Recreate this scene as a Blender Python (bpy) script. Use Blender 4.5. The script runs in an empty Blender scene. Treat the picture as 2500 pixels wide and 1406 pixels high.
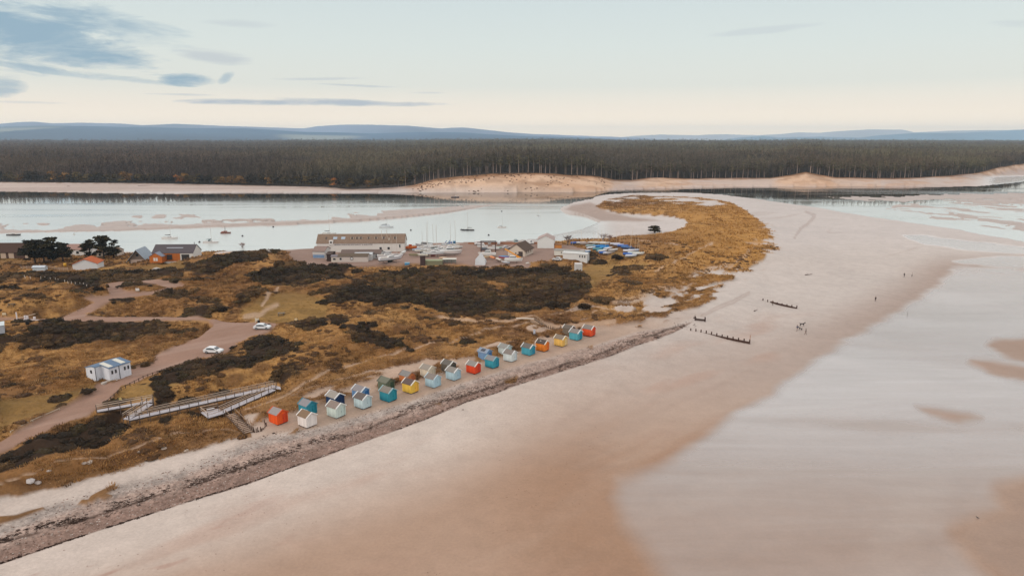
import bpy, math, random
import numpy as np
from mathutils import Vector, Matrix
R = math.radians
random.seed(7)
rng = np.random.default_rng(11)
S = bpy.context.scene
COL = S.collection

# ------------------------------------------------------------------ camera
F = 1667.0; H = 55.0; PITCH = math.atan((703-336)/F)
CP, SP = math.cos(PITCH), math.sin(PITCH)
cam_d = bpy.data.cameras.new('camera'); cam = bpy.data.objects.new('camera', cam_d)
COL.objects.link(cam); S.camera = cam
cam.location = (0, 0, H); cam.rotation_euler = (math.pi/2-PITCH, 0, 0)
cam_d.sensor_width = 36.0; cam_d.lens = 36.0*F/2500.0
cam_d.clip_start = 0.5; cam_d.clip_end = 60000

# ------------------------------------------------------------------ colour helpers
def s2l(c):
    c = np.asarray(c, float)/255.0
    return np.where(c <= 0.04045, c/12.92, ((c+0.055)/1.055)**2.4)
KL = 1.45                                  # how bright a white diffuse surface reads under this sky
def L(r, g, b, k=KL):                      # colour seen in daylight -> base colour
    return s2l((r, g, b))/k
def L4(*a): return tuple(float(v) for v in L(*a))+(1.0,)

# ------------------------------------------------------------------ sky
S.view_settings.view_transform = 'Standard'; S.view_settings.look = 'None'
S.view_settings.exposure = 0.0; S.view_settings.gamma = 1.0
SUN_EL, SUN_AZ = 24.0, 232.0               # compass-like: measured from +Y towards +X
W = bpy.data.worlds.new('World'); S.world = W; W.use_nodes = True
nt = W.node_tree; nt.nodes.clear()
def N(tree, t, **kw):
    n = tree.nodes.new(t)
    for k, v in kw.items(): setattr(n, k, v)
    return n
def lk(tree, a, b): tree.links.new(a, b)
def M(tree, op, a, b=None, c=None, clamp=False):
    n = tree.nodes.new('ShaderNodeMath'); n.operation = op; n.use_clamp = clamp
    for i, v in enumerate((a, b, c)):
        if v is None: continue
        if isinstance(v, (int, float)): n.inputs[i].default_value = v
        else: tree.links.new(v, n.inputs[i])
    return n.outputs[0]
def mixc(tree, fac, a, b, blend='MIX'):
    n = tree.nodes.new('ShaderNodeMix'); n.data_type = 'RGBA'; n.blend_type = blend
    for s, v in ((n.inputs[0], fac), (n.inputs[6], a), (n.inputs[7], b)):
        if isinstance(v, (int, float)): s.default_value = v
        elif isinstance(v, (tuple, list)): s.default_value = tuple(v) if len(v) == 4 else tuple(v)+(1,)
        else: tree.links.new(v, s)
    return n.outputs[2]
tc = N(nt, 'ShaderNodeTexCoord'); sep = N(nt, 'ShaderNodeSeparateXYZ')
lk(nt, tc.outputs['Generated'], sep.inputs[0])
AZ = M(nt, 'ARCTAN2', sep.outputs[0], sep.outputs[1]); EL = M(nt, 'ARCSINE', sep.outputs[2])
ramp = N(nt, 'ShaderNodeValToRGB'); cr = ramp.color_ramp
stops = [(-2, (230, 215, 198)), (0.3, (254, 238, 217)), (2.0, (245, 236, 220)), (4.0, (234, 234, 224)), (7.0, (225, 232, 227)), (10.5, (215, 226, 226))]
stops = [(e, s2l(c)) for e, c in stops] + [(12.5, (0.98, 1.04, 1.05)), (16, (1.28, 1.31, 1.31)), (24, (1.34, 1.34, 1.33)), (40, (1.30, 1.27, 1.23)), (90, (1.34, 1.29, 1.24))]  # unseen upper sky brightened to lift the wet-sand gleam and the ground
stops[1] = (0.4, (1.42, 1.16, .86)); stops[2] = (2.2, (1.06, .93, .77))
LO, HI = -2.0, 90.0
while len(cr.elements) < len(stops): cr.elements.new(0.5)
for el_, (e, c) in zip(cr.elements, stops):
    el_.position = (math.sin(R(e))-math.sin(R(LO)))/(1-math.sin(R(LO))); el_.color = (float(c[0])/1.5, float(c[1])/1.5, float(c[2])/1.5, 1)
rf = M(nt, 'DIVIDE', M(nt, 'SUBTRACT', sep.outputs[2], math.sin(R(LO))), 1-math.sin(R(LO)), clamp=True)
lk(nt, rf, ramp.inputs[0])
base = mixc(nt, 1.0, ramp.outputs[0], (1.5, 1.5, 1.5, 1), 'MULTIPLY')
# cloud field: soft banks given by direction (azimuth, elevation), edges broken by noise
mp = N(nt, 'ShaderNodeCombineXYZ')
lk(nt, M(nt, 'MULTIPLY', AZ, 9.0), mp.inputs[0]); lk(nt, M(nt, 'MULTIPLY', EL, 42.0), mp.inputs[1])
nz = N(nt, 'ShaderNodeTexNoise'); nz.inputs['Scale'].default_value = 1.0; nz.inputs['Detail'].default_value = 8; nz.inputs['Roughness'].default_value = 0.66; nz.inputs['Distortion'].default_value = .35
lk(nt, mp.outputs[0], nz.inputs['Vector'])
wob = M(nt, 'SUBTRACT', nz.outputs[0], 0.5)
def px2dir(px, py):
    a = (px-1250)/F; b = (py-703)/F
    d = np.array([a, CP-b*SP, -SP-b*CP]); d /= np.linalg.norm(d)
    return math.atan2(d[0], d[1]), math.asin(d[2])
clouds = [  # px, py, half width, half height, slope, strength, colour index
 (40, 70, 170, 75, .12, .95, 0), (190, 120, 190, 42, .22, .9, 0), (60, 20, 230, 40, .10, .55, 0), (300, 152, 90, 14, .1, .8, 0), (250,60,160,35,.18,.45,0),
 (120, 174, 120, 7, .12, .55, 0), (290, 190, 100, 8, .10, .6, 0), (450, 193, 62, 15, -.02, .95, 0), (552, 190, 18, 11, -.5, .6, 0),
 (530, 140, 85, 16, .08, .55, 1), (755, 252, 330, 7.5, .0, .95, 1), (800, 246, 120, 6, .02, .7, 1), (430, 231, 75, 3.2, 0, .5, 1), (790, 193, 130, 3.5, -.03, .4, 1),
 (880, 210, 95, 3, .03, .5, 1), (1040, 227, 50, 3, 0, .4, 1), (5, 212, 38, 22, -.2, .7, 0), (590, 58, 75, 9, 0, .3, 1), (1860, 74, 130, 9, -.06, .28, 1), (2480, 58, 60, 9, .1, .3, 1), (60, 250, 90, 3, 0, .3, 1),
]
col = base
for cx, cy, hw, hh, slp, st, ci in clouds:
    a0, e0 = px2dir(cx, cy)
    da = M(nt, 'SUBTRACT', AZ, a0); de = M(nt, 'SUBTRACT', EL, e0)
    de = M(nt, 'MULTIPLY_ADD', da, slp, de)
    u = M(nt, 'DIVIDE', da, hw/F); v = M(nt, 'DIVIDE', de, hh/F)
    d2 = M(nt, 'ADD', M(nt, 'MULTIPLY', u, u), M(nt, 'MULTIPLY', v, v))
    m = M(nt, 'SUBTRACT', 1.0, M(nt, 'MULTIPLY_ADD', wob, 4.6 if hh > 12 else 3.4, d2))
    m = M(nt, 'MULTIPLY', m, .85 if hh > 12 else 1.1, clamp=True); m = M(nt, 'MULTIPLY', m, st)
    cc = s2l((150, 178, 196)) if ci == 0 else s2l((186, 194, 203))
    col = mixc(nt, m, col, tuple(float(x) for x in cc)+(1,))
sky = N(nt, 'ShaderNodeTexSky'); sky.sky_type = 'NISHITA'; sky.sun_disc = False
sky.sun_elevation = R(SUN_EL); sky.sun_rotation = R(SUN_AZ)
skc = mixc(nt, 1.0, sky.outputs[0], (0.06, 0.06, 0.06, 1), 'MULTIPLY')
col = mixc(nt, 0.08, col, skc)
bg = N(nt, 'ShaderNodeBackground'); bg.inputs[1].default_value = 1.03
lk(nt, col, bg.inputs[0]); out = N(nt, 'ShaderNodeOutputWorld'); lk(nt, bg.outputs[0], out.inputs[0])

sun_d = bpy.data.lights.new('sun', 'SUN'); sun = bpy.data.objects.new('sun', sun_d); COL.objects.link(sun)
sun_d.energy = 1.3; sun_d.angle = R(14); sun_d.color = (1.0, 0.88, 0.76)
sd = Vector((math.sin(R(SUN_AZ))*math.cos(R(SUN_EL)), math.cos(R(SUN_AZ))*math.cos(R(SUN_EL)), math.sin(R(SUN_EL))))
sun.rotation_euler = sd.to_track_quat('Z', 'Y').to_euler()

# ------------------------------------------------------------------ projection helpers (photo pixel <-> point in the place)
def un(px, py, z):
    a = (px-1250)/F; b = (py-703)/F
    t = (z-H)/(-SP-b*CP)
    return np.array([a*t, (CP-b*SP)*t])
def proj(x, y, z):
    zz = z-H; dep = y*CP-zz*SP; v = y*SP+zz*CP
    dep = np.maximum(dep, 1.0)
    return 1250+F*x/dep, 703-F*v/dep

# ------------------------------------------------------------------ noise
def _h(ix, iy, s):
    n = (ix.astype(np.int64)*374761393+iy.astype(np.int64)*668265263+s*69069) & 0x7fffffff
    n = ((n ^ (n >> 13))*1274126177) & 0x7fffffff
    return ((n ^ (n >> 16)) & 0xffff).astype(np.float32)/65535.0
def vn(x, y, sc, s=0):
    x = x/sc; y = y/sc
    ix = np.floor(x); iy = np.floor(y); fx = (x-ix).astype(np.float32); fy = (y-iy).astype(np.float32)
    fx = fx*fx*(3-2*fx); fy = fy*fy*(3-2*fy)
    a = _h(ix, iy, s); b = _h(ix+1, iy, s); c = _h(ix, iy+1, s); d = _h(ix+1, iy+1, s)
    return (a*(1-fx)+b*fx)*(1-fy)+(c*(1-fx)+d*fx)*fy
def fbm(x, y, sc, o=4, s=0):
    r = 0; a = 0.5; t = 0
    for i in range(o):
        r = r+a*vn(x*(0.8+.0)+y*0.6*(i % 2), y*0.9-x*0.5*(i % 2), sc, s+i*17); t += a; a *= 0.5; sc *= 0.5
    return r/t
def ss(a, b, x):
    t = np.clip((x-a)/(b-a), 0, 1); return t*t*(3-2*t)

# ------------------------------------------------------------------ signed distance to traced outlines (photo pixels, + inside)
def sdp(poly, X, Y, pad=40):
    p = np.array(poly, np.float32)
    out = np.full(X.shape, -1e3, np.float32)
    m = (X > p[:, 0].min()-pad) & (X < p[:, 0].max()+pad) & (Y > p[:, 1].min()-pad) & (Y < p[:, 1].max()+pad)
    if not m.any(): return out
    x = X[m]; y = Y[m]
    d = np.full(x.shape, 1e9, np.float32); ins = np.zeros(x.shape, bool)
    n = len(p)
    for i in range(n):
        ax, ay = p[i]; bx, by = p[(i+1) % n]
        ex, ey = bx-ax, by-ay
        t = np.clip(((x-ax)*ex+(y-ay)*ey)/(ex*ex+ey*ey+1e-9), 0, 1)
        d = np.minimum(d, (x-ax-t*ex)**2+(y-ay-t*ey)**2)
        c = (ay > y) != (by > y)
        if by != ay: ins ^= c & (x < (bx-ax)*(y-ay)/(by-ay)+ax)
    d = np.sqrt(d); out[m] = np.where(ins, d, -d)
    return out
def dline(pts, X, Y, pad=40):
    p = np.array(pts, np.float32)
    out = np.full(X.shape, 1e3, np.float32)
    m = (X > p[:, 0].min()-pad) & (X < p[:, 0].max()+pad) & (Y > p[:, 1].min()-pad) & (Y < p[:, 1].max()+pad)
    if not m.any(): return out
    x = X[m]; y = Y[m]; d = np.full(x.shape, 1e9, np.float32)
    for i in range(len(p)-1):
        ax, ay = p[i]; bx, by = p[i+1]; ex, ey = bx-ax, by-ay
        t = np.clip(((x-ax)*ex+(y-ay)*ey)/(ex*ex+ey*ey+1e-9), 0, 1)
        d = np.minimum(d, (x-ax-t*ex)**2+(y-ay-t*ey)**2)
    out[m] = np.sqrt(d); return out
def yline(pts, X):                      # y of a traced polyline at pixel column X
    p = np.array(pts); return np.interp(X, p[:, 0], p[:, 1])

# ------------------------------------------------------------------ traces
VEG = [(-700,1430),(-300,1310),(0,1210),(50,1209),(108,1192),(144,1192),(202,1171),(252,1153),(310,1138),(360,1119),(450,1100),(504,1088),(547,1077),(576,1068),(612,1064),(600,1040),(592,1012),(640,1000),(668,985),(705,975),(740,960),(800,938),(850,925),(900,905),(940,905),(972,897),(1020,886),(1052,876),(1076,874),(1090,868),(1110,872),(1150,868),(1166,852),(1196,838),(1214,828),(1250,826),(1290,822),(1310,808),(1290,800),(1284,784),(1300,778),(1330,790),(1352,796),(1372,785),(1390,782),(1440,785),
 (1484,797),(1534,788),(1610,786),(1641,766),(1702,752),(1730,732),(1742,713),(1786,682),(1814,662),(1859,640),(1870,626),(1890,604),(1887,581),(1873,556),(1854,536),(1820,514),(1786,494),(1753,488),(1680,481),(1600,478),(1540,478),(1480,487),(1454,504),(1462,509),(1480,512),(1500,519),(1520,522),(1560,524),(1624,526),(1650,530),(1670,536),(1680,544),(1676,550),(1660,558),(1636,566),(1600,570),(1560,571),(1536,572),(1520,575),(1490,581),(1450,583),(1400,585),(1350,588),(1310,592),(1140,594),(1060,596),(990,602),(760,609),(700,612),(500,617),(300,617),(0,614),(-700,614)]
MARRAM = [(1466,490),(1540,480),(1600,480),(1680,483),(1753,490),(1775,500),(1736,505),(1680,500),(1600,498),(1528,494),(1480,497),(1450,503)]
PATCHY = [(1300,830),(1330,775),(1395,745),(1440,735),(1490,730),(1560,722),(1600,704),(1660,700),(1690,668),(1740,650),(1800,640),(1840,615),(1850,570),(1860,540),(1900,560),(1910,610),(1880,650),(1820,690),(1760,740),(1720,780),(1600,820),(1430,830)]
WATER_E = [(-700,615),(0,612),(300,614),(500,615),(700,608),(760,606),(990,599),(1060,593),(1140,591),(1220,589),(1310,582),(1380,568),(1420,559),(1450,548),(1466,541),(1440,531),(1420,523),(1395,519),(1375,515),(1368,510),(1373,505),(1385,500),(1400,494),(1425,489),(1445,485),(1452,480),(1470,476),(1500,473),(1560,471),(1640,470),(1700,471),(1762,475),(1852,486),(1924,497),(1996,506),(2068,520),(2140,531),(2212,542),(2320,557),(2392,571),(2488,587),(2560,598),(3200,680),(3200,430),(2560,436),(2480,446),(2385,455),(2248,453),(2104,450),(1924,452),(1780,452),(1600,457),(1484,462),(1412,461),(1268,459),(1012,466),(828,469),(612,467),(396,470),(252,469),(0,465),(-700,462)]
BAR_L = [(-700,546),(0,545),(112,544),(224,541),(308,539),(420,540),(476,537),(588,534),(700,532),(760,528),(836,520),(908,515),(1052,508),(1124,502),(1196,499),(1232,497),(1180,504),(1088,517),(980,528),(872,537),(800,540),(700,545),(504,552),(280,562),(140,565),(0,569),(-700,575)]
BAR_S = [(322,529),(350,524),(392,522),(476,525),(490,530),(420,533),(336,532)]
BAR_R1 = [(2200,497),(2272,489),(2500,486),(3200,480),(3200,620),(2500,560),(2428,555),(2356,543),(2284,533),(2235,521),(2160,510)]
BAR_R2 = [(1990,480),(2140,482),(2260,477),(2380,474),(2500,473),(3200,470),(3200,484),(2500,484),(2308,485),(2200,492),(2090,488)]
SHINGLE_T = [(-700,1530),(0,1290),(108,1243),(216,1210),(288,1192),(432,1153),(576,1099),(666,1063),(774,1048),(900,1014),(1000,984),(1100,948),(1200,917),(1300,888),(1450,848),(1550,815),(1640,800),(1700,782),(1760,740)]
SHINGLE_B = [(-700,1620),(0,1376),(180,1315),(360,1257),(450,1228),(612,1178),(720,1138),(900,1074),(1036,1025),(1140,982),(1212,960),(1276,936),(1340,918),(1470,876),(1518,858),(1560,842),(1610,826),(1644,812),(1680,792),(1700,780),(1760,738)]
WEED = [(-700,1590),(0,1326),(216,1264),(306,1232),(504,1174),(630,1128),(828,1066),(900,1045),(948,1025),(1084,979),(1161,957),(1244,928),(1292,915),(1470,862),(1560,828),(1660,796)]
GLEAM = [(1500,1162),(1642,1109),(1737,1043),(1879,958),(1974,892),(2116,802),(2224,746),(2284,700),(2327,661),(2400,657),(2500,659),(3300,680),(3300,1700),(1640,1500),(1560,1370),(1510,1290),(1480,1210)]
GLEAM2 = [(2205,575),(2260,575),(2380,590),(2500,603),(3300,660),(3300,700),(2500,619),(2404,614),(2356,609),(2260,597),(2219,583)]
GLEAM3 = [(2325,638),(2404,628),(2500,626),(3300,640),(3300,700),(2500,654),(2428,651),(2356,644)]
DRYP = [[(2404,844),(2428,832),(2500,822),(2900,800),(2900,900),(2500,884),(2452,873)], [(2375,882),(2428,882),(2500,890),(2900,900),(2900,980),(2500,928),(2416,906)], [(2440,1195),(2500,1180),(2900,1150),(2900,1500),(2480,1440),(2400,1380),(2330,1300),(2390,1275),(2460,1250)], [(2235,992),(2290,1000),(2360,1012),(2395,1022),(2340,1030),(2270,1015)]]
YARD = [(700,612),(760,603),(990,595),(1130,588),(1320,584),(1340,596),(1400,600),(1440,612),(1438,622),(1360,630),(1300,645),(1290,655),(1165,652),(1130,642),(990,643),(905,646),(870,648),(800,656),(745,655),(715,632)]
ROAD1 = [(-700,1330),(0,1076),(100,1025),(182,982),(228,959),(236,937),(273,935),(316,912),(318,899),(376,888),(380,868),(421,848),(484,823),(521,793),(508,781),(520,776),(542,781),(606,787),(670,788),(686,790),(659,805),(627,822),(595,840),(541,865),(484,877),(407,902),(296,951),(262,982),(216,1013),(125,1045),(28,1093),(0,1104),(-700,1370)]
ROAD2 = [(-700,776),(0,776),(75,777),(149,775),(192,755),(230,737),(205,728),(267,721),(252,694),(290,685),(405,682),(450,698),(422,711),(363,721),(277,730),(235,755),(205,774),(350,771),(478,773),(542,781),(606,789),(521,796),(508,781),(350,782),(205,786),(100,791),(0,792),(-700,795)]
ISLE = [(282,704),(300,695),(340,690),(380,694),(404,703),(385,710),(340,717),(310,714)]
SCRUB = [
 [(60,840),(107,798),(186,782),(299,784),(395,788),(418,802),(384,818),(302,828),(199,837),(122,848)],
 [(360,942),(378,923),(450,896),(534,867),(596,863),(625,832),(659,817),(691,822),(735,838),(750,850),(700,882),(617,900),(492,913),(450,929),(378,946)],
 [(589,662),(617,663),(659,654),(745,652),(787,660),(850,651),(868,648),(850,668),(755,698),(723,706),(681,700),(627,683)],
 [(934,664),(988,652),(1068,646),(1164,652),(1292,655),(1356,648),(1398,658),(1442,678),(1436,701),(1404,733),(1340,739),(1295,752),(1220,748),(1148,763),(1068,755),(1036,742),(988,739),(950,752),(937,758),(908,749),(880,752),(812,752),(777,742),(828,726),(892,730),(860,717),(809,717),(844,694),(886,694),(905,700),(924,688)],
 [(818,680),(854,680),(862,686),(830,690)], [(886,684),(920,674),(950,686),(925,692)],
 [(446,668),(457,642),(499,632),(563,617),(617,606),(670,604),(683,612),(649,625),(627,636),(553,649),(499,660)],
 [(-700,672),(0,670),(85,659),(192,668),(235,662),(363,660),(446,657),(446,669),(363,678),(288,687),(252,694),(250,705),(235,706),(213,698),(149,687),(64,679),(0,681),(-700,690)],
 [(828,819),(879,808),(937,813),(982,819),(972,835),(905,835),(870,838)], [(879,802),(905,793),(937,787),(920,800),(890,810)],
 [(1014,822),(1040,817),(1078,829),(1060,833),(1020,829)], [(802,780),(873,783),(854,798),(815,797)], [(700,845),(726,833),(751,845),(715,858)],
 [(0,1124),(36,1102),(83,1077),(108,1056),(162,1045),(212,1020),(230,1002),(292,1002),(299,1018),(288,1030),(310,1052),(281,1066),(216,1088),(126,1113),(54,1137),(0,1152),(-700,1400),(-700,1370)],
 [(380,963),(409,954),(427,959),(425,977),(388,988)], [(1442,714),(1470,712),(1494,726),(1460,728)], [(1509,684),(1534,682),(1574,702),(1562,707),(1526,699)],
 [(1481,669),(1512,656),(1557,651),(1568,657),(1526,668)], [(1571,637),(1596,629),(1627,634),(1598,641)], [(1430,628),(1445,618),(1478,640),(1470,646),(1440,645)],
 [(1165,650),(1290,652),(1300,660),(1230,664),(1170,658)], [(700,790),(760,782),(800,790),(780,805),(730,802)], [(-60,850),(10,826),(20,836),(0,860),(-60,880)],
]
CLEAR = [[(1178,690),(1200,687),(1242,700),(1238,708),(1210,706)], [(1165,655),(1290,655),(1290,660),(1220,664),(1165,660)]]
GREEN = [[(590,745),(640,725),(700,712),(760,718),(800,745),(790,780),(720,790),(640,785),(590,775)], [(230,650),(340,655),(450,640),(470,655),(440,660),(300,662)], [(1300,655),(1430,655),(1500,640),(1575,645),(1570,655),(1500,675),(1440,695),(1400,662)],
 [(0,990),(120,965),(230,940),(240,955),(150,1000),(0,1060)], [(330,930),(420,915),(450,935),(380,980),(290,985),(280,960)], [(1505,612),(1560,632),(1530,640),(1490,622)], [(0,620),(60,628),(60,640),(0,642)]]
PATHS = [([(640,745),(655,728),(682,705)], 3), ([(700,795),(760,785),(830,776),(900,770)], 2.0), ([(1040,767),(1100,772),(1200,774),(1300,770)], 2.5), ([(1600,662),(1640,648),(1680,620),(1740,592)], 2.2), ([(1650,650),(1720,655),(1790,648),(1830,612)], 2.2),
 ([(590,1000),(680,975),(800,912),(900,880),(1000,848),(1150,810),(1290,782)], 2.2), ([(612,1064),(560,1050),(500,1065),(420,1060),(300,1100),(150,1140),(0,1190)], 2.5), ([(1560,593),(1632,592),(1660,594)], 1.2), ([(1820,592),(1880,596)], 1.5), ([(1690,690),(1640,720),(1560,770)], 4), ([(1300,780),(1360,800),(1500,790)], 6), ([(1400,760),(1450,745),(1480,750),(1440,770)], 3)]
DECKS = [([(236,1003),(374,978)], 6), ([(366,985),(308,1026)], 10), ([(310,1028),(520,984),(672,945)], 10), ([(668,950),(540,1006)], 8), ([(500,1008),(545,1004)], 12), ([(562,1010),(607,1058)], 7)]
VEG2 = [[(211,1229),(222,1212),(250,1196),(277,1184),(285,1190),(262,1206),(240,1218),(225,1230)], [(190,1232),(200,1220),(218,1222),(214,1234)], [(238,1216),(258,1206),(274,1212),(256,1222)], [(-80,1285),(0,1262),(40,1256),(105,1238),(113,1243),(60,1264),(0,1284)], [(1060,985),(1078,980),(1076,990)], [(1235,930),(1262,918),(1258,930)], [(1430,850),(1450,838),(1448,852)], [(700,1062),(728,1048),(722,1060)]]
SHELFP = [(612,1042),(650,1018),(700,1006),(760,994),(830,976),(900,957),(980,936),(1080,908),(1180,878),(1280,858),(1350,836),(1420,800),(1500,790),(1440,775),(1300,775),(1214,822),(1116,862),(1020,880),(940,902),(800,932),(700,970),(640,995)]
RILL = [([(1715,770),(1750,752),(1790,736),(1828,715)], 5), ([(1968,518),(1990,526),(1975,545),(1955,558),(1940,580)], 3.2)]

# ------------------------------------------------------------------ broad relief: control points (pixel x, pixel y, height)
CTRL = []
def cl(pts, z, step=40):
    p = np.array(pts, float)
    for i in range(len(p)-1):
        n = max(1, int(np.hypot(*(p[i+1]-p[i]))/step))
        for k in range(n):
            q = p[i]+(p[i+1]-p[i])*k/n; CTRL.append((q[0], q[1], z))
cl([(-300,1500),(0,1376),(612,1178),(900,1074),(1212,960),(1560,842),(1700,780)], 1.1, 70)
cl([(-300,1400),(0,1290),(288,1192),(666,1063),(900,1014),(1200,917),(1450,848),(1640,800)], 2.5, 60)
cl([(-200,1340),(0,1240),(360,1135),(640,1052),(750,1040),(1060,940),(1250,880),(1440,820),(1600,775),(1720,735),(1860,650),(1910,600),(1880,540),(1800,497),(1600,476)], 2.9, 60)
cl([(-200,1240),(0,1160),(250,1100),(420,1065)], 5.2, 50)
cl([(640,985),(760,940),(900,892),(1050,862),(1180,838),(1300,800)], 4.6, 50)
cl([(-200,1150),(0,1095),(260,985),(480,900),(690,860),(900,825),(1100,795),(1290,765)], 6.2, 60)
cl([(310,1031),(420,1010),(520,990)], 3.9, 30); cl([(560,980),(620,965),(690,950)], 3.5, 30); cl([(545,1004),(500,1012)], 3.1, 20); cl([(300,1000),(350,985)], 4.6, 30)
cl([(-300,1000),(100,950),(260,930),(400,870),(520,850),(640,800),(600,785),(400,776),(100,784),(-300,784)], 5.6, 60)
cl([(-300,720),(100,705),(300,705),(440,690),(560,700),(700,730),(820,740)], 6.2, 60)
cl([(60,735),(180,720)], 9.0, 50); cl([(480,735),(560,715)], 8.0, 40)
cl([(860,690),(900,664)], 8.0, 30)
cl([(920,700),(1100,690),(1300,690),(1420,690)], 5.0, 70)
cl([(560,625),(620,612),(670,608)], 8.5, 30)
cl([(-300,640),(0,645),(200,650),(400,640),(450,632)], 3.2, 50)
cl([(740,640),(900,632),(1000,640),(1150,640),(1300,640),(1400,640),(1500,655)], 2.6, 50)
cl([(760,608),(990,602),(1140,596),(1300,594),(1400,592),(1500,588)], 1.6, 50)
cl([(1560,620),(1640,610),(1740,560),(1800,540)], 6.0, 50); cl([(1560,580),(1640,575),(1700,550),(1690,530)], 4.0, 40)
cl([(1480,504),(1560,508),(1640,514),(1720,520)], 4.5, 30); cl([(1650,660),(1750,630),(1850,600)], 5.0, 40)
cl([(1480,720),(1600,680)], 5.5, 40)
cl([(1470,492),(1600,487),(1740,494)], 2.2, 40)
cl([(1500,1162),(1737,1043),(1974,892),(2224,746),(2330,661)], 0.05, 80)
cl([(800,1406),(1300,1100),(1700,900),(2000,760),(2250,640)], 0.5, 90)
cl([(1980,560),(2100,620),(2000,680),(1880,740)], 0.9, 60)
cl([(1500,530),(1600,535),(1660,545),(1600,560),(1540,565)], 0.5, 30); cl([(1390,512),(1430,502),(1470,510),(1520,528),(1600,540)], 0.9, 30)
cl([(-300,600),(300,600),(600,600),(900,590),(1200,570),(1380,560)], 0.0, 80)
cl([(-300,520),(400,520),(900,500),(1300,490)], 0.0, 90); cl([(1600,462),(1900,480),(2200,510),(2500,560)], 0.0, 70)
cl([(1700,1406),(2000,1200),(2300,1000),(2450,800)], 0.0, 120); cl([(2500,1406),(2500,1000),(2500,700)], 0.05, 120)
CT = np.array([(*un(px, py, z), z) for px, py, z in CTRL], np.float32)
def hbase(x, y):
    sw = np.zeros(x.shape, np.float32); sz = np.zeros(x.shape, np.float32)
    r = np.hypot(x, y)
    for cx, cy, cz in CT:
        w = 1.0/(((x-cx)**2+(y-cy)**2)+4.0)**2
        sw += w; sz += w*cz
    h = sz/sw
    return h*(1-ss(690, 720, y))

# far shore relief, given by bearing (pixel column at the horizon) and distance
def bearing(x, y): return np.clip(1250+F*x/np.maximum(y*CP+H*SP, 1.0), -900, 3300)
FSY = [(-700,441),(0,441),(360,444),(612,449),(792,453),(846,458),(1012,455),(1100,453),(1450,448),(1500,443),(1780,437),(2212,438),(2320,433),(2392,428),(2500,410),(2560,405),(3200,400)]
def fshore_r(px):                         # distance of the forest edge along each bearing
    yy = yline(FSY, px); return (H-2.0)*F/(yy-336)
DT = [(600,0),(900,0),(960,1),(1012,3),(1066,9),(1124,11.5),(1196,13),(1286,14),(1358,13.5),(1448,10.5),(1484,6),(1500,3.5),(1540,2.6),(1580,4.5),(1620,5.5),(1665,4),(1700,3),(1880,3),(1930,7),(1965,11),(2000,7.5),(2040,4),(2120,3.4),(2300,3.5),(2380,5),(2440,9),(2500,10),(2700,11),(3300,10)]
DTx = np.array(DT, float)
def hfar(x, y):
    px = bearing(x, y); r = y
    rs = fshore_r(px); top = np.interp(px, DTx[:, 0], DTx[:, 1])
    n = fbm(x, y, 60, 4, 91)
    t = ss(-95, 5, r-rs+ (n-.5)*30)
    z = 0.3*ss(690, 720, y)+1.6*ss(-150, -60, r-rs)*ss(690, 720, y)+top*t*(0.85+0.3*n)
    t = t*ss(690, 720, y)
    z = 0.3*ss(690, 720, y)+1.6*ss(-150, -60, r-rs)*ss(690, 720, y)+top*t*(0.85+0.3*n)
    z = z+(fbm(x, y, 22, 3, 5)-.5)*np.clip(top, 0, 8)*0.3*t
    back = ss(0, 400, r-rs)
    z = z*(1-back*0.5)+back*(4+6*fbm(x, y, 500, 3, 7))
    return z
# ------------------------------------------------------------------ object helpers
def tag(o, label=None, cat=None, group=None, kind=None):
    if label: o['label'] = label
    if cat: o['category'] = cat
    if group: o['group'] = group
    if kind: o['kind'] = kind
    return o
def mesh_np(name, V, Fq, mat=None, cols=None, smooth=False, tris=False):
    me = bpy.data.meshes.new(name)
    V = np.ascontiguousarray(V, np.float32); Fq = np.ascontiguousarray(Fq, np.int32)
    k = Fq.shape[1]
    me.vertices.add(len(V)); me.vertices.foreach_set('co', V.ravel())
    me.loops.add(Fq.size); me.loops.foreach_set('vertex_index', Fq.ravel())
    me.polygons.add(len(Fq)); me.polygons.foreach_set('loop_start', np.arange(0, Fq.size, k, dtype=np.int32))
    me.update(calc_edges=True)
    if smooth: me.polygons.foreach_set('use_smooth', np.ones(len(Fq), bool))
    if cols:
        for nm, c in cols.items():
            c = np.asarray(c, np.float32)
            if c.ndim == 1:
                a = me.attributes.new(nm, 'FLOAT', 'POINT'); a.data.foreach_set('value', c)
            else:
                a = me.color_attributes.new(nm, 'FLOAT_COLOR', 'POINT')
                cc = np.ones((len(V), 4), np.float32); cc[:, :3] = c; a.data.foreach_set('color', cc.ravel())
    if mat: me.materials.append(mat)
    return me
def link(name, me, parent=None, loc=(0, 0, 0), rz=0.0):
    o = bpy.data.objects.new(name, me); COL.objects.link(o)
    o.location = loc; o.rotation_euler = (0, 0, rz)
    if parent: o.parent = parent
    return o
def newmat(name):
    m = bpy.data.materials.new(name); m.use_nodes = True
    t = m.node_tree; t.nodes.clear()
    o = t.nodes.new('ShaderNodeOutputMaterial'); p = t.nodes.new('ShaderNodeBsdfPrincipled')
    t.links.new(p.outputs[0], o.inputs[0]); return m, t, p
def attr(t, nm):
    n = t.nodes.new('ShaderNodeAttribute'); n.attribute_name = nm; return n
def noise(t, sc, det=3, rough=.6, vec=None, dist=0):
    n = t.nodes.new('ShaderNodeTexNoise'); n.inputs['Scale'].default_value = sc; n.inputs['Detail'].default_value = det
    n.inputs['Roughness'].default_value = rough; n.inputs['Distortion'].default_value = dist
    if vec: t.links.new(vec, n.inputs['Vector'])
    return n.outputs[0]
def geo(t): return t.nodes.new('ShaderNodeNewGeometry').outputs['Position']
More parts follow.
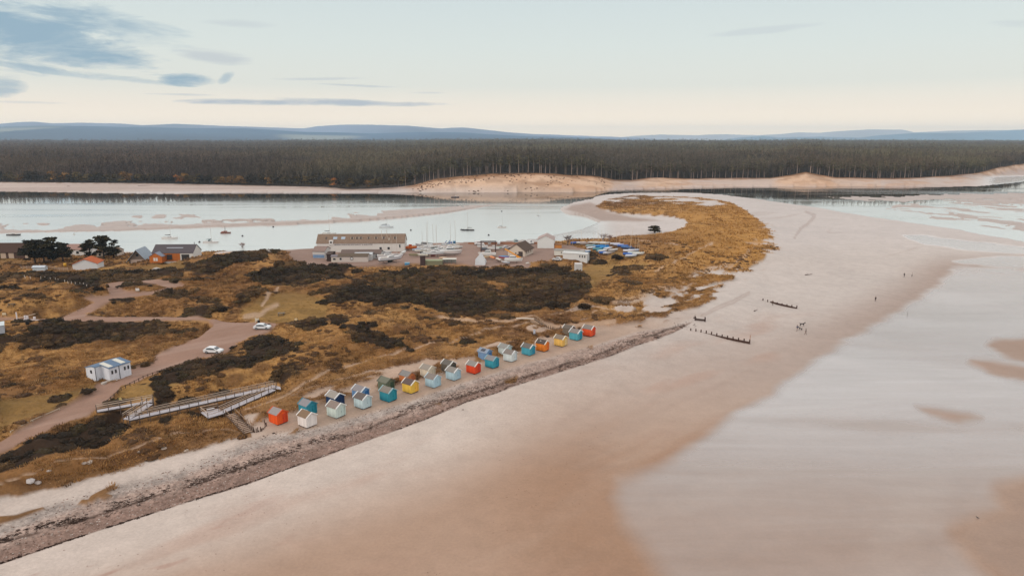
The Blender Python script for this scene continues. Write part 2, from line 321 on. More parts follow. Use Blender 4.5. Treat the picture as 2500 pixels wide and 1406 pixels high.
def scaled(t, v, s, rz=0):
    n = t.nodes.new('ShaderNodeMapping'); n.inputs['Scale'].default_value = s; n.inputs['Rotation'].default_value = (0, 0, rz)
    t.links.new(v, n.inputs['Vector']); return n.outputs[0]
def bump(t, p, h, st, dist=.1):
    b = t.nodes.new('ShaderNodeBump'); b.inputs['Distance'].default_value = dist
    if isinstance(st, (int, float)): b.inputs['Strength'].default_value = st
    else: t.links.new(st, b.inputs['Strength'])
    t.links.new(h, b.inputs['Height']); t.links.new(b.outputs[0], p.inputs['Normal']); return b

# ------------------------------------------------------------------ ground material: cover colour per vertex, grain and gloss procedural
m_ground, t, p = newmat('ground')
pos = geo(t); cov = attr(t, 'cover').outputs['Color']; wet = attr(t, 'wet').outputs['Fac']; rgh = attr(t, 'rough').outputs['Fac']
g1 = noise(t, 2.2, 5, .7, pos); g2 = noise(t, 0.35, 4, .6, pos); g3 = noise(t, .06, 3, .6, pos)
v = M(t, 'MULTIPLY_ADD', M(t, 'SUBTRACT', g1, .5), M(t, 'MULTIPLY_ADD', rgh, 1.9, .10), 1.0)
v = M(t, 'MULTIPLY', v, M(t, 'MULTIPLY_ADD', M(t, 'SUBTRACT', g2, .5), M(t, 'MULTIPLY_ADD', rgh, .8, .14), 1.0))
v = M(t, 'MULTIPLY', v, M(t, 'MULTIPLY_ADD', M(t, 'SUBTRACT', g3, .5), .16, 1.0))
vc = t.nodes.new('ShaderNodeCombineXYZ')
for i in range(3): t.links.new(v, vc.inputs[i])
bc = mixc(t, 1.0, cov, vc.outputs[0], 'MULTIPLY')
t.links.new(bc, p.inputs['Base Color'])
wn = noise(t, 1.0, 5, .62, scaled(t, pos, (.018, .16, 1), -.12), .4)
wr = M(t, 'MULTIPLY', wet, M(t, 'MULTIPLY_ADD', wn, .6, .68), clamp=True)
t.links.new(M(t, 'MAXIMUM', M(t, 'MULTIPLY_ADD', wr, -1.05, .92), .13), p.inputs['Roughness'])
t.links.new(M(t, 'MULTIPLY_ADD', wr, 1.25, 1.3), p.inputs['IOR'])
t.links.new(M(t, 'MULTIPLY_ADD', wr, .85, .15), p.inputs['Specular IOR Level'])
rip = noise(t, 1.0, 3, .6, scaled(t, pos, (1.2, 5.5, 1), -.15), .6)
rh = M(t, 'ADD', M(t, 'MULTIPLY', M(t, 'MULTIPLY', rip, wet), .10), M(t, 'MULTIPLY', M(t, 'MULTIPLY', g1, rgh), 1.0))
bump(t, p, rh, .5, .5)

# ------------------------------------------------------------------ ground sheet
TH = np.concatenate([np.linspace(-82, -50.5, 64), np.linspace(-50, 50, 1180), np.linspace(50.5, 82, 64)])
q = np.linspace(0, 1, 880)
ir = (1/62.0-1/17000.0)*(1-q)**1.55+1/17000.0
RR = np.concatenate([[6, 20, 36, 50], 1/ir])
tg, rg = np.meshgrid(np.radians(TH), RR)
GX = (rg*np.sin(tg)).astype(np.float32); GY = (rg*np.cos(tg)).astype(np.float32)

def cover(x, y):
    """height, colour, wetness, roughness and masks of the ground at points x, y"""
    hb = np.maximum(hbase(x, y), 0); hf = hfar(x, y)
    h = np.where(y > 690, hf+hb, hb)
    PX, PY = proj(x, y, h); PX = np.clip(PX, -690, 3190)
    wob = (fbm(x, y, 9, 4, 3)-.5)
    near = np.clip(1.0*F/np.maximum(y, 30), 0.3, 20)        # photo pixels per metre here
    veg = sdp(VEG, PX, PY, 60)+wob*np.clip(near*2.2, 1.5, 26)
    farland = ss(690, 720, y)
    gm = ss(-1.0, 1.5, veg)
    # patchy marram: sand shows between the tufts
    pa = ss(-10, 20, sdp(PATCHY, PX, PY, 40)); edge = ss(60, 5, veg)
    ca, sa = math.cos(.75), math.sin(.75)
    xr = x*ca+y*sa; yr = -x*sa+y*ca
    pn = fbm(xr*.6, yr*1.3, 4.6, 4, 31)
    gm = gm*(1-pa*ss(.55-.04*edge, .47-.07*edge, pn))
    shp = ss(-8, 6, sdp(SHELFP, PX, PY, 40)); gm = np.maximum(gm, shp*ss(.43, .53, fbm(xr*.6, yr*1.4, 4.2, 4, 79)+.12*ss(-22, 0, veg)))
    for s_ in VEG2: gm = np.maximum(gm, ss(-3, 4, sdp(s_, PX, PY, 30)+wob*14))
    spur = ss(-6, 4, sdp(PATCHY, PX, PY, 40))*ss(-24, -2, veg)*ss(.58, .66, fbm(xr*.6, yr*1.3, 5, 3, 77)); gm = np.maximum(gm, spur)
    ma = ss(-2, 3, sdp(MARRAM, PX, PY)); gm = gm*(1-ma*ss(.42, .62, fbm(x, y, 12, 3, 44)))
    scr = np.full(x.shape, -1e3, np.float32)
    for s_ in SCRUB: scr = np.maximum(scr, sdp(s_, PX, PY, 30))
    scn = scr+(fbm(x, y, 7, 4, 13)-.5)*np.clip(near*3.0, 3, 34)
    sm = ss(-1, 2, scn)
    for s_ in CLEAR: sm = sm*(1-ss(-3, 2, sdp(s_, PX, PY)+wob*8))
    spk = ss(.60, .66, fbm(x, y, 8, 4, 131))*ss(10, 40, veg)*ss(640, 690, PY)*ss(1480, 1300, PX)*(1-ss(-6, 6, sdp(GREEN[0], PX, PY))); sm = np.maximum(sm, spk)
    isle = ss(-1.5, 1.5, sdp(ISLE, PX, PY)+wob*8)
    rd = np.maximum(sdp(ROAD1, PX, PY, 30), sdp(ROAD2, PX, PY, 30))+wob*np.clip(near*.7, 2, 8)
    rm = ss(-2.0, 2.0, rd)*(1-isle)
    yd = ss(-2, 2, sdp(YARD, PX, PY, 30)+wob*6)*(1-farland)
    dk = np.full(x.shape, 1e3, np.float32)
    for l_, w_ in DECKS: dk = np.minimum(dk, dline(l_, PX, PY)-w_)
    dkm = ss(6, 0, dk); sm = sm*(1-rm)*(1-yd)*(1-dkm) 
    green = np.zeros(x.shape, np.float32)
    for s_ in GREEN: green = np.maximum(green, ss(-10, 10, sdp(s_, PX, PY, 30)+wob*30))
    pth = np.zeros(x.shape, np.float32)
    for pts, w in PATHS: pth = np.maximum(pth, ss(w*1.3, w*.4, dline(pts, PX, PY)+wob*4))
    pth *= ss(.30, .48, fbm(x, y, 10, 3, 61)+.12)
    carp = np.maximum(ss(10, 2, dline([(600, 772), (635, 770), (650, 757), (676, 750)], PX, PY)+wob*18), 0)
    # ---- water
    wsd = sdp(WATER_E, PX, PY, 60)+wob*np.clip(near*.8, .8, 3)
    wtr = wsd > 0
    u1 = x*.86+y*.5; v1 = -x*.5+y*.86
    bn = fbm(x+.45*y, y*.34, 6.5, 3, 21)
    b = sdp(BAR_L, PX, PY, 20); lowedge = ss(9, 0, PY-np.interp(PX, [0, 280, 504, 700, 872, 1088, 1196], [569, 562, 552, 545, 537, 517, 505])+9)
    lowedge = ss(8, 2, np.interp(PX, [0, 280, 504, 700, 872, 1088, 1196], [569, 562, 552, 545, 537, 517, 505])-PY)
    bar = (b > 0)*(bn+lowedge*.4+.16*ss(840, 1000, PX)-.08*ss(12, 0, b)*(1-lowedge) > .51)
    bar |= (sdp(BAR_S, PX, PY, 10)+(bn-.5)*10 > 0)*(bn > .40)
    u2 = x*.97-y*.24; v2 = x*.24+y*.97
    bn2 = fbm(x*.8+.3*y, y*.36, 7, 3, 23)
    b2 = sdp(BAR_R1, PX, PY, 20)+(bn2-.5)*12
    bar |= (b2 > 0)*(bn2+.12*ss(10, 2, b2)*(PY > 500) > .49)
    bar |= (sdp(BAR_R2, PX, PY, 10)+(bn2-.5)*10 > 0)
    wtr &= ~bar
    # ---- colours
    n1 = fbm(x, y, 4, 4, 1)[..., None]; n2 = fbm(x, y, 28, 4, 2)[..., None]; n3 = fbm(x, y, 1.6, 3, 4)[..., None]
    def mx(a, b, m): return a*(1-m[..., None])+b*m[..., None]
    gsd = np.maximum(sdp(GLEAM, PX, PY, 900), 0)
    gin = sdp(GLEAM, PX, PY, 900)
    shb = yline(SHINGLE_B, PX); sht = yline(SHINGLE_T, PX)
    # beach: pale near the shingle, ochre where damp, down to the gleaming flats
    damp = ss(-420, -10, gin)*ss(700, 950, PY)+.75*ss(-110, -6, gin)*ss(950, 700, PY)*ss(600, 660, PY)
    below = PY-shb
    sand = mx(np.broadcast_to(L(212, 196, 186), x.shape+(3,)), L(184, 154, 134), ss(30, 260, below)*ss(880, 1180, PY))
    sand = mx(sand, L(204, 193, 187), ss(1000, 800, PY)*.8)
    sand = mx(sand, L(168, 132, 107), np.clip(damp*ss(700, 1250, PY)*1.15, 0, 1))
    strk = ss(.42, .66, fbm(xr*.22, yr*1.1, 10, 4, 78)); sand = mx(sand, L(204, 182, 166), strk*.30*ss(900, 1000, PY)*ss(20, 200, below))
    shelf = ss(2, -8, PY-sht)*ss(1760, 1500, PX)*ss(700, 800, PY)*ss(500, 720, PX); sand = mx(sand, L(186, 156, 134)*(.82+.36*n1), shelf*.8)
    sand = mx(sand, L(170, 148, 136), np.clip(damp*ss(1150, 700, PY)*1.25, 0, 1)*.95)
    farb = ss(640, 560, PY); sand = mx(sand, L(208, 198, 194), farb*.8)
    sand = sand*(0.95+.10*n2)
    rpl = fbm(x*.25-y*.1, y*1.6+x*.3, 3.2, 3, 711); sand = sand*(.965+.07*rpl[..., None])
    trk = ss(.035, .0, np.abs(fbm(xr*.12, yr*.55, 16, 3, 712)-.5))*ss(.5, .6, fbm(x, y, 30, 2, 713)); sand = mx(sand, L(168, 144, 130), trk*.22)
    stain = ss(.60, .74, fbm(xr*.35, yr, 14, 4, 71))*ss(3, 60, PY-shb); sand = mx(sand, L(182, 142, 122), stain*.35)
    weedb = ss(.66, .74, fbm(xr*.5, yr, 3.0, 3, 73))*ss(120, 40, np.abs(PY-shb-120))*ss(500, 1500, 1500-PX+0*PX)*ss(900, 1100, PY); sand = mx(sand, L(160, 105, 88), weedb*.45)
    gw = 22+50*ss(1000, 1400, PY); gl = ss(-1, 1, (gin+wob*26)/gw)*(1-.52*ss(840, 1300, PY))
    for s_, wd in ((GLEAM2, 4), (GLEAM3, 5)): gl = np.maximum(gl, ss(-wd, wd, sdp(s_, PX, PY, 30)+wob*5))
    dry = np.zeros(x.shape, np.float32)
    for i, s_ in enumerate(DRYP): dry = np.maximum(dry, ss(-(44 if i == 2 else 16), (44 if i == 2 else 16), sdp(s_, PX, PY, 110)+wob*30)*(.7 if i == 3 else 1))
    gst = ss(.52, .70, fbm(x*.25+y*.03, y*1.0, 14, 4, 333)); gl = gl*(1-.26*gst*ss(1250, 950, PY)*ss(600, 760, PY))
    sand = mx(sand, L(164, 138, 122), dry*.9)
    gl = gl*(1-dry)
    sand = mx(sand, L(138, 118, 108), ss(.15, .75, gl)*(.25+.65*ss(630, 800, PY)))
    wetv = gl.copy()
    wetv = np.maximum(wetv, .18*damp)
    # bay flats
    bay = ss(1520, 1440, PX)*(PY < 590)*(PY > 540)*(PX > 1250)*(veg < 0); sand = mx(sand, L(186, 184, 180), bay); wetv = np.maximum(wetv, bay*.7)
    spitb = ss(-2, 6, sdp([(1375,512),(1395,500),(1440,492),(1462,500),(1485,515),(1540,528),(1600,535),(1625,540),(1560,543),(1466,541),(1440,531)], PX, PY)); sand = mx(sand, L(168, 146, 134), spitb*.8)
    # shingle
    sb = (PY-sht)/np.maximum(shb-sht, 1)
    inb = (PX < 1765)
    sh = ss(-.25, .12, sb+(n1[..., 0]-.5)*.35)*ss(1.5, -1.2, PY-shb+wob*5)*inb
    peb = fbm(x, y, .7, 2, 51)
    shc = mx(np.broadcast_to(L(182, 158, 146), x.shape+(3,)), L(178, 164, 156), ss(.22, .0, sb+ (n2[..., 0]-.5)*.7)*ss(1500, 900, PX))
    shc = mx(shc, L(146, 118, 106), ss(.45, .75, sb)*.8)
    shc = shc*(.72+.5*peb[..., None])
    wl = np.abs(PY-yline(WEED, PX)-wob*10)
    shc = mx(shc, L(74, 54, 46), ss(4.5, 1.0, wl)*ss(.38, .55, fbm(x, y, 3, 3, 52)+.12)*.85)
    shc = mx(shc, L(104, 82, 72), ss(2.6, .3, np.abs(PY-shb))*.75)
    col = mx(sand, shc, sh*ss(1760, 1700, PX))
    for pts, w in RILL:
        dl = dline(pts, PX, PY); col = mx(col, L(170, 148, 138), ss(w*1.2, w*.3, dl+wob*8)*.32); col = mx(col, L(138, 114, 102), ss(1.2, .2, np.abs(dl-w*.7+wob*4))*.3)
    rough = .14+.75*sh+.12*ss(160, 0, below)
    # grass
    gc = mx(np.broadcast_to(L(142, 102, 64), x.shape+(3,)), L(182, 137, 84), ss(.38, .66, n2[..., 0]))
    gc = mx(gc, L(92, 62, 42), ss(.50, .66, n1[..., 0])*.7)
    gc = mx(gc, L(150, 110, 72), ss(.62, .78, n3[..., 0])*.4)
    gold = ss(1500, 1850, PX)*ss(760, 600, PY); gc = mx(gc, L(190, 140, 76)*(.7+.6*n1), gold*.8)
    gc = mx(gc, L(142, 114, 66)*(.8+.4*n1), green*.6)
    edgeg = ss(26, 4, veg)*ss(860, 1000, PY); gc = mx(gc, L(140, 106, 74), edgeg*.5)
    bare = ss(.60, .72, fbm(xr*.4, yr, 9, 4, 66))*ss(60, 10, veg)*ss(780, 900, PY); gc = mx(gc, L(170, 136, 112), bare*.8)
    col = mx(col, gc, gm); rough = np.where(gm > .5, .55, rough); wetv = wetv*(1-gm)
    col = mx(col, L(60, 45, 34)*(.7+.6*n1), sm*gm); 
    pth = pth*gm
    col = mx(col, L(196, 166, 142), pth*.75)
    col = mx(col, L(188, 160, 138), carp*.7)
    rc = L(160, 128, 112)*(.90+.2*n2)*(.93+.14*n1)
    rt = ss(.5, .7, fbm(xr*.2, yr*2, 6, 3, 88)); rc = mx(rc, L(184, 156, 142), rt*.4)
    rm = rm*(gm > .2); col = mx(col, rc, rm)
    yc = L(158, 132, 120)*(.9+.2*n2); col = mx(col, yc, yd)
    rough = rough*(1-.72*np.maximum(rm, yd))
    # far land
    rs = fshore_r(bearing(x, y)); dd = y-rs
    pxb = bearing(x, y); dtop = np.interp(pxb, DTx[:, 0], DTx[:, 1])
    fc = mx(np.broadcast_to(L(205, 186, 176), x.shape+(3,)), L(180, 160, 152), ss(.45, .6, fbm(x*.25, y*2, 60, 3, 8))*.6)
    cliff = ss(2, 6, dtop)*ss(-95, -70, dd)*(pxb < 2150)+.6*ss(4, 8, dtop)*ss(-60, -40, dd)*(pxb >= 2150); fc = mx(fc, L(220, 184, 156), np.clip(cliff, 0, 1))
    fc = mx(fc, L(150, 104, 66), ss(-22, -6, dd+ (n2[..., 0]-.5)*40)*ss(1, 4, dtop)*.9)
    fc = mx(fc, L(200, 158, 126), ss(.48, .60, fbm(x*.4, y*.8, 9, 3, 93))*ss(1, 4, dtop)*ss(-95, -70, dd)*.6); fc = mx(fc, L(112, 80, 54), ss(.55, .62, fbm(x*.6, y, 10, 3, 9))*ss(2, 6, dtop)*ss(-80, -55, dd)*.35); fc = mx(fc, L(130, 96, 66), ss(.50, .60, fbm(x*.3, y*2, 8, 3, 94))*ss(-30, -12, dd)*.6)
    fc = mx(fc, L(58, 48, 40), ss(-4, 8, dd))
    fc = mx(fc, L(70, 84, 96), ss(3500, 5500, y))  # far plain turns blue-grey with distance, haze painted into the colour
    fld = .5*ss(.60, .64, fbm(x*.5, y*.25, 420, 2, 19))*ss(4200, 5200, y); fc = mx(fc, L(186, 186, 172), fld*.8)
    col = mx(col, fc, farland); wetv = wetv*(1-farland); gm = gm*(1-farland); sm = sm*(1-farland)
    # wet sea-side flats of the far beach on the right
    fw = farland*ss(2330, 2480, PX)*ss(424, 436, PY); wetv = np.maximum(wetv, fw); col = mx(col, L(186, 176, 170), fw)
    # bars
    col = np.where((bar & (wsd > 0))[..., None], L(174, 154, 144)*(.88+.24*n1), col); wetv = np.where(bar & (wsd > 0), .35, wetv)
    # relief
    hum = (fbm(x, y, 17, 3, 41)-.5)*4.2+(fbm(x, y, 5.5, 3, 42)-.5)*2.6+(fbm(x, y, 2.0, 2, 43)-.5)*.55
    flat = np.maximum(np.maximum(rm, yd), np.maximum(green*.6, isle*.6))
    ev = ss(0, 40, veg)
    h = h+hum*gm*(1-flat)*(1-.8*ss(25, 5, dk))*np.clip(.35+.65*ev, 0, 1)*(1-.7*ma)
    h = h+np.where(pa > 0, (gm-.3)*pa*.5, 0)
    h = h-.22*pth+(sh*(peb-.5)*.15)*(1-gm)
    h = h+np.where(farland < .5, (n2[..., 0]-.5)*.10*(1-gm), 0)
    wtr = wtr & ((farland < .5) | (y < rs-20))
    sea = (PX > 1500)*(y > 5600) | (y > 7500)*(PX > 1200)
    h = np.where(wtr, -.8, np.maximum(h, .06)); h = np.where(sea, -2.0, h)
    return h, col, np.clip(wetv, 0, 1), rough, gm, sm, dict(veg=veg, road=rm, yard=yd, green=green, ma=ma, pa=pa, PX=PX, PY=PY, path=pth, carp=np.maximum(carp, dkm))

def blocks(x, y):
    outs = []
    for i in range(0, x.shape[0], 110): outs.append(cover(x[i:i+110], y[i:i+110]))
    cat = lambda k: np.concatenate([o[k] for o in outs])
    ex = {kk: np.concatenate([o[6][kk] for o in outs]) for kk in outs[0][6]}
    return [cat(k) for k in range(6)]+[ex]
GH, GC, GW, GR, GG, GS, GE = blocks(GX, GY)
nr, nc = GX.shape
idx = np.arange(nr*nc).reshape(nr, nc)
FQ = np.stack([idx[:-1, :-1], idx[:-1, 1:], idx[1:, 1:], idx[1:, :-1]], -1).reshape(-1, 4)
me = mesh_np('ground', np.stack([GX, GY, GH], -1).reshape(-1, 3), FQ[:, ::-1], m_ground, {'cover': GC.reshape(-1, 3), 'wet': GW.ravel(), 'rough': GR.ravel()}, smooth=True)
ground = tag(link('ground', me), 'dunes, sandy beach and tidal flats', kind='structure')
# make sure the sheet faces up
if me.polygons[5000].normal.z < 0: me.flip_normals()

irr = 1/RR[::-1]
def gfield(A, x, y):
    r = np.hypot(x, y); th = np.degrees(np.arctan2(x, y))
    fi = np.interp(-np.asarray(r, float)*0-1/np.maximum(r, 6), -1/RR, np.arange(nr)); fj = np.interp(th, TH, np.arange(nc))
    i = np.clip(fi.astype(int) if hasattr(fi, 'astype') else int(fi), 0, nr-2); j = np.clip(np.asarray(fj).astype(int), 0, nc-2)
    a = np.clip(fi-i, 0, 1); b = np.clip(fj-j, 0, 1)
    return (A[i, j]*(1-a)*(1-b)+A[i+1, j]*a*(1-b)+A[i, j+1]*(1-a)*b+A[i+1, j+1]*a*b)
def gz(x, y): return float(gfield(GH, np.array([float(x)]), np.array([float(y)]))[0])
def on(px, py, water=False):                      # ground point seen at photo pixel (px, py)
    if water: a = un(px, py, 0.0); return float(a[0]), float(a[1]), 0.0
    z = np.linspace(16, -.5, 160)
    P = np.array([un(px, py, zz) for zz in z]); g = gfield(GH, P[:, 0], P[:, 1])
    k = np.argmax(g >= z); k = max(1, k) if (g >= z).any() else len(z)-1
    z0, z1, g0, g1 = z[k-1], z[k], g[k-1], g[k]
    f = (z0-g0)/max((z0-g0)-(z1-g1), 1e-6); zz = z0+(z1-z0)*min(max(f, 0), 1)
    a = un(px, py, zz); return float(a[0]), float(a[1]), float(gz(a[0], a[1]))

# ------------------------------------------------------------------ water
m_water, t, p = newmat('water')
pos = geo(t)
p.inputs['IOR'].default_value = 1.5; p.inputs['Specular IOR Level'].default_value = .6
SEPX = t.nodes.new('ShaderNodeSeparateXYZ'); t.links.new(pos, SEPX.inputs[0])
w1 = noise(t, 1.0, 4, .55, scaled(t, pos, (.0035, .03, 1), .1), .5)     # wind streaks
sheen_mix = M(t, 'SUBTRACT', 1.0, M(t, 'DIVIDE', M(t, 'SUBTRACT', SEPX.outputs[1], 560), 90), clamp=True)
t.links.new(mixc(t, sheen_mix, L4(62, 64, 62), L4(206, 211, 208)), p.inputs['Base Color'])  # sky reflection painted pale into near water, dark left under the far shore
w2 = noise(t, 1.0, 3, .5, scaled(t, pos, (.0012, .008, 1), -.05))
sepx = t.nodes.new('ShaderNodeSeparateXYZ'); t.links.new(pos, sepx.inputs[0])
calm = M(t, 'MULTIPLY', M(t, 'SUBTRACT', sepx.outputs[1], 545), 1/60.0, clamp=True)     # sheltered water under the far shore
rz_ = M(t, 'MULTIPLY', M(t, 'SUBTRACT', M(t, 'ADD', M(t, 'MULTIPLY', w1, .7), M(t, 'MULTIPLY', w2, .5)), M(t, 'MULTIPLY_ADD', calm, .22, .42)), 7.0, clamp=True)
t.links.new(M(t, 'MULTIPLY_ADD', rz_, .20, .02), p.inputs['Roughness'])
wv = noise(t, 1.0, 2, .5, scaled(t, pos, (.9, 2.6, 1), .15)); bump(t, p, wv, M(t, 'MULTIPLY_ADD', rz_, .16, .012), .25)
g = 13900.0
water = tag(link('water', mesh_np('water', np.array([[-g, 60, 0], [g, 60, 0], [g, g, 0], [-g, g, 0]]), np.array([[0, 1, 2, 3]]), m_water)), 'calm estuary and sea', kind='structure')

# ------------------------------------------------------------------ far hills; haze blue is painted into their colours
m_hill, t, p = newmat('hill_land')
t.links.new(attr(t, 'cover').outputs['Color'], p.inputs['Base Color']); p.inputs['Roughness'].default_value = 1; p.inputs['Specular IOR Level'].default_value = .1
def hills(name, prof, d0, d1, dback, c_lo, c_hi, label, seed, fields=0):
    pr = np.array(prof, float); pxs = np.arange(pr[0, 0], pr[-1, 0], 4.0)
    crest = np.interp(pxs, pr[:, 0], pr[:, 1])+(fbm(pxs, pxs*0, 60, 4, seed)-.5)*2.2
    zc = H-(crest-336)*d1/F                                      # height of the ridge at its own distance
    K = 26; V = []; C = []
    for k in range(K+1):
        s = k/K
        if k <= K-6: u = s/(1-6/K); d = d0+(d1-d0)*u; z = zc*(u**1.15)
        else: u = (k-(K-6))/6; d = d1+(dback-d1)*u; z = zc*(1-u)**1.5
        x = (pxs-1250)/F*(d*CP); y = np.full_like(x, d)
        n = fbm(x, y+seed*999, 900, 5, seed)
        z = z*(1+.0*n)+(n-.5)*zc*.5*math.sin(math.pi*min(s*1.3, 1))*(k < K-6)
        V.append(np.stack([x, y, np.maximum(z, -3)], -1))
        n2 = fbm(x*.6, y*.35+99, 500, 4, seed+3); n3 = fbm(x*.35, y*.16, 420, 2, seed+5)
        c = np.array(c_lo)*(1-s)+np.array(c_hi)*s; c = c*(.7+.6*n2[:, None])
        f = (ss(.60, .64, n3)*ss(.05, .15, s)*ss(.8, .6, s)*fields)[:, None]; c = c*(1-f)+L(196, 200, 186)*f
        C.append(c)
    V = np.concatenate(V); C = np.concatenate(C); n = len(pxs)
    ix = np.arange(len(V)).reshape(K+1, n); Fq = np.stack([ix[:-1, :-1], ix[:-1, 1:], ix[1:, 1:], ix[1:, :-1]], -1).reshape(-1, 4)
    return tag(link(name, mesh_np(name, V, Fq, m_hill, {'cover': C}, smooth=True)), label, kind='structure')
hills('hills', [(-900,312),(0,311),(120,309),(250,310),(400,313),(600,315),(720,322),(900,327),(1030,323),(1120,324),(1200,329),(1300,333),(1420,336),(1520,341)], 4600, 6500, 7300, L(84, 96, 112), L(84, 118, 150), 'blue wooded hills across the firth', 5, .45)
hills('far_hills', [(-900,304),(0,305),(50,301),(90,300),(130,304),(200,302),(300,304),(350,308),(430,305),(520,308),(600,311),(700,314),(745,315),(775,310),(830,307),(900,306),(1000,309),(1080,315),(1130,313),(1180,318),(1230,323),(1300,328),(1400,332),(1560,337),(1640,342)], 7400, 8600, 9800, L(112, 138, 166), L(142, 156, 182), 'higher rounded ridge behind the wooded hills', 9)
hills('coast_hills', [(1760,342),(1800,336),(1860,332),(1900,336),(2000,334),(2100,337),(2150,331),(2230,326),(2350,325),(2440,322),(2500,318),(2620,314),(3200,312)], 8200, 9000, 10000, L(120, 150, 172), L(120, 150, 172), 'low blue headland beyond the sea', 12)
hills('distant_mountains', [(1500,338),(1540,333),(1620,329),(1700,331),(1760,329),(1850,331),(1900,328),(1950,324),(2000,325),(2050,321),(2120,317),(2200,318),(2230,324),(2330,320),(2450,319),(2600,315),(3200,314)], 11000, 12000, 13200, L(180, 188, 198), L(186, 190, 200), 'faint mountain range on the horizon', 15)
# ------------------------------------------------------------------ scattering helpers
def scatter(name, T, TF, P, sc, rz, colr, mat, jit=.12, tcol=None, tilt=None):
    """one mesh made of many copies of the template T (verts), TF (tris); P positions, sc scales (n or n,3), colr base colour per copy"""
    n = len(P); k = len(T)
    sc = np.asarray(sc, np.float32); sc = sc[:, None]*np.ones(3, np.float32) if sc.ndim == 1 else sc
    c, s = np.cos(rz)[:, None], np.sin(rz)[:, None]
    X = T[None, :, 0]*sc[:, 0:1]; Y = T[None, :, 1]*sc[:, 1:2]; Z = T[None, :, 2]*sc[:, 2:3]
    V = np.stack([X*c-Y*s+P[:, 0:1], X*s+Y*c+P[:, 1:2], Z+P[:, 2:3]], -1).reshape(-1, 3)
    Fq = (TF[None]+(np.arange(n)*k)[:, None, None]).reshape(-1, TF.shape[1])
    cc = np.repeat(colr[:, None, :], k, 1)
    j = 1+jit*rng.standard_normal((n, k, 1)).astype(np.float32); cc = cc*np.clip(j, .4, 1.7)
    if tcol is not None: cc = cc*tcol[None, :, None] if tcol.ndim == 1 else cc*tcol[None]
    return mesh_np(name, V, Fq, mat, {'cover': cc.reshape(-1, 3)})
m_leaf, t, p = newmat('foliage')
cvr = attr(t, 'cover').outputs['Color']; t.links.new(cvr, p.inputs['Base Color']); p.inputs['Roughness'].default_value = .9; p.inputs['Specular IOR Level'].default_value = .15
def blades(nb, r, h, w, seed):
    g_ = np.random.default_rng(seed); V = []; Fc = []
    for i in range(nb):
        a = g_.uniform(0, 2*math.pi); rr = r*math.sqrt(g_.uniform(0, 1)); bx, by = rr*math.cos(a), rr*math.sin(a)
        a2 = g_.uniform(0, 2*math.pi); ln = g_.uniform(.2, .75)*h; hh = h*g_.uniform(.55, 1)*(1-.45*rr/r)
        dx, dy = math.cos(a2)*w, math.sin(a2)*w
        lx, ly = bx/r*ln+g_.uniform(-.1, .1), by/r*ln+g_.uniform(-.1, .1)
        V += [(bx-dx, by-dy, -.15), (bx+dx, by+dy, -.15), (bx+lx, by+ly, hh)]; Fc.append((3*i, 3*i+1, 3*i+2))
    return np.array(V, np.float32), np.array(Fc, np.int32)
def leafball(nl, size, seed, zs=.7, shell=.6, flat=.0):
    g_ = np.random.default_rng(seed); V = []; Fc = []
    for i in range(nl):
        d = g_.standard_normal(3); d /= np.linalg.norm(d); d[2] = abs(d[2]) if zs < 1 else d[2]
        rr = shell+(1-shell)*g_.uniform(); c = d*rr*np.array([1, 1, zs]); c *= (1+.18*math.sin(5*d[0]+seed)*math.cos(4*d[1]))
        a = g_.standard_normal(3); a /= np.linalg.norm(a); b = np.cross(a, g_.standard_normal(3)); b /= np.linalg.norm(b)
        s_ = size*g_.uniform(.6, 1.3)
        V += [c-a*s_, c+b*s_, c+a*s_*.8-b*s_*.3]; Fc.append((3*i, 3*i+1, 3*i+2))
    return np.array(V, np.float32), np.array(Fc, np.int32)
def dome(nu, nv, zs, seed, amp=.12, full=False):
    V = []; Fc = []; g_ = np.random.default_rng(seed); ph0 = -math.pi/2*.9 if full else -.15
    for j in range(nv+1):
        ph = ph0+(math.pi/2*.97-ph0)*j/nv
        for i in range(nu):
            a = 2*math.pi*i/nu; rr = 1+amp*g_.uniform(-1, 1); V.append((rr*math.cos(a)*math.cos(ph), rr*math.sin(a)*math.cos(ph), rr*zs*math.sin(ph)))
    for j in range(nv):
        for i in range(nu):
            a, b, c, d = j*nu+i, j*nu+(i+1) % nu, (j+1)*nu+(i+1) % nu, (j+1)*nu+i; Fc += [(a, b, c), (a, c, d)]
    return np.array(V, np.float32), np.array(Fc, np.int32)
def merge(*parts):
    V = []; Fc = []; n = 0
    for v, f_ in parts: V.append(v); Fc.append(f_+n); n += len(v)
    return np.concatenate(V), np.concatenate(Fc)
def pts_area(x0, x1, y0, y1, n):
    x = rng.uniform(x0, x1, n).astype(np.float32); y = rng.uniform(y0, y1, n).astype(np.float32)
    m = np.abs(x) < y*.92+20; return x[m], y[m]

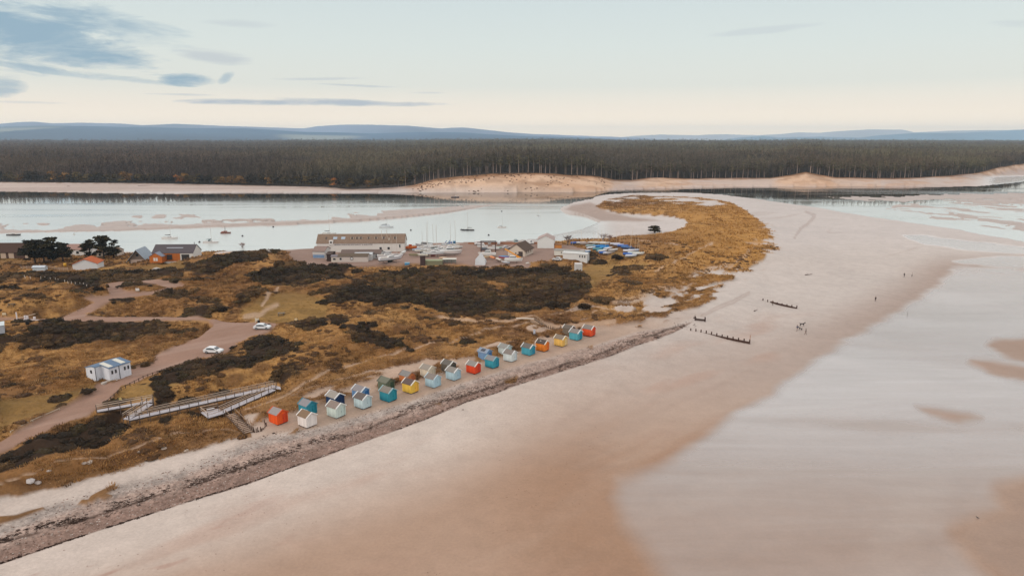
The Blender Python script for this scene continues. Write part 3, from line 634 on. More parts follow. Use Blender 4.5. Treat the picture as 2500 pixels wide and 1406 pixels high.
# ------------------------------------------------------------------ dune grass
def grass_cols(x, y):
    n = len(x); a = fbm(x, y, 24, 4, 2); b = fbm(x, y, 5, 3, 201); u = rng.random(n)
    c = L(146, 105, 66)[None]*np.ones((n, 1)); def_ = lambda c, d, m: c*(1-m[:, None])+d*m[:, None]
    c = def_(c, L(194, 147, 90), ss(.42, .62, a)*.8); c = def_(c, L(98, 70, 46), ss(.52, .66, b)*.8); c = def_(c, L(206, 166, 114), ss(.80, 1, u)*.75)
    c = c*(.72+.62*rng.random((n, 1)))
    return c
def grass(name, label, n, box, T, size, thr=.5, mod=None):
    x, y = pts_area(*box, n); G = gfield(GG, x, y); Sm = gfield(GS, x, y); rd = np.maximum(gfield(GE['road'], x, y), gfield(GE['yard'], x, y)); gr = gfield(GE['green'], x, y); pt = np.maximum(gfield(GE['path'], x, y), gfield(GE['carp'], x, y))
    k = (G > thr) & (Sm < .6) & (rd < .1) & (pt < .35) & (rng.random(len(x)) > gr*.75) & (rng.random(len(x)) < .35+1.3*ss(.35, .6, fbm(x, y, 6, 3, 202)))
    x, y = x[k], y[k]; z = gfield(GH, x, y); c = grass_cols(x, y)
    gold = (ss(1500, 1800, gfield(GE['PX'], x, y))*ss(770, 620, gfield(GE['PY'], x, y)))[:, None]; c = c*(1-gold*.7)+L(194, 144, 78)*gold*.7
    gr = gfield(GE['green'], x, y)[:, None]; c = c*(1-gr*.7)+L(142, 114, 66)*gr*.7
    s = size*rng.uniform(.55, 1.35, len(x))*(1-.5*gr[:, 0]); s3 = np.stack([s, s, s*(.55+.45*ss(.4, .65, fbm(x, y, 7, 2, 203)))], -1)
    me = scatter(name, *T, np.stack([x, y, z], -1), s3, rng.uniform(0, 6.28, len(x)), c, m_leaf, .16)
    return tag(link(name, me), label, 'grass', kind='stuff')
TB = blades(12, .62, .62, .09, 3)
gA = grass('dune_grass', 'brown and golden dune grass covering the near dunes', 150000, (-230, 90, 95, 255), TB, 1.0)
TB2 = blades(9, .9, .75, .2, 4)
gB = grass('dune_grass', 'tawny grass over the dunes behind the boatyard and along the spit', 90000, (-420, 340, 250, 640), TB2, 1.35)

# ------------------------------------------------------------------ marram tussocks in the open sand, gorse scrub
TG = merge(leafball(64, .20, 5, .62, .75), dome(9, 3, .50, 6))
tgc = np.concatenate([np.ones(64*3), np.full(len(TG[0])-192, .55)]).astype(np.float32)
def gorse(name, label, n, box, size, hz=1.0):
    x, y = pts_area(*box, n); Sm = gfield(GS, x, y)*gfield(GG, x, y); k = (Sm > .5) & (rng.random(len(x)) < .55+.5*ss(.4, .6, fbm(x, y, 9, 2, 301))); x, y = x[k], y[k]
    z = gfield(GH, x, y)-.1; a = ss(.42, .62, fbm(x, y, 12, 3, 302))[:, None]; u = rng.random((len(x), 1))
    c = L(64, 50, 36)*(1-a)+L(108, 82, 54)*a; c = c*(.62+.9*rng.random((len(x), 1))**1.5); c = np.where(u > .72, c*.5+L(92, 78, 48)*.45, c)
    s = size*(.55+1.0*rng.random(len(x))**2); s3 = np.stack([s, s*rng.uniform(.8, 1.2, len(x)), s*hz*rng.uniform(.7, 1.55, len(x))], -1)
    me = scatter(name, *TG, np.stack([x, y, z], -1), s3, rng.uniform(0, 6.28, len(x)), c, m_leaf, .22, tgc)
    return tag(link(name, me), label, 'gorse', kind='stuff')
gorse('gorse_scrub', 'dark gorse thickets on the near dunes around the car park and ramp', 30000, (-260, 60, 95, 215), 1.0, .8)
gorse('gorse_scrub', 'dark gorse thicket filling the hollow below the boatyard', 42000, (-330, 200, 205, 400), 1.5, .8)

# brown heather-like brush between grass and gorse
x, y = pts_area(-260, 150, 95, 330, 60000); k = (gfield(GG, x, y) > .5) & (gfield(GS, x, y) < .5) & (fbm(x, y, 6.5, 3, 611) > .60) & (np.maximum(gfield(GE['road'], x, y), gfield(GE['yard'], x, y)) < .05) & (gfield(GE['green'], x, y) < .5) & (np.maximum(gfield(GE['path'], x, y), gfield(GE['carp'], x, y)) < .3) & (rng.random(len(x)) < .6); x, y = x[k], y[k]
c = L(112, 80, 52)[None]*(1-rng.random((len(x), 1))*.0)*rng.uniform(.7, 1.45, (len(x), 1)); s = rng.uniform(.45, 1.1, len(x))
tag(link('brush', scatter('brush', *TG, np.stack([x, y, gfield(GH, x, y)-.1], -1), np.stack([s, s, s*.62], -1), rng.uniform(0, 6, len(x)), c, m_leaf, .22, tgc)), 'russet brown brush tufts dotted through the dune grass', 'brush', kind='stuff')
# ------------------------------------------------------------------ shingle stones and the seaweed line
x, y = pts_area(-140, 60, 78, 215, 240000); PX_, PY_ = proj(x, y, gfield(GH, x, y)); sbn = (PY_-yline(SHINGLE_T, PX_))/(yline(SHINGLE_B, PX_)-yline(SHINGLE_T, PX_)+1e-3)
k = (sbn > -.1) & (sbn < .99) & (PX_ < 1640) & (gfield(GG, x, y) < .3) & (rng.random(len(x)) < .25+.6*fbm(x, y, 5, 3, 501)*ss(.05, .5, sbn)); x, y, sbn = x[k], y[k], sbn[k]
u = rng.random((len(x), 1)); c = np.where(u < .35, L(120, 94, 82)[None], np.where(u < .75, L(168, 142, 130)[None], L(190, 174, 165)[None]))*rng.uniform(.8, 1.15, (len(x), 1)); s = rng.uniform(.05, .15, len(x))
tag(link('shingle_stones', scatter('shingle_stones', *dome(5, 2, .6, 9), np.stack([x, y, gfield(GH, x, y)], -1), s, rng.uniform(0, 6, len(x)), c, m_leaf, .05)), 'mixed brown and grey pebbles on the storm beach', 'pebbles', kind='stuff')
NW = 3600; X_ = rng.uniform(-200, 1700, NW); lo_ = rng.random(NW) < .62; Y_ = np.where(lo_, yline(WEED, X_)+rng.normal(0, 3.0, NW)+14*(fbm(X_, X_*0, 60, 3, 504)-.5), yline(SHINGLE_B, X_)+rng.normal(-1, .9, NW)); k = fbm(X_, X_*0, 22, 4, 503) > .40; P_ = np.array([un(a, b, 1.6 if l_ else 1.1) for a, b, l_ in zip(X_[k], Y_[k], lo_[k])]); x, y = P_[:, 0], P_[:, 1]
c = L(72, 54, 46)[None]*rng.uniform(.7, 1.4, (len(x), 1)); s = rng.uniform(.06, .24, len(x))
tag(link('seaweed', scatter('seaweed', *leafball(14, .5, 21, .3, .3), np.stack([x, y, gfield(GH, x, y)+.02], -1), np.stack([s*1.4, s*.8, s*.5], -1), rng.uniform(.3, .9, len(x)), c, m_leaf, .1)), 'dark broken seaweed line stranded along the shingle', 'seaweed', kind='stuff')

x, y = pts_area(-120, 130, 75, 130, 9000); PX_, PY_ = proj(x, y, gfield(GH, x, y)); k = (PY_-yline(SHINGLE_B, PX_) > 6) & (fbm(x*.6+y*.8, x*.8-y*.6, 7, 3, 506) > .60) & (sdp(GLEAM, PX_, PY_, 50) < -60) & (rng.random(len(x)) < .35); x, y = x[k], y[k]
c = L(128, 88, 74)[None]*rng.uniform(.7, 1.3, (len(x), 1)); s = rng.uniform(.03, .10, len(x))
tag(link('weed_scraps', scatter('weed_scraps', *leafball(7, .5, 22, .3, .3), np.stack([x, y, gfield(GH, x, y)+.01], -1), np.stack([s*1.5, s, s*.4], -1), rng.uniform(0, 3, len(x)), c, m_leaf, .1)), 'tiny scraps of reddish weed scattered on the lower sand', 'seaweed', kind='stuff')
# scattered bushes on the far dune cliff
x = rng.uniform(-160, 500, 2600); px_ = rng.uniform(1000, 1480, 2600); d_ = fshore_r(px_)-rng.uniform(0, 80, 2600); x = (px_-1250)/F*d_*CP; y = d_; k = (fbm(x, y, 14, 3, 507) > .46) & (rng.random(len(x)) < .22); x, y = x[k], y[k]; s = rng.uniform(.3, 1.25, len(x))
tag(link('dune_bushes', scatter('dune_bushes', *TG, np.stack([x, y, gfield(GH, x, y)-.1], -1), s, rng.uniform(0, 6, len(x)), L(112, 78, 54)[None]*rng.uniform(.6, 1.3, (len(x), 1)), m_leaf, .2, tgc)), 'brown tussocks speckling the sand cliff across the water', 'tussocks', kind='stuff')

# ------------------------------------------------------------------ forest on the far shore
def pine_tmpl(nl, seed, trunk=True):
    v, f_ = leafball(nl, .30, seed, 1.0, .35); v = v*np.array([.34, .34, .36]); v[:, 2] = v[:, 2]*1.0+.68
    k = 1.08-.5*np.clip(v[:, 2]-.6, 0, 1); v[:, :2] *= k[:, None]
    return v.astype(np.float32), f_
def edge_xy(px, off): d = fshore_r(px)+off; return (px-1250)/F*(d*CP), d
m_bark, t, p = newmat('pine_bark'); p.inputs['Base Color'].default_value = L4(172, 148, 134); p.inputs['Roughness'].default_value = .95
m_needle, t, p = newmat('pine_needles')
ob = t.nodes.new('ShaderNodeObjectInfo'); cvr = attr(t, 'cover').outputs['Color']
t.links.new(mixc(t, 1.0, cvr, mixc(t, ob.outputs['Random'], (.75, .72, .75, 1), (1.3, 1.25, 1.1, 1)), 'MULTIPLY'), p.inputs['Base Color']); p.inputs['Roughness'].default_value = .9; p.inputs['Specular IOR Level'].default_value = .1
def tube(pts, rad, n=6):
    V = []; Fc = []
    for i, (q, r) in enumerate(zip(pts, rad)):
        for k in range(n): a = 2*math.pi*k/n; V.append((q[0]+r*math.cos(a), q[1]+r*math.sin(a), q[2]))
    for i in range(len(pts)-1):
        for k in range(n): Fc.append((i*n+k, i*n+(k+1) % n, (i+1)*n+(k+1) % n, (i+1)*n+k))
    return np.array(V, np.float32), np.array(Fc, np.int32)
PCOL = L(96, 90, 70)
crowns = []; trunks = []
for i in range(5):
    g_ = np.random.default_rng(40+i); V = []; Fc = []; C = []; n = 0
    for b in range(7):
        v, f_ = leafball(17, .42, 50+i*9+b, .75, .5); hgt = .56+.40*b/6; rr = .19*(1-.5*(hgt-.5)/.5)
        a = b*2.4+i; c = np.array([math.cos(a)*rr*.55, math.sin(a)*rr*.55, hgt-.05]); v = v*np.array([rr*.9, rr*.9, .10])+c
        V.append(v); Fc.append(f_+n); n += len(v); C.append(np.full((len(v), 3), 1.0)*PCOL*g_.uniform(.75, 1.3))
    crowns.append(mesh_np('crown', np.concatenate(V)*[20, 20, 20], np.concatenate(Fc), m_needle, {'cover': np.concatenate(C)}))
    ben = g_.uniform(-.4, .4); trunks.append(mesh_np('trunk', *tube([(0, 0, -2), (ben*.3, 0, 7), (ben, .2, 13), (ben, 0, 18)], [.42, .34, .26, .1], 5), m_bark))
pxs = np.linspace(-60, 2560, 262)
for i, px in enumerate(pxs):
    px = px+rng.uniform(-9, 9)
    if px < 960: continue
    x, y = edge_xy(px, rng.uniform(0, 1)**2*22+(6 if np.interp(px, DTx[:, 0], DTx[:, 1]) > 9 else 0)); k = i % 5
    z = gz(x, y); s = rng.uniform(.70, 1.14)*np.interp(px, [960, 1500, 2250, 2450, 2560], [1, 1, 1, .72, .55])
    tr = bpy.data.objects.new('pine_tree', None); COL.objects.link(tr); tr.location = (x, y, z); tr.rotation_euler = (0, 0, rng.uniform(0, 6.28)); tr.scale = (s, s, s)
    seg_ = 'left of the orange sand cliff' if px < 1060 else 'standing on top of the big orange sand cliff' if px < 1490 else 'right of the cliff, above the narrow far beach' if px < 1900 else 'behind the pointed sand peak' if px < 2060 else 'at the far right end of the shore'
    tag(tr, 'tall bare-stemmed pine at the forest edge '+seg_, 'pine tree', 'forest edge pines '+seg_)
    tk_ = link('trunk', trunks[k], tr); tk_.scale = (q_ := rng.uniform(.55, 1.1), q_, 1); link('crown', crowns[k], tr)
# autumn broadleaf row on the left
bcrown = []
for i, (c, amp) in enumerate([(L(74, 66, 50), .2), (L(104, 90, 60), .2), (L(136, 104, 62), .2), (L(166, 110, 62), .25), (L(66, 58, 48), .2)]):
    V = []; Fc = []; C = []; n = 0; g_ = np.random.default_rng(140+i)
    for b in range(6):
        v, f_ = leafball(22, .34, 150+i*9+b, .9, .55); a = b*1.9+i; rr = .32; hh = .25+.46*(b % 3)/2
        v = v*np.array([rr, rr, .26])+np.array([math.cos(a)*.2, math.sin(a)*.2, hh]); V.append(v); Fc.append(f_+n); n += len(v); C.append(np.full((len(v), 3), 1.0)*c*g_.uniform(.75, 1.25))
    bcrown.append(mesh_np('crown', np.concatenate(V)*10.0, np.concatenate(Fc), m_needle, {'cover': np.concatenate(C)}))
m_bark2, t, p = newmat('dark_bark'); p.inputs['Base Color'].default_value = L4(70, 58, 50); p.inputs['Roughness'].default_value = .95
btr = mesh_np('trunk', *tube([(0, 0, -1), (.1, 0, 2.5), (0, .1, 6)], [.26, .18, .06], 5), m_bark2)
AUT = 0; ORD = ['first', 'second', 'third', 'fourth', 'fifth', 'sixth', 'seventh', 'eighth', 'ninth', 'tenth', 'eleventh', 'twelfth', 'thirteenth', 'fourteenth', 'fifteenth', 'sixteenth', 'seventeenth', 'eighteenth', 'nineteenth', 'twentieth']
gold_at = [(428, 3), (440, 2), (530, 2), (548, 2), (570, 2), (585, 2), (644, 2), (808, 3), (112, 2), (140, 2), (40, 2), (300, 2), (20, 1), (850, 1), (890, 2)]
for i, px in enumerate(np.linspace(-70, 1000, 92)):
    px0 = px; px = px+rng.uniform(-3, 3); near_g = [g_ for g_ in gold_at if abs(g_[0]-px) < 6]
    x, y = edge_xy(px, rng.uniform(1, 7)); z = gz(x, y); s = rng.uniform(.95, 1.35)
    k = near_g[0][1] if near_g else int(rng.choice([0, 1, 4, 0, 4]))
    tr = bpy.data.objects.new('broadleaf_tree', None); COL.objects.link(tr); tr.location = (x, y, z); tr.rotation_euler = (0, 0, rng.uniform(0, 6.28)); tr.scale = (s, s, s*rng.uniform(.85, 1.15))
    nm = {0: 'low dark green rounded tree on the far shore edge of the wood', 1: 'low olive green rounded tree on the far shore edge of the wood', 2: 'low golden autumn tree on the far shore edge of the wood', 3: 'low bright orange autumn tree on the far shore edge of the wood', 4: 'low bare brown rounded tree on the far shore edge of the wood'}[k]
    if k in (2, 3): AUT += 1; nm = nm.replace('low ', 'low ').replace(' on the far shore edge of the wood', ' across the water, %s autumn-coloured one from the left' % ORD[AUT-1])
    tag(tr, nm, 'tree', {0: 'dark green', 1: 'olive', 2: 'autumn', 3: 'autumn', 4: 'bare brown'}[k]+' shore trees along the far bank')
    link('trunk', btr, tr); link('crown', bcrown[k], tr)
# the mass of the forest behind: cluster size grows with distance
def forest(name, label, d0, d1, sfac, tm, seed, hh):
    nper = []; d = d0; P = []; Sx = []
    while d < d1:
        s = d*sfac; w = d*1.0+60; m = int(2*w/s); x = np.linspace(-w, w, m)+rng.uniform(-.45, .45, m)*s; y = d+rng.uniform(-.5, .5, m)*s
        P.append(np.stack([x, y], -1)); Sx.append(np.full(m, s)); d += s*.85
    P = np.concatenate(P); Sx = np.concatenate(Sx); x, y = P[:, 0], P[:, 1]
    px = bearing(x, y); k = (y-fshore_r(px) > 8) & ~((px > 1500) & (y > 5400)); x, y, Sx, px = x[k], y[k], Sx[k], px[k]
    z = gfield(GH, x, y); n = len(x)
    lft = ss(1100, 300, px)[:, None]; a = ss(.4, .62, fbm(x, y, 160, 4, 401))[:, None]; u = rng.random((n, 1))
    c = L(116, 108, 84)*(1-a)+L(94, 84, 72)*a; c = c*(1-lft)+(L(112, 92, 78)*(1-a)+L(86, 72, 64)*a)*lft; c = c*(.6+.8*u); pt_ = ss(.45, .62, fbm(x*.5, y, 90, 3, 405))[:, None]; c = c*(1-pt_*.3)+L(140, 118, 92)*pt_*.3
    ht = (1+.30*(rng.random(n) > .93))*hh*rng.uniform(.72, 1.2, n)*(.8+.4*fbm(x, y, 60, 2, 404))*(.85+.3*fbm(x, y, 240, 2, 402))*np.interp(px, [2200, 2500, 2700], [1, .7, .6])*(1+.25*ss(2000, 5000, y))
    ht = ht*(1-.35*ss(40, 8, y-fshore_r(px))*ss(1000, 900, px))
    wd = np.maximum(Sx*.62, 2.6); s3 = np.stack([wd*2.1, wd*2.1, ht], -1)
    me = scatter(name, *tm, np.stack([x, y, z], -1), s3, rng.uniform(0, 6.28, n), c, m_leaf, .28)
    return tag(link(name, me), label, 'forest', kind='stuff')
tm1 = pine_tmpl(34, 7); tm2 = pine_tmpl(15, 8)
tm1 = (np.concatenate([tm1[0], np.array([(-.02, 0, -.05), (.02, 0, -.05), (0, .01, .8)], np.float32)]), np.concatenate([tm1[1], np.array([[len(tm1[0]), len(tm1[0])+1, len(tm1[0])+2]], np.int32)]))
forest('pine_forest', 'dense dark pine forest behind the far shore', 800, 1700, .0062, tm1, 1, 20)
forest('pine_forest', 'hazy far part of the pine forest reaching to the hills', 1700, 5600, .0052, tm2, 2, 20)

# ------------------------------------------------------------------ haze
hz = bpy.data.materials.new('haze_air'); hz.use_nodes = True; t = hz.node_tree; t.nodes.clear()
o_ = t.nodes.new('ShaderNodeOutputMaterial'); v_ = t.nodes.new('ShaderNodeVolumePrincipled'); t.links.new(v_.outputs[0], o_.inputs['Volume'])
v_.inputs['Color'].default_value = (.64, .82, .99, 1); v_.inputs['Density'].default_value = 6.5e-5; v_.inputs['Anisotropy'].default_value = .2
bx = 14000.0; zt = 262.0; zb = -3.5
Vb = np.array([(x, y, z) for z in (zb, zt) for x, y in ((-bx, -400), (bx, -400), (bx, bx), (-bx, bx))], float)
Fb = np.array([(0, 3, 2, 1), (4, 5, 6, 7), (0, 1, 5, 4), (1, 2, 6, 5), (2, 3, 7, 6), (3, 0, 4, 7)])
haze = tag(link('haze', mesh_np('haze', Vb, Fb, hz)), 'thin bluish sea haze', 'haze', kind='stuff')
# ------------------------------------------------------------------ mesh builder and plain materials
class MB:
    def __init__(s): s.v = []; s.f = []
    def poly(s, pts, *faces):
        n = len(s.v); s.v += [tuple(float(c) for c in p_) for p_ in pts]; s.f += [tuple(i+n for i in f_) for f_ in faces]; return s
    def box(s, x0, x1, y0, y1, z0, z1):
        return s.poly([(x0,y0,z0),(x1,y0,z0),(x1,y1,z0),(x0,y1,z0),(x0,y0,z1),(x1,y0,z1),(x1,y1,z1),(x0,y1,z1)], (0,3,2,1),(4,5,6,7),(0,1,5,4),(1,2,6,5),(2,3,7,6),(3,0,4,7))
    def hexa(s, b, t_):                                  # any two quads joined
        return s.poly(list(b)+list(t_), (0,3,2,1),(4,5,6,7),(0,1,5,4),(1,2,6,5),(2,3,7,6),(3,0,4,7))
    def beam(s, a, b, w, h=None):
        a = Vector(a); b = Vector(b); h = h or w; d = (b-a).normalized(); up = Vector((0,0,1)) if abs(d.z) < .95 else Vector((1,0,0))
        r = d.cross(up).normalized()*w/2; u = r.cross(d).normalized()*h/2
        return s.hexa([a-r-u, a+r-u, a+r+u, a-r+u], [b-r-u, b+r-u, b+r+u, b-r+u])
    def tube(s, a, b, r0, r1=None, n=8):
        r1 = r0 if r1 is None else r1; a = Vector(a); b = Vector(b); d = (b-a).normalized(); up = Vector((0,0,1)) if abs(d.z) < .95 else Vector((1,0,0))
        e = d.cross(up).normalized(); g_ = e.cross(d).normalized(); P = []
        for c, r in ((a, r0), (b, r1)):
            for k in range(n): P.append(c+(e*math.cos(2*math.pi*k/n)+g_*math.sin(2*math.pi*k/n))*r)
        return s.poly(P, *[(k, (k+1) % n, n+(k+1) % n, n+k) for k in range(n)], tuple(range(n))[::-1], tuple(range(n, 2*n)))
    def prism(s, prof, y0, y1):                          # profile in x,z extruded along y
        n = len(prof); return s.poly([(x, y0, z) for x, z in prof]+[(x, y1, z) for x, z in prof], tuple(range(n)), tuple(range(n, 2*n))[::-1], *[(k, n+k, n+(k+1) % n, (k+1) % n) for k in range(n)])
    def prismx(s, prof, x0, x1):                         # profile in y,z extruded along x
        n = len(prof); return s.poly([(x0, y, z) for y, z in prof]+[(x1, y, z) for y, z in prof], tuple(range(n))[::-1], tuple(range(n, 2*n)), *[(k, (k+1) % n, n+(k+1) % n, n+k) for k in range(n)])
    def ball(s, c, r, nu=10, nv=6, sz=1):
        P = []; Fc = []
        for j in range(nv+1):
            ph = -math.pi/2+math.pi*j/nv
            for i in range(nu): a = 2*math.pi*i/nu; P.append((c[0]+r*math.cos(a)*math.cos(ph), c[1]+r*math.sin(a)*math.cos(ph), c[2]+r*sz*math.sin(ph)))
        for j in range(nv):
            for i in range(nu): Fc.append((j*nu+i, j*nu+(i+1) % nu, (j+1)*nu+(i+1) % nu, (j+1)*nu+i))
        return s.poly(P, *Fc)
    def mesh(s, name, smooth=False, bev=0):
        me = bpy.data.meshes.new(name); me.from_pydata(s.v, [], s.f); me.validate()
        import bmesh
        bm = bmesh.new(); bm.from_mesh(me); bmesh.ops.recalc_face_normals(bm, faces=bm.faces)
        if bev: bmesh.ops.bevel(bm, geom=list(bm.edges), offset=bev, segments=2, profile=.6, affect='EDGES')
        bm.to_mesh(me); bm.free()
        if smooth: me.polygons.foreach_set('use_smooth', [True]*len(me.polygons))
        return me
    def add(s, name, mat, parent, smooth=False, bev=0, loc=(0,0,0), rz=0):
        me = s.mesh(name, smooth, bev); me.materials.append(mat); return link(name, me, parent, loc, rz)
_mc = {}
def mat(rgb, rough=.75, var=.12, spec=.3, sc=3.0, metal=0, streak=False):
    key = (rgb, rough, var, spec, sc, metal, streak)
    if key in _mc: return _mc[key]
    m, t, p = newmat('paint_%d' % len(_mc))
    tc_ = t.nodes.new('ShaderNodeTexCoord').outputs['Object']
    n1 = noise(t, sc, 4, .65, scaled(t, tc_, (1, 1, .25) if streak else (1, 1, 1)))
    v_ = M(t, 'MULTIPLY_ADD', M(t, 'SUBTRACT', n1, .5), var*2.4, 1.0); cb = t.nodes.new('ShaderNodeCombineXYZ')
    for i in range(3): t.links.new(v_, cb.inputs[i])
    t.links.new(mixc(t, 1.0, L4(*rgb), cb.outputs[0], 'MULTIPLY'), p.inputs['Base Color'])
    p.inputs['Roughness'].default_value = rough; p.inputs['Specular IOR Level'].default_value = spec; p.inputs['Metallic'].default_value = metal
    _mc[key] = m; return m
def planks(rgb, w=.16, axis='y', var=.2):
    key = ('pl', rgb, w, axis)
    if key in _mc: return _mc[key]
    m, t, p = newmat('boards_%d' % len(_mc)); tc_ = t.nodes.new('ShaderNodeTexCoord').outputs['Object']; sx = t.nodes.new('ShaderNodeSeparateXYZ'); t.links.new(tc_, sx.inputs[0])
    c = M(t, 'ADD', sx.outputs[0], sx.outputs[1]) if axis == 'v' else sx.outputs[{'x': 0, 'y': 1, 'z': 2}[axis]]
    fr = M(t, 'FRACT', M(t, 'DIVIDE', c, w)); gap = M(t, 'LESS_THAN', fr, .14)
    wn_ = t.nodes.new('ShaderNodeTexWhiteNoise'); wn_.noise_dimensions = '1D'; t.links.new(M(t, 'FLOOR', M(t, 'DIVIDE', c, w)), wn_.inputs['W'])
    n1 = noise(t, 2.5, 4, .65, scaled(t, tc_, (1, 1, .3)))
    v_ = M(t, 'MULTIPLY', M(t, 'MULTIPLY_ADD', wn_.outputs[0], var, 1-var/2), M(t, 'MULTIPLY_ADD', M(t, 'SUBTRACT', n1, .5), .35, 1.0)); v_ = M(t, 'MULTIPLY', v_, M(t, 'MULTIPLY_ADD', gap, -.28, 1.0))
    cb = t.nodes.new('ShaderNodeCombineXYZ')
    for i in range(3): t.links.new(v_, cb.inputs[i])
    t.links.new(mixc(t, 1.0, L4(*rgb), cb.outputs[0], 'MULTIPLY'), p.inputs['Base Color']); p.inputs['Roughness'].default_value = .75; p.inputs['Specular IOR Level'].default_value = .25
    _mc[key] = m; return m
WHITE = mat((238, 234, 230)); DARK = mat((48, 42, 40)); GLASS = mat((52, 56, 62), .15, .05, .8); WOOD = mat((150, 122, 98), sc=6); GREYWOOD = planks((206, 200, 205), .2, 'x'); BLACK = mat((34, 30, 30)); STEEL = mat((150, 150, 155), .4, .05, .6)
def thing(name, label, cat, loc, rz=0, group=None):
    o = bpy.data.objects.new(name, None); o.empty_display_size = .5; COL.objects.link(o); o.location = loc; o.rotation_euler = (0, 0, rz); return tag(o, label, cat, group)
def pxm(loc): return F/(loc[1]*CP+(H-loc[2])*SP)

# ------------------------------------------------------------------ beach huts
HUTS = [  # near corner px, py, wall, trim, roof, door shade, label, scale, extra
 (678.4,1040,(236,88,30),None,(160,152,150),(216,70,32),'vivid orange-red hut with plain grey roof, alone at the near end beside the stairs',1.0,None),
 (750.4,1018,(52,146,168),None,(150,146,150),(28,132,152),'teal hut with grey roof behind the all-white hut',1.0,None),
 (749.6,1047,(238,226,222),(246,240,236),(140,116,94),(236,226,222),'plain white hut with brown roof, nearest the shingle at the near end of the row',1.0,'nodoor'),
 (818.4,998,(30,58,98),(236,236,238),(164,156,148),(28,52,92),'dark navy hut with white trim in the back row',1.03,None),
 (821.6,1023.5,(206,220,214),(240,242,240),(148,132,124),(196,214,208),'pale mint hut with white trim in front of the navy hut',1.02,None),
 (882,981,(110,150,196),(232,236,240),(148,142,144),(50,106,164),'mid blue hut with white trim behind the ice-blue hut with the darkest brown roof',1.0,None),
 (886.4,1001,(196,216,220),(238,240,240),(112,102,98),(190,212,218),'ice-blue hut with dark brown roof, directly seaward of a mid blue hut',1.0,None),
 (944,959,(104,112,92),(96,100,88),(122,122,108),(58,80,64),'moss green hut with green roof in the back row',1.0,None),
 (949.6,984,(48,142,160),(160,196,204),(138,130,122),(30,140,156),'teal hut standing in front of the moss green hut',1.0,None),
 (996,942,(206,124,72),(160,132,116),(142,138,136),(176,98,62),'faded orange-brown hut with grey roof behind the golden yellow hut',.98,None),
 (1004,963,(248,192,78),(244,238,226),(108,92,88),(240,182,70),'golden yellow hut with dark roof in front of the orange-brown hut',.98,None),
 (1046.4,925,(222,208,186),(236,228,212),(158,148,138),(206,194,172),'cream hut in the back row between the orange-brown and charcoal huts',.97,None),
 (1059.2,949,(178,208,222),(196,218,228),(142,132,126),(176,208,222),'light blue hut with pale blue trim standing in front of the cream hut',.97,None),
 (1097.6,913,(98,90,80),(240,240,236),(112,106,100),(68,70,66),'charcoal hut with bright white trim in the back row',.96,None),
 (1108.8,931,(178,204,216),(242,242,242),(146,140,134),(170,200,218),'light blue hut with white trim in front of the charcoal hut',.96,None),
 (1159.2,915,(226,72,32),(242,230,222),(150,144,138),(206,58,32),'red hut with white trim standing alone in the middle of the row',.95,None),
 (1187,882,(116,148,186),(140,168,200),(150,160,176),(64,112,168),'dusty blue hut with a black solar panel on its roof',.95,'solar'),
 (1204,901,(54,152,172),(140,186,198),(142,140,142),(38,140,166),'teal hut with plain grey roof in front of the hut with the solar panel',.95,None),
 (1236,870,(198,208,206),(206,216,216),(152,150,146),(172,206,212),'pale grey hut with pale blue gable in the back row',.94,None),
 (1249.6,885.3,(212,220,220),(236,240,242),(138,128,122),(204,218,224),'off-white hut in front of the pale grey hut',.95,None),
 (1293.6,870,(74,160,180),(236,240,240),(116,110,106),(44,142,172),'teal hut with white trim beside the bright orange hut',.97,None),
 (1329.2,860,(246,132,40),(240,228,216),(92,82,76),(226,112,36),'bright orange hut with dark patched roof',.98,'vent'),
 (1373.2,848,(232,186,98),(246,236,216),(140,126,112),(234,206,150),'pale yellow hut with brownish roof near the far end of the row',.98,None),
 (1393,822,(122,108,94),(236,232,226),(114,104,96),(86,80,76),'brown-grey hut in the back row at the far end',.98,None),
 (1410,833,(84,166,182),(232,238,240),(142,134,130),(46,146,172),'light teal hut in front of the brown-grey hut at the far end',1.0,None),
 (1442.8,823.5,(234,86,40),(240,230,224),(140,130,124),(216,72,38),'orange-red hut with white trim, last at the far end of the row',1.02,None),
]
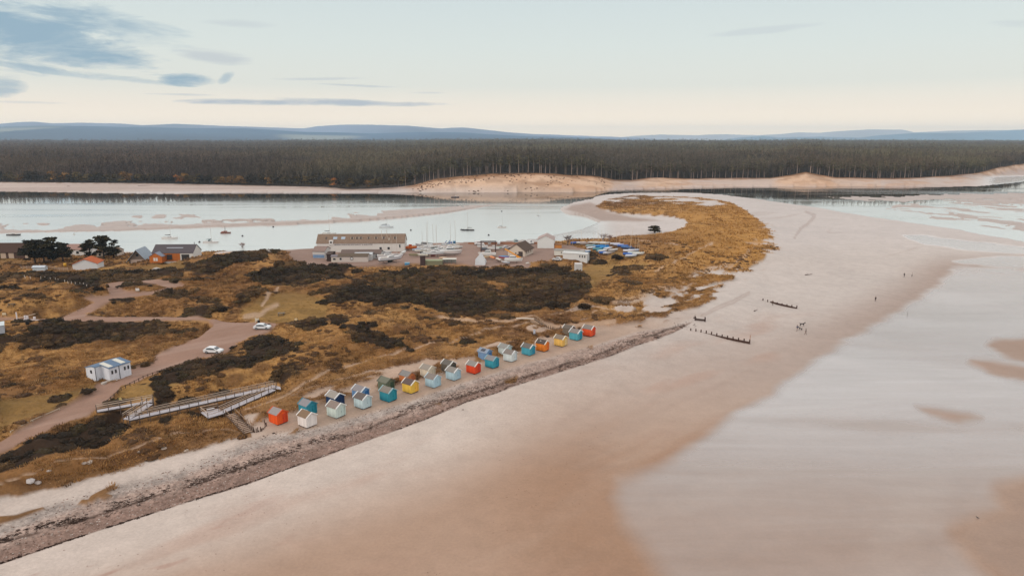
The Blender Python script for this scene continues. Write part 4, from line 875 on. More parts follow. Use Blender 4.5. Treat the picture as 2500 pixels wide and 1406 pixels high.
def make_hut(px, py, wall, trim, roof, door, label, sc, extra):
    x, y, z = on(px, py); q = math.radians(53+rng.uniform(-2, 2)); c, s = math.cos(q), math.sin(q)
    Wd, Ln, Hh, Gp = 2.3, 2.65, 2.12, .72
    cx = x+c*Wd/2*sc-s*Ln/2*sc; cy = y+s*Wd/2*sc+c*Ln/2*sc
    o = thing('beach_hut', label, 'beach hut', (cx, cy, z-.02), q, 'beach huts in the row along the shingle'); o.scale = (sc, sc, sc)
    w, l = Wd/2, Ln/2; b = .24
    wall = tuple(min(252, int(v_*1.06+4)) for v_ in wall); door = tuple(min(252, int(v_*1.04+3)) for v_ in door)
    MB().prism([(-w, b), (w, b), (w, Hh), (0, Hh+Gp), (-w, Hh)], -l, l).add('walls', planks(wall, .17, 'v'), o)
    sk = MB()
    for yy in (-l+.25, 0, l-.25): sk.box(-w+.1, w-.1, yy-.08, yy+.08, -.6, b-.004)
    for xx in (-w+.2, w-.2): sk.box(xx-.07, xx+.07, -l+.4, l-.4, -.6, b-.1)
    sk.add('base_timbers', DARK, o)
    ov = .13; g_ = Gp/w; r_ = MB()
    for sgn in (-1, 1):
        x1 = sgn*(w+ov); z1 = Hh-ov*g_
        r_.hexa([(0, -l-ov, Hh+Gp+.02), (x1, -l-ov, z1+.02), (x1, l+ov, z1+.02), (0, l+ov, Hh+Gp+.02)], [(0, -l-ov, Hh+Gp+.09), (x1, -l-ov, z1+.09), (x1, l+ov, z1+.09), (0, l+ov, Hh+Gp+.09)])
    rf = r_.add('roof', mat(roof, .9, .16, .15), o)
    tr = trim or tuple(int(v*.85) for v in wall)
    for yy, d in ((-l-ov+.10, -.18), (l+ov-.10, .18)):
        tb = MB()
        for sgn in (-1, 1):
            x1 = sgn*(w+ov+.02); z1 = Hh-ov*g_; y0, y1 = sorted((yy, yy+d))
            tb.hexa([(0, y0, Hh+Gp-.05), (x1, y0, z1-.05), (x1, y1, z1-.05), (0, y1, Hh+Gp-.05)], [(0, y0, Hh+Gp+.12), (x1, y0, z1+.16), (x1, y1, z1+.16), (0, y1, Hh+Gp+.16)])
        tb.add('bargeboard', mat(tr, .6, .05), o)
    if extra != 'nodoor':
        d = MB().box(-.02, .86, -l-.035, -l-.003, b+.05, Hh-.12).add('door', planks(door, .14, 'x'), o)
        MB().box(.84, .90, -l-.05, -l-.036, b+.05, Hh-.12).add('door_edge', mat(tuple(int(v*.62) for v in door)), d)
        MB().box(.04, .09, -l-.07, -l-.036, 1.1, 1.25).add('handle', BLACK, d)
    if extra == 'solar':
        def rp(x_, y_, dz): return (x_, y_, Hh+Gp-abs(x_)*g_+dz)
        MB().hexa([rp(-.95, -.55, .10), rp(-.25, -.55, .10), rp(-.25, .75, .10), rp(-.95, .75, .10)], [rp(-.95, -.55, .15), rp(-.25, -.55, .15), rp(-.25, .75, .15), rp(-.95, .75, .15)]).add('solar_panel', mat((44, 44, 62), .25, .03, .7), o)
    if extra == 'vent':
        MB().box(-.55, -.40, .1, .5, Hh+Gp*.5, Hh+Gp*.78).add('roof_vent', WHITE, o)
for hrow in HUTS: make_hut(*hrow)

# ------------------------------------------------------------------ toilet block by the road
def frame_at(px, py, dz=0): x, y, z = on(px, py); return Vector((x, y, z+dz))
x, y, z = on(269, 929)
T_ = thing('toilet_block', 'white single-storey block with blue-grey roof and two pale rooflights beside the track', 'building', (x, y, z), R(66))
# local: X along the road front, Y towards the back
Hf, Hb = 2.55, 3.05; wl = planks((238, 240, 248), .3, 'v', .05)
def rz_at(yv): return Hf+(Hb-Hf)*min(yv, 3.2)/3.2 if yv <= 3.2 else Hb-(yv-3.2)*.25
w_ = MB(); w_.prismx([(0, -.5), (5.2, -.5), (5.2, rz_at(5.2)), (3.2, Hb), (0, Hf)], 0, 4.9)
w_.prismx([(2.4, -.5), (5.2, -.5), (5.2, rz_at(5.2)), (3.2, Hb), (2.4, rz_at(2.4))], -1.35, 0)
w_.add('walls', wl, T_)
rr = MB(); e = .16
for x0, x1, ya in ((-.05, 5.05, -e), (-1.5, -.05, 2.4-e)):
    rr.hexa([(x0, ya, rz_at(ya)+.02), (x1, ya, rz_at(ya)+.02), (x1, 3.2, Hb+.02), (x0, 3.2, Hb+.02)], [(x0, ya, rz_at(ya)+.14), (x1, ya, rz_at(ya)+.14), (x1, 3.2, Hb+.14), (x0, 3.2, Hb+.14)])
    rr.hexa([(x0, 3.2, Hb+.02), (x1, 3.2, Hb+.02), (x1, 5.35, rz_at(5.35)+.02), (x0, 5.35, rz_at(5.35)+.02)], [(x0, 3.2, Hb+.14), (x1, 3.2, Hb+.14), (x1, 5.35, rz_at(5.35)+.14), (x0, 5.35, rz_at(5.35)+.14)])
rf = rr.add('roof', mat((98, 122, 150), .6, .06), T_)
for x0 in (.15, 3.0):
    MB().hexa([(x0, .25, rz_at(.25)+.16), (x0+1.05, .25, rz_at(.25)+.16), (x0+1.05, 3.1, rz_at(3.1)+.16), (x0, 3.1, rz_at(3.1)+.16)], [(x0, .25, rz_at(.25)+.20), (x0+1.05, .25, rz_at(.25)+.20), (x0+1.05, 3.1, rz_at(3.1)+.20), (x0, 3.1, rz_at(3.1)+.20)]).add('rooflight', mat((222, 218, 206), .5, .04), rf)
for x0 in (.45, 1.25, 3.3, 4.1):
    wn2 = MB().box(x0, x0+.42, -.05, .0-.003, 1.2, 2.0).add('window', mat((150, 150, 156)), T_); MB().box(x0+.05, x0+.37, -.07, -.052, 1.25, 1.95).add('pane', GLASS, wn2)
MB().box(-1.40, -1.353, 3.3, 3.85, 1.5, 2.2).add('window', GLASS, T_)
MB().box(2.2, 2.28, -.09, -.004, -.3, Hf).add('downpipe', mat((70, 74, 82)), T_)
MB().box(-1.34, -1.26, 2.31, 2.395, -.3, 2.9).add('downpipe', mat((70, 74, 82)), T_)
MB().box(-1.9, 0.3, 1.6, 2.3, -.4, .1).add('concrete_step', mat((196, 186, 178)), T_, loc=(.1, -1.9, 0))

# ------------------------------------------------------------------ wooden access ramp with switchbacks, handrails and posts
ramp = thing('access_ramp', 'zigzag timber ramp with pale decking and handrails leading from the track to the beach', 'ramp', tuple(frame_at(310, 1030)))
r0 = Vector(ramp.location)
def rpt(px, py, z): a = un(px, py, z); return Vector((a[0], a[1], z))-r0
post_me = MB().box(-.05, .05, -.05, .05, -1.6, 1.02).mesh('post'); post_me.materials.append(mat((112, 96, 88), sc=8))
rail_m = mat((196, 172, 152), sc=6); n_posts = [0]
deck_m = planks((202, 196, 202), .24, 'x', .14)
def deck(a, b, w, rails='both', sp=1.75):
    d = (b-a); ln = d.length; dh = Vector((d.x, d.y, 0)).normalized(); s_ = Vector((-dh.y, dh.x, 0))*w/2; th = Vector((0, 0, -.10))
    MB().hexa([a-s_+th, b-s_+th, b+s_+th, a+s_+th], [a-s_, b-s_, b+s_, a+s_]).add('deck', deck_m, ramp)
    bm_ = MB(); bm_.beam(a-s_+th*1.7, b-s_+th*1.7, .1, .22); bm_.beam(a+s_+th*1.7, b+s_+th*1.7, .1, .22); bm_.add('edge_beam', mat((86, 72, 66)), ramp)
    for sg in ((-1, 1) if rails == 'both' else (-1,) if rails == 'r' else (1,)):
        o_ = s_*sg*.96
        rl = MB(); rl.beam(a+o_+Vector((0, 0, 1.04)), b+o_+Vector((0, 0, 1.04)), .13, .06); rl.beam(a+o_+Vector((0, 0, .72)), b+o_+Vector((0, 0, .72)), .05, .09); rl.add('handrail', rail_m, ramp)
        n = max(1, round(ln/sp))
        for k in range(n+1):
            if n_posts[0] >= 95: break
            pt = a+d*k/n+o_; po = link('post', post_me, ramp, pt); n_posts[0] += 1
A0, A1 = rpt(236, 1003, 5.85), rpt(374, 978, 5.75); B0, B1 = rpt(366, 985, 5.72), rpt(308, 1023, 5.3); C0, C1 = rpt(312, 1023, 5.27), rpt(672, 943, 4.5); D0, D1 = rpt(668, 950, 4.47), rpt(540, 1006, 3.95)
deck(A0, A1, 1.25); deck(B0, B1, 1.3); deck(C0, C1, 1.5); deck(D0, D1, 1.35)
pl = [rpt(490, 1006, 4.0), rpt(508, 1020, 4.0), rpt(548, 1008, 4.0), rpt(532, 997, 4.0)]
MB().hexa([q_+Vector((0, 0, -.12)) for q_ in pl], pl).add('viewing_platform', deck_m, ramp)
for i in (3, 0, 1):
    a, b = pl[i], pl[(i+1) % 4]; rl = MB(); rl.beam(a+Vector((0, 0, 1.04)), b+Vector((0, 0, 1.04)), .13, .06); rl.beam(a+Vector((0, 0, .6)), b+Vector((0, 0, .6)), .05, .09); rl.add('handrail', rail_m, ramp); link('post', post_me, ramp, a)
MB().beam(pl[0]*.7+pl[3]*.3+Vector((.3, -.3, .42)), pl[0]*.25+pl[3]*.75+Vector((.3, -.3, .42)), .4, .07).add('bench', mat((226, 220, 220)), ramp)
end = [rpt(660, 946, 4.48), rpt(686, 950, 4.48), rpt(684, 944, 4.48), rpt(664, 939, 4.48)]
MB().hexa([q_+Vector((0, 0, -.10)) for q_ in end], [q_+Vector((0, 0, .005)) for q_ in end]).add('landing', deck_m, ramp)
st = thing('beach_stairs', 'weathered timber stairs dropping from the ramp platform to the shingle', 'stairs', tuple(frame_at(607, 1058)))
s0 = Vector(st.location); a_ = un(562, 1010, 3.9); top = Vector((a_[0], a_[1], 3.9))-s0; bot = Vector((0, 0, .15)); d = bot-top; dh = Vector((d.x, d.y, 0)).normalized(); sd_ = Vector((-dh.y, dh.x, 0))
for k in range(13):
    c_ = top+d*(k+.5)/13; MB().beam(c_-sd_*.75, c_+sd_*.75, .36, .07).add('tread', mat((176, 150, 132), sc=6), st)
for sg in (-1, 1):
    MB().beam(top+sd_*sg*.8, bot+sd_*sg*.8, .09, .28).add('stringer', mat((110, 88, 74)), st); MB().beam(top+sd_*sg*.8+Vector((0, 0, .95)), bot+sd_*sg*.8+Vector((0, 0, .95)), .07, .09).add('handrail', mat((168, 140, 118)), st)
    for k in range(4): c_ = top+d*k/3+sd_*sg*.8; MB().box(-.05, .05, -.05, .05, -.8, 1.0).add('post', mat((120, 98, 82)), st, loc=c_)
st2 = thing('dune_steps', 'timber steps with double handrails coming down the dune behind the far huts', 'stairs', tuple(frame_at(1334, 797)))
s0 = Vector(st2.location); a_ = un(1304, 778, s0.z+2.2); top = Vector((a_[0], a_[1], s0.z+2.2))-s0; bot = Vector((0, 0, .1)); d = bot-top; dh = Vector((d.x, d.y, 0)).normalized(); sd_ = Vector((-dh.y, dh.x, 0))
for k in range(11): c_ = top+d*(k+.5)/11; MB().beam(c_-sd_*.6, c_+sd_*.6, .34, .07).add('tread', mat((170, 142, 118), sc=6), st2)
for sg in (-1, 1):
    MB().beam(top+sd_*sg*.65, bot+sd_*sg*.65, .08, .24).add('stringer', mat((96, 76, 62)), st2)
    MB().beam(top+sd_*sg*.65+Vector((0, 0, 1.0)), top+d*.72+sd_*sg*.65+Vector((0, 0, 1.0)), .07, .09).add('handrail', mat((206, 178, 148)), st2)
    for k in range(4): c_ = top+d*k/4+sd_*sg*.65; MB().box(-.05, .05, -.05, .05, -1.2, 1.05).add('post', mat((180, 152, 126)), st2, loc=c_)
MB().beam(top-dh*5+Vector((0, 0, .1)), top+Vector((0, 0, .02)), 1.0, .08).add('boardwalk', mat((206, 190, 174)), st2)

# ------------------------------------------------------------------ village and marina buildings
def gable_house(name, label, px, py, rz, ln, wd, hw, hr, wall, roof, axis='x', wins=(), ov=.25, cat='building', parent=None, extra_mat=None):
    """front-left base corner at pixel; local X along the front, Y back; ridge along X ('x') or Y ('y')"""
    loc = frame_at(px, py); o = thing(name, label, cat, tuple(loc), R(rz))
    wm = wall if not isinstance(wall, tuple) else mat(wall, .8, .08); rm_ = roof if not isinstance(roof, tuple) else mat(roof, .9, .25, .15, 1.5)
    if axis == 'x': MB().prismx([(0, -1.5), (wd, -1.5), (wd, hw), (wd/2, hw+hr), (0, hw)], 0, ln).add('walls', wm, o)
    else: MB().prism([(0, -1.5), (ln, -1.5), (ln, hw), (ln/2, hw+hr), (0, hw)], 0, wd).add('walls', wm, o)
    r_ = MB()
    for sg in (-1, 1):
        if axis == 'x':
            yo = wd/2+sg*(wd/2+ov); zo = hw-ov*hr/(wd/2)
            r_.hexa([(-ov, wd/2, hw+hr+.02), (ln+ov, wd/2, hw+hr+.02), (ln+ov, yo, zo+.02), (-ov, yo, zo+.02)], [(-ov, wd/2, hw+hr+.18), (ln+ov, wd/2, hw+hr+.18), (ln+ov, yo, zo+.18), (-ov, yo, zo+.18)])
        else:
            xo = ln/2+sg*(ln/2+ov); zo = hw-ov*hr/(ln/2)
            r_.hexa([(ln/2, -ov, hw+hr+.02), (ln/2, wd+ov, hw+hr+.02), (xo, wd+ov, zo+.02), (xo, -ov, zo+.02)], [(ln/2, -ov, hw+hr+.18), (ln/2, wd+ov, hw+hr+.18), (xo, wd+ov, zo+.18), (xo, -ov, zo+.18)])
    rf = r_.add('roof', rm_, o)
    for (x0, x1, z0, z1) in wins:
        wf = MB().box(x0-.08, x1+.08, -.06, -.004, z0-.08, z1+.08).add('window', WHITE, o); MB().box(x0, x1, -.09, -.062, z0, z1).add('pane', GLASS, wf)
    return o, rf
# long marina building
o, rf = gable_house('marina_building', 'long two-storey white marina building with mottled brown roof by the water', 774, 616, 2, 41.5, 9.5, 4.3, 3.6, (232, 226, 220), mat((142, 120, 104), .95, .32, .1, 1.2), 'x', [(29.6, 30.7, 1.2, 2.3), (33.4, 34.5, 1.2, 2.3), (39.0, 39.6, 2.0, 3.5), (6.2, 6.6, 3.0, 3.6)])
for xx in (4.2, 8.4, 12.2, 16.5, 18.8, 20.6, 24.3, 27.8, 31.5, 36.8):
    y0, y1 = 1.9, 3.1; zf = lambda v: 4.3+3.6*v/4.75+.20
    wide = 1.9 if xx in (8.4, 12.2) else .9
    MB().hexa([(xx-wide/2, y0, zf(y0)), (xx+wide/2, y0, zf(y0)), (xx+wide/2, y1, zf(y1)), (xx-wide/2, y1, zf(y1))], [(xx-wide/2, y0, zf(y0)+.06), (xx+wide/2, y0, zf(y0)+.06), (xx+wide/2, y1, zf(y1)+.06), (xx-wide/2, y1, zf(y1)+.06)]).add('rooflight', mat((176, 190, 206), .3, .05) if xx in (8.4, 12.2) else mat((84, 70, 62), .4), rf)
    if xx > 15:
        for dx in (-.62, .62): MB().box(xx+dx-.06, xx+dx+.06, y0, y0+.2, zf(y0), zf(y0)+.9).add('rooflight_frame', mat((226, 220, 206)), rf)
db = MB().prism([(6.0, 3.6), (7.8, 3.6), (7.8, 5.6), (6.0, 5.6)], -.35, 1.2).add('dormer', WHITE, o); MB().box(6.5, 7.3, -.40, -.355, 4.3, 5.2).add('pane', GLASS, db)
MB().box(.3, 27.2, -.10, -.004, 3.15, 4.1).add('fascia_sign', mat((240, 232, 228)), o)
fs = [c_ for c_ in o.children if c_.name.startswith('fascia_sign')][0]
def text(txt, size, parent, loc, rot, m_, name='lettering', bold=.01):
    cu = bpy.data.curves.new(name, 'FONT'); cu.body = txt; cu.size = size; cu.extrude = .01; cu.offset = bold; cu.align_x = 'LEFT'
    ob = bpy.data.objects.new(name, cu); COL.objects.link(ob); dg = bpy.context.evaluated_depsgraph_get(); me = bpy.data.meshes.new_from_object(ob.evaluated_get(dg))
    bpy.data.objects.remove(ob); me.materials.clear(); me.materials.append(m_); k = link(name, me, parent, loc); k.rotation_euler = rot; return k
ink = mat((70, 58, 60))
for tx, xx in (('MARINA FINDHORN', 8.4), ('RESTAURANT & BAR', 16.2), ('COFFEE', 23.6)): text(tx, .82, fs, (xx, -.13, 3.33), (R(90), 0, 0), ink)
for xx in (29.5, 32.0): MB().tube((xx+1.2, 1.9, 5.9), (xx+1.0, 1.8, 10.2), .09).add('flagpole', mat((216, 200, 184)), o)
MB().box(33.8, 34.4, 1.2, 1.8, 4.9, 6.5).add('chimney', mat((210, 196, 180)), o)
# lower annexes in front, each a building of its own
o, rf = gable_house('annex', 'long low annex with dark slate roof under the marina sign', 833, 632, 2, 17.5, 6.0, 2.2, 1.3, (224, 222, 220), mat((120, 104, 98), .95, .25, .1), 'x', [(7.6, 8.1, .9, 1.7), (8.6, 9.0, .9, 1.7), (9.4, 9.9, .9, 1.7), (15.2, 15.8, .6, 1.9), (16.0, 16.6, .6, 1.9)])
MB().box(12.6, 14.2, -.08, -.004, .3, 2.0).add('door', mat((40, 52, 60), .4), o)
o2, _ = gable_house('annex', 'low pale annex with a round porthole window and mossy roof before the marina', 826, 640, 2, 12.6, 4.6, 2.4, .9, (218, 206, 198), mat((112, 98, 86), .95, .25, .1), 'x', [(.6, 1.5, .9, 1.9)])
MB().tube((5.8, -.09, 1.5), (5.8, -.01, 1.5), .75, n=16).add('porthole_frame', mat((96, 84, 84)), o2); MB().tube((5.8, -.12, 1.5), (5.8, -.092, 1.5), .5, n=16).add('porthole', mat((222, 222, 222)), o2)
gable_house('annex', 'small square annex with grey lead roof beside the dark passage', 809, 640, 2, 3.0, 3.6, 2.3, .5, (222, 212, 200), (134, 126, 132), 'x', [(.8, 1.9, .9, 1.7)])
o3, _ = gable_house('annex', 'tall pale end annex with a blue sea mural on its front wall', 764, 630, -3, 5.4, 8.5, 3.0, 1.5, (218, 212, 208), (150, 128, 120), 'x')
MB().box(.1, 5.2, -.06, -.004, .1, 1.5).add('mural', mat((132, 160, 196), .7, .35, .2, 1.2), o3)
gable_house('store', 'dark timber store recessed between two marina annexes', 798, 638, 2, 2.2, 7.5, 3.0, .5, (66, 48, 44), (84, 68, 62), 'x')
o, rf = gable_house('porch', 'white porch with orange flower boxes and dark windows beside the marina annex', 866, 636, 2, 7.4, 5.2, 2.6, .4, (232, 230, 228), (206, 210, 214), 'x', [(3.2, 3.8, .9, 2.1), (4.0, 4.6, .9, 2.1), (4.8, 5.4, .9, 2.1)])
MB().box(.9, 3.0, -.9, -.2, .35, .8).add('flower_box', mat((226, 112, 84), .8, .4, .1, 9), o); MB().box(.2, 1.8, -.07, -.004, .1, 2.2).add('door', mat((40, 50, 56)), o)
# houses on the left
gable_house('garage', 'white gable-ended garage with an orange-red tiled roof', 178, 659, 14, 9.0, 8.0, 2.2, 1.9, (238, 236, 236), (196, 106, 66), 'y', ov=.3)
o, rf = gable_house('timber_barn', 'steep A-frame barn with pale lead-grey roof and stone lower front', 316, 643, 8, 6.6, 9.0, 1.6, 4.0, (124, 108, 98), (160, 170, 182), 'y', ov=.9)
MB().box(.6, 6.0, -.1, -.004, -.5, 1.6).add('stone_front', mat((196, 172, 158), .9, .25), o); MB().box(2.9, 3.9, -.1, -.004, 2.9, 3.9).add('window', GLASS, o)
o, rf = gable_house('house', 'long single-storey house with slate roof, orange timber cladding and white end', 373, 635, 2, 16.8, 8.5, 2.9, 2.9, (236, 232, 226), mat((92, 84, 88), .8, .15, .2), 'x', ov=.2)
MB().box(.05, 11.4, -.10, -.004, -.5, 2.85).add('timber_cladding', planks((196, 110, 46), .3, 'x'), o)
wg = MB().prism([(.3, -.6), (5.4, -.6), (5.4, 2.0), (2.85, 3.5), (.3, 2.0)], -3.4, -.11).add('gabled_wing', planks((206, 116, 48), .3, 'x'), o)
for sg in (-1, 1):
    xo = 2.85+sg*2.75; MB().hexa([(2.85, -3.6, 3.52), (2.85, 1.2, 3.52), (xo, 1.2, 1.9), (xo, -3.6, 1.9)], [(2.85, -3.6, 3.66), (2.85, 1.2, 3.66), (xo, 1.2, 2.04), (xo, -3.6, 2.04)]).add('wing_roof', mat((136, 142, 158), .6), o)
MB().box(2.0, 2.75, -3.47, -3.404, .2, 1.5).add('door', WHITE, wg); MB().box(2.95, 3.7, -3.47, -3.404, .2, 1.5).add('door', WHITE, wg)
MB().box(5.9, 8.2, -.16, -.104, .1, 2.3).add('window', GLASS, o); MB().box(12.0, 15.2, -.07, -.004, .1, 2.3).add('patio_window', GLASS, o)
MB().hexa([(5.2, 2.2, 4.62), (12, 2.2, 4.62), (12, 2.5, 4.84), (5.2, 2.5, 4.84)], [(5.2, 2.2, 4.72), (12, 2.2, 4.72), (12, 2.5, 4.92), (5.2, 2.5, 4.92)]).add('roof_strip', mat((176, 180, 190)), rf)
MB().tube((16, 4.2, 5.8), (16, 4.2, 6.9), .14).add('flue', STEEL, rf)
o, rf = gable_house('low_barn', 'long dark-roofed low barn with pale double doors at the left edge', -60, 630, 2, 25, 9, 2.6, 3.2, (92, 66, 56), mat((84, 64, 56), .95, .2, .1), 'x', ov=.5)
for x0 in (11.0, 14.4, 21.4): MB().box(x0, x0+2.2, -.1, -.004, -.2, 2.3).add('door', mat((204, 180, 160)), o)
gable_house('house', 'white cottage with a dull pink roof between the two groups of dark trees', 158, 624, 0, 11.5, 7, 2.7, 1.9, (232, 230, 228), (166, 134, 124), 'x', [(2.6, 3.6, .8, 2.0), (5.4, 6.6, .8, 2.0)])
gable_house('house', 'brown and white cottage half hidden behind the right-hand dark trees', 236, 628, 2, 9.0, 6, 2.4, 1.2, (214, 196, 182), (150, 116, 90), 'x', [(1.0, 2.0, .6, 1.6), (5.0, 6.4, .4, 1.8)])
gable_house('greenhouse', 'small pale glazed shed standing by the garden fence', 80, 661, 2, 4.6, 2.2, 1.3, .5, (214, 220, 226), (206, 212, 220), 'x', cat='shed')
MB().tube((0, 0, 0), (0, 0, 1.3), .55, n=10).add('drum', mat((230, 176, 60)), thing('yellow_tank', 'small yellow tank at the garden fence beside the white garage', 'tank', tuple(frame_at(159, 650))), True)
# boatyard sheds
o, rf = gable_house('workshop', 'cream gabled workshop with dark brown roof in the boatyard', 1240, 624, -22, 8.2, 11.0, 2.6, 2.9, (222, 206, 190), (98, 80, 70), 'y', [(3.6, 4.2, 1.0, 1.6)], ov=.5)
for yy in (2.2, 4.8, 7.4): MB().box(8.204, 8.26, yy, yy+.7, 1.0, 2.1).add('window', GLASS, o)
MB().box(5.2, 7.2, -.1, -.004, .0, 2.2).add('door', mat((70, 56, 52)), o); MB().beam((4.1, -.8, 5.3), (4.1, 0, 5.3), .15).add('hoist_beam', WOOD, o)
o, rf = gable_house('boat_shed', 'plain white gabled boat shed by the shore with a pinkish roof', 1312, 606, -6, 8.2, 10.0, 4.2, 1.9, (234, 234, 232), (184, 164, 158), 'y', ov=.2)
gable_house('garden_shed', 'small orange-brown wooden shed next to the white boat shed', 1353, 606, -6, 3.6, 2.8, 1.7, .5, (216, 142, 70), (150, 110, 80), 'x', cat='shed')
o, rf = gable_house('site_cabin', 'long white mobile cabin with grey roof, the rear one of two', 1353, 623, -24, 13.5, 3.6, 2.3, .35, (226, 222, 212), (158, 156, 152), 'x', [(3.2, 3.8, 1.2, 1.7), (4.4, 5.0, 1.2, 1.7)], cat='cabin')
o, rf = gable_house('site_cabin', 'long white mobile cabin in front with three small windows in its right end', 1374, 631, -22, 10.8, 3.8, 2.4, .5, (230, 228, 226), (214, 214, 212), 'x', [(7.4, 7.9, .9, 1.9), (8.5, 9.0, .9, 1.9), (9.6, 10.1, .9, 1.9)], cat='cabin')
MB().box(.2, 10.6, .3, 3.5, -1.2, .06).add('underframe', BLACK, o)
o = thing('storage_container', 'small white box container standing alone on the mown grass', 'container', tuple(frame_at(1404, 663)), R(2))
MB().box(0, 2.9, 0, 2.6, .05, 3.1).add('body', mat((222, 218, 216), .7, .06), o, bev=.04); MB().box(.08, 2.82, -.03, -.004, .15, 3.0).add('doors', planks((216, 212, 210), .35, 'x', .05), o); MB().box(.05, 2.85, .1, 2.5, -.5, .05).add('base', DARK, o)
o = thing('green_shelter', 'low pale green shelter roof behind the gorse in the boatyard', 'shelter', tuple(frame_at(1037, 647)), R(2))
MB().box(0, 7.6, 0, 3.4, 1.7, 1.85).add('roof', mat((164, 172, 138), .9, .2), o); MB().box(.1, 7.5, .1, 3.3, -1, 1.7).add('walls', mat((140, 136, 108)), o)
o = thing('bay_shelter', 'white-roofed open shelter with three bays behind the gorse', 'shelter', tuple(frame_at(1081, 645)), R(1))
MB().box(-.1, 5.8, -.2, 2.6, 2.0, 2.2).add('roof', mat((226, 224, 214)), o)
for xx in (0, 1.8, 3.7, 5.5): MB().box(xx, xx+.16, -.1, .06, -1, 2.0).add('post', mat((104, 118, 110)), o)
MB().box(.1, 5.6, 2.2, 2.3, -1, 2.0).add('back_wall', mat((214, 210, 202)), o)
o = thing('timber_stack', 'dark upright timber kiosk between the stored boats and the gorse', 'kiosk', tuple(frame_at(1026, 648)), R(2))
MB().box(0, 2.1, 0, 1.8, -.5, 3.9).add('walls', mat((78, 58, 56)), o); MB().box(-.1, 2.2, -.1, 1.9, 3.9, 4.05).add('roof', mat((100, 88, 82)), o)
o = thing('storage_bin', 'bright blue storage bin half hidden in the gorse below the boats', 'bin', tuple(frame_at(988, 648)), R(2))
MB().box(0, 2.0, 0, 1.3, 0, 1.0).add('body', mat((84, 150, 190)), o, bev=.05); MB().box(-.05, 2.05, -.05, 1.35, 1.0, 1.12).add('lid', mat((150, 196, 220)), o)
# kiosk at the left edge
o = thing('caravan', 'pale box caravan cut off by the left edge of the picture', 'caravan', tuple(frame_at(13, 815)), R(126))
MB().box(-.6, 4.0, 0, 2.6, .35, 2.3).add('body', mat((196, 198, 206), .6, .06), o, bev=.05); MB().box(-.7, 4.1, -.1, 2.7, 2.3, 2.42).add('roof', mat((214, 224, 226)), o); MB().box(-.4, 3.8, .2, 2.4, -.4, .35).add('chassis', DARK, o); MB().box(.6, 1.2, -.02, -.004, 1.1, 1.7).add('window', GLASS, o)
# ------------------------------------------------------------------ boats
def hull_secs(Ln, Bm, fb, dr, n=12, stern=.78, fine=2.2):
    S_ = []
    for i in range(n+1):
        t = i/n; x = -Ln/2+Ln*t; w = Bm/2*(1-max(0, (t-.35)/.65)**fine)*(stern+(1-stern)*min(t/.35, 1)); f_ = fb*(1+.45*max(0, t-.3)**1.6+.06*(1-t))
        k = dr*(1-.55*max(0, (t-.5)/.5)**2); xr = x+.07*Ln*t*t
        S_.append((x, xr, max(w, .02), f_, k))
    return S_
_hm = {}
def hull_meshes(Ln, Bm, fb, dr, fine=2.2):
    key = (Ln, Bm, fb, dr, fine)
    if key in _hm: return _hm[key]
    S_ = hull_secs(Ln, Bm, fb, dr, fine=fine); n = len(S_)
    top = MB(); bot = MB(); dk_ = MB()
    P = [[(xr, sg*w, f_), (x+(xr-x)*.5, sg*w*.97, f_*.5), (x, sg*w*.9, 0)] for x, xr, w, f_, k in S_ for sg in (1,)]
    for sg in (1, -1):
        rows = [[(xr, sg*w, f_), (x+(xr-x)*.5, sg*w*.97, f_*.5), (x, sg*w*.9, 0)] for x, xr, w, f_, k in S_]
        for a, b in zip(rows[:-1], rows[1:]):
            for j in range(2): top.poly([a[j], b[j], b[j+1], a[j+1]], (0, 1, 2, 3))
        rows = [[(x, sg*w*.9, -.002), (x, sg*w*.6, -k*.65), (x, 0, -k)] for x, xr, w, f_, k in S_]
        for a, b in zip(rows[:-1], rows[1:]):
            for j in range(2): bot.poly([a[j], b[j], b[j+1], a[j+1]], (0, 1, 2, 3))
    x, xr, w, f_, k = S_[0]; top.poly([(xr, w, f_), (xr, -w, f_), (x, -w*.9, 0), (x, w*.9, 0)], (0, 1, 2, 3)); bot.poly([(x, w*.9, 0), (x, -w*.9, 0), (x, -w*.6, -k*.65), (x, 0, -k), (x, w*.6, -k*.65)], (0, 1, 2, 3, 4))
    for a, b in zip(S_[:-1], S_[1:]): dk_.poly([(a[1], a[2]*.97, a[3]-.02), (b[1], b[2]*.97, b[3]-.02), (b[1], -b[2]*.97, b[3]-.02), (a[1], -a[2]*.97, a[3]-.02)], (0, 1, 2, 3))
    for m_ in (top, bot, dk_):
        # weld
        v = {}; nv = []; mp_ = []
        for p_ in m_.v:
            kx = tuple(round(c, 4) for c in p_)
            if kx not in v: v[kx] = len(nv); nv.append(kx)
            mp_.append(v[kx])
        m_.f = [tuple(dict.fromkeys(mp_[i] for i in f_)) for f_ in m_.f]; m_.f = [f_ for f_ in m_.f if len(f_) > 2]; m_.v = nv
    r_ = (top.mesh('hull', True), bot.mesh('hull_bottom', True), dk_.mesh('deck')); _hm[key] = r_; return r_
def use(me, name, m_, parent, loc=(0, 0, 0)):
    if not me.materials: me.materials.append(m_)
    o = link(name, me, parent, loc); o.material_slots[0].link = 'OBJECT'; o.material_slots[0].material = m_; return o
_cab = {}
def cabin_mesh(l0, l1, w0, w1, h, slope=.5):
    key = (l0, l1, w0, w1, h, slope)
    if key not in _cab: _cab[key] = MB().hexa([(l0, -w0, 0), (l1, -w1, 0), (l1, w1, 0), (l0, w0, 0)], [(l0+slope*.2, -w0*.82, h), (l1-slope, -w1*.8, h), (l1-slope, w1*.8, h), (l0+slope*.2, w0*.82, h)]).mesh('cabin', bev=.05)
    return _cab[key]
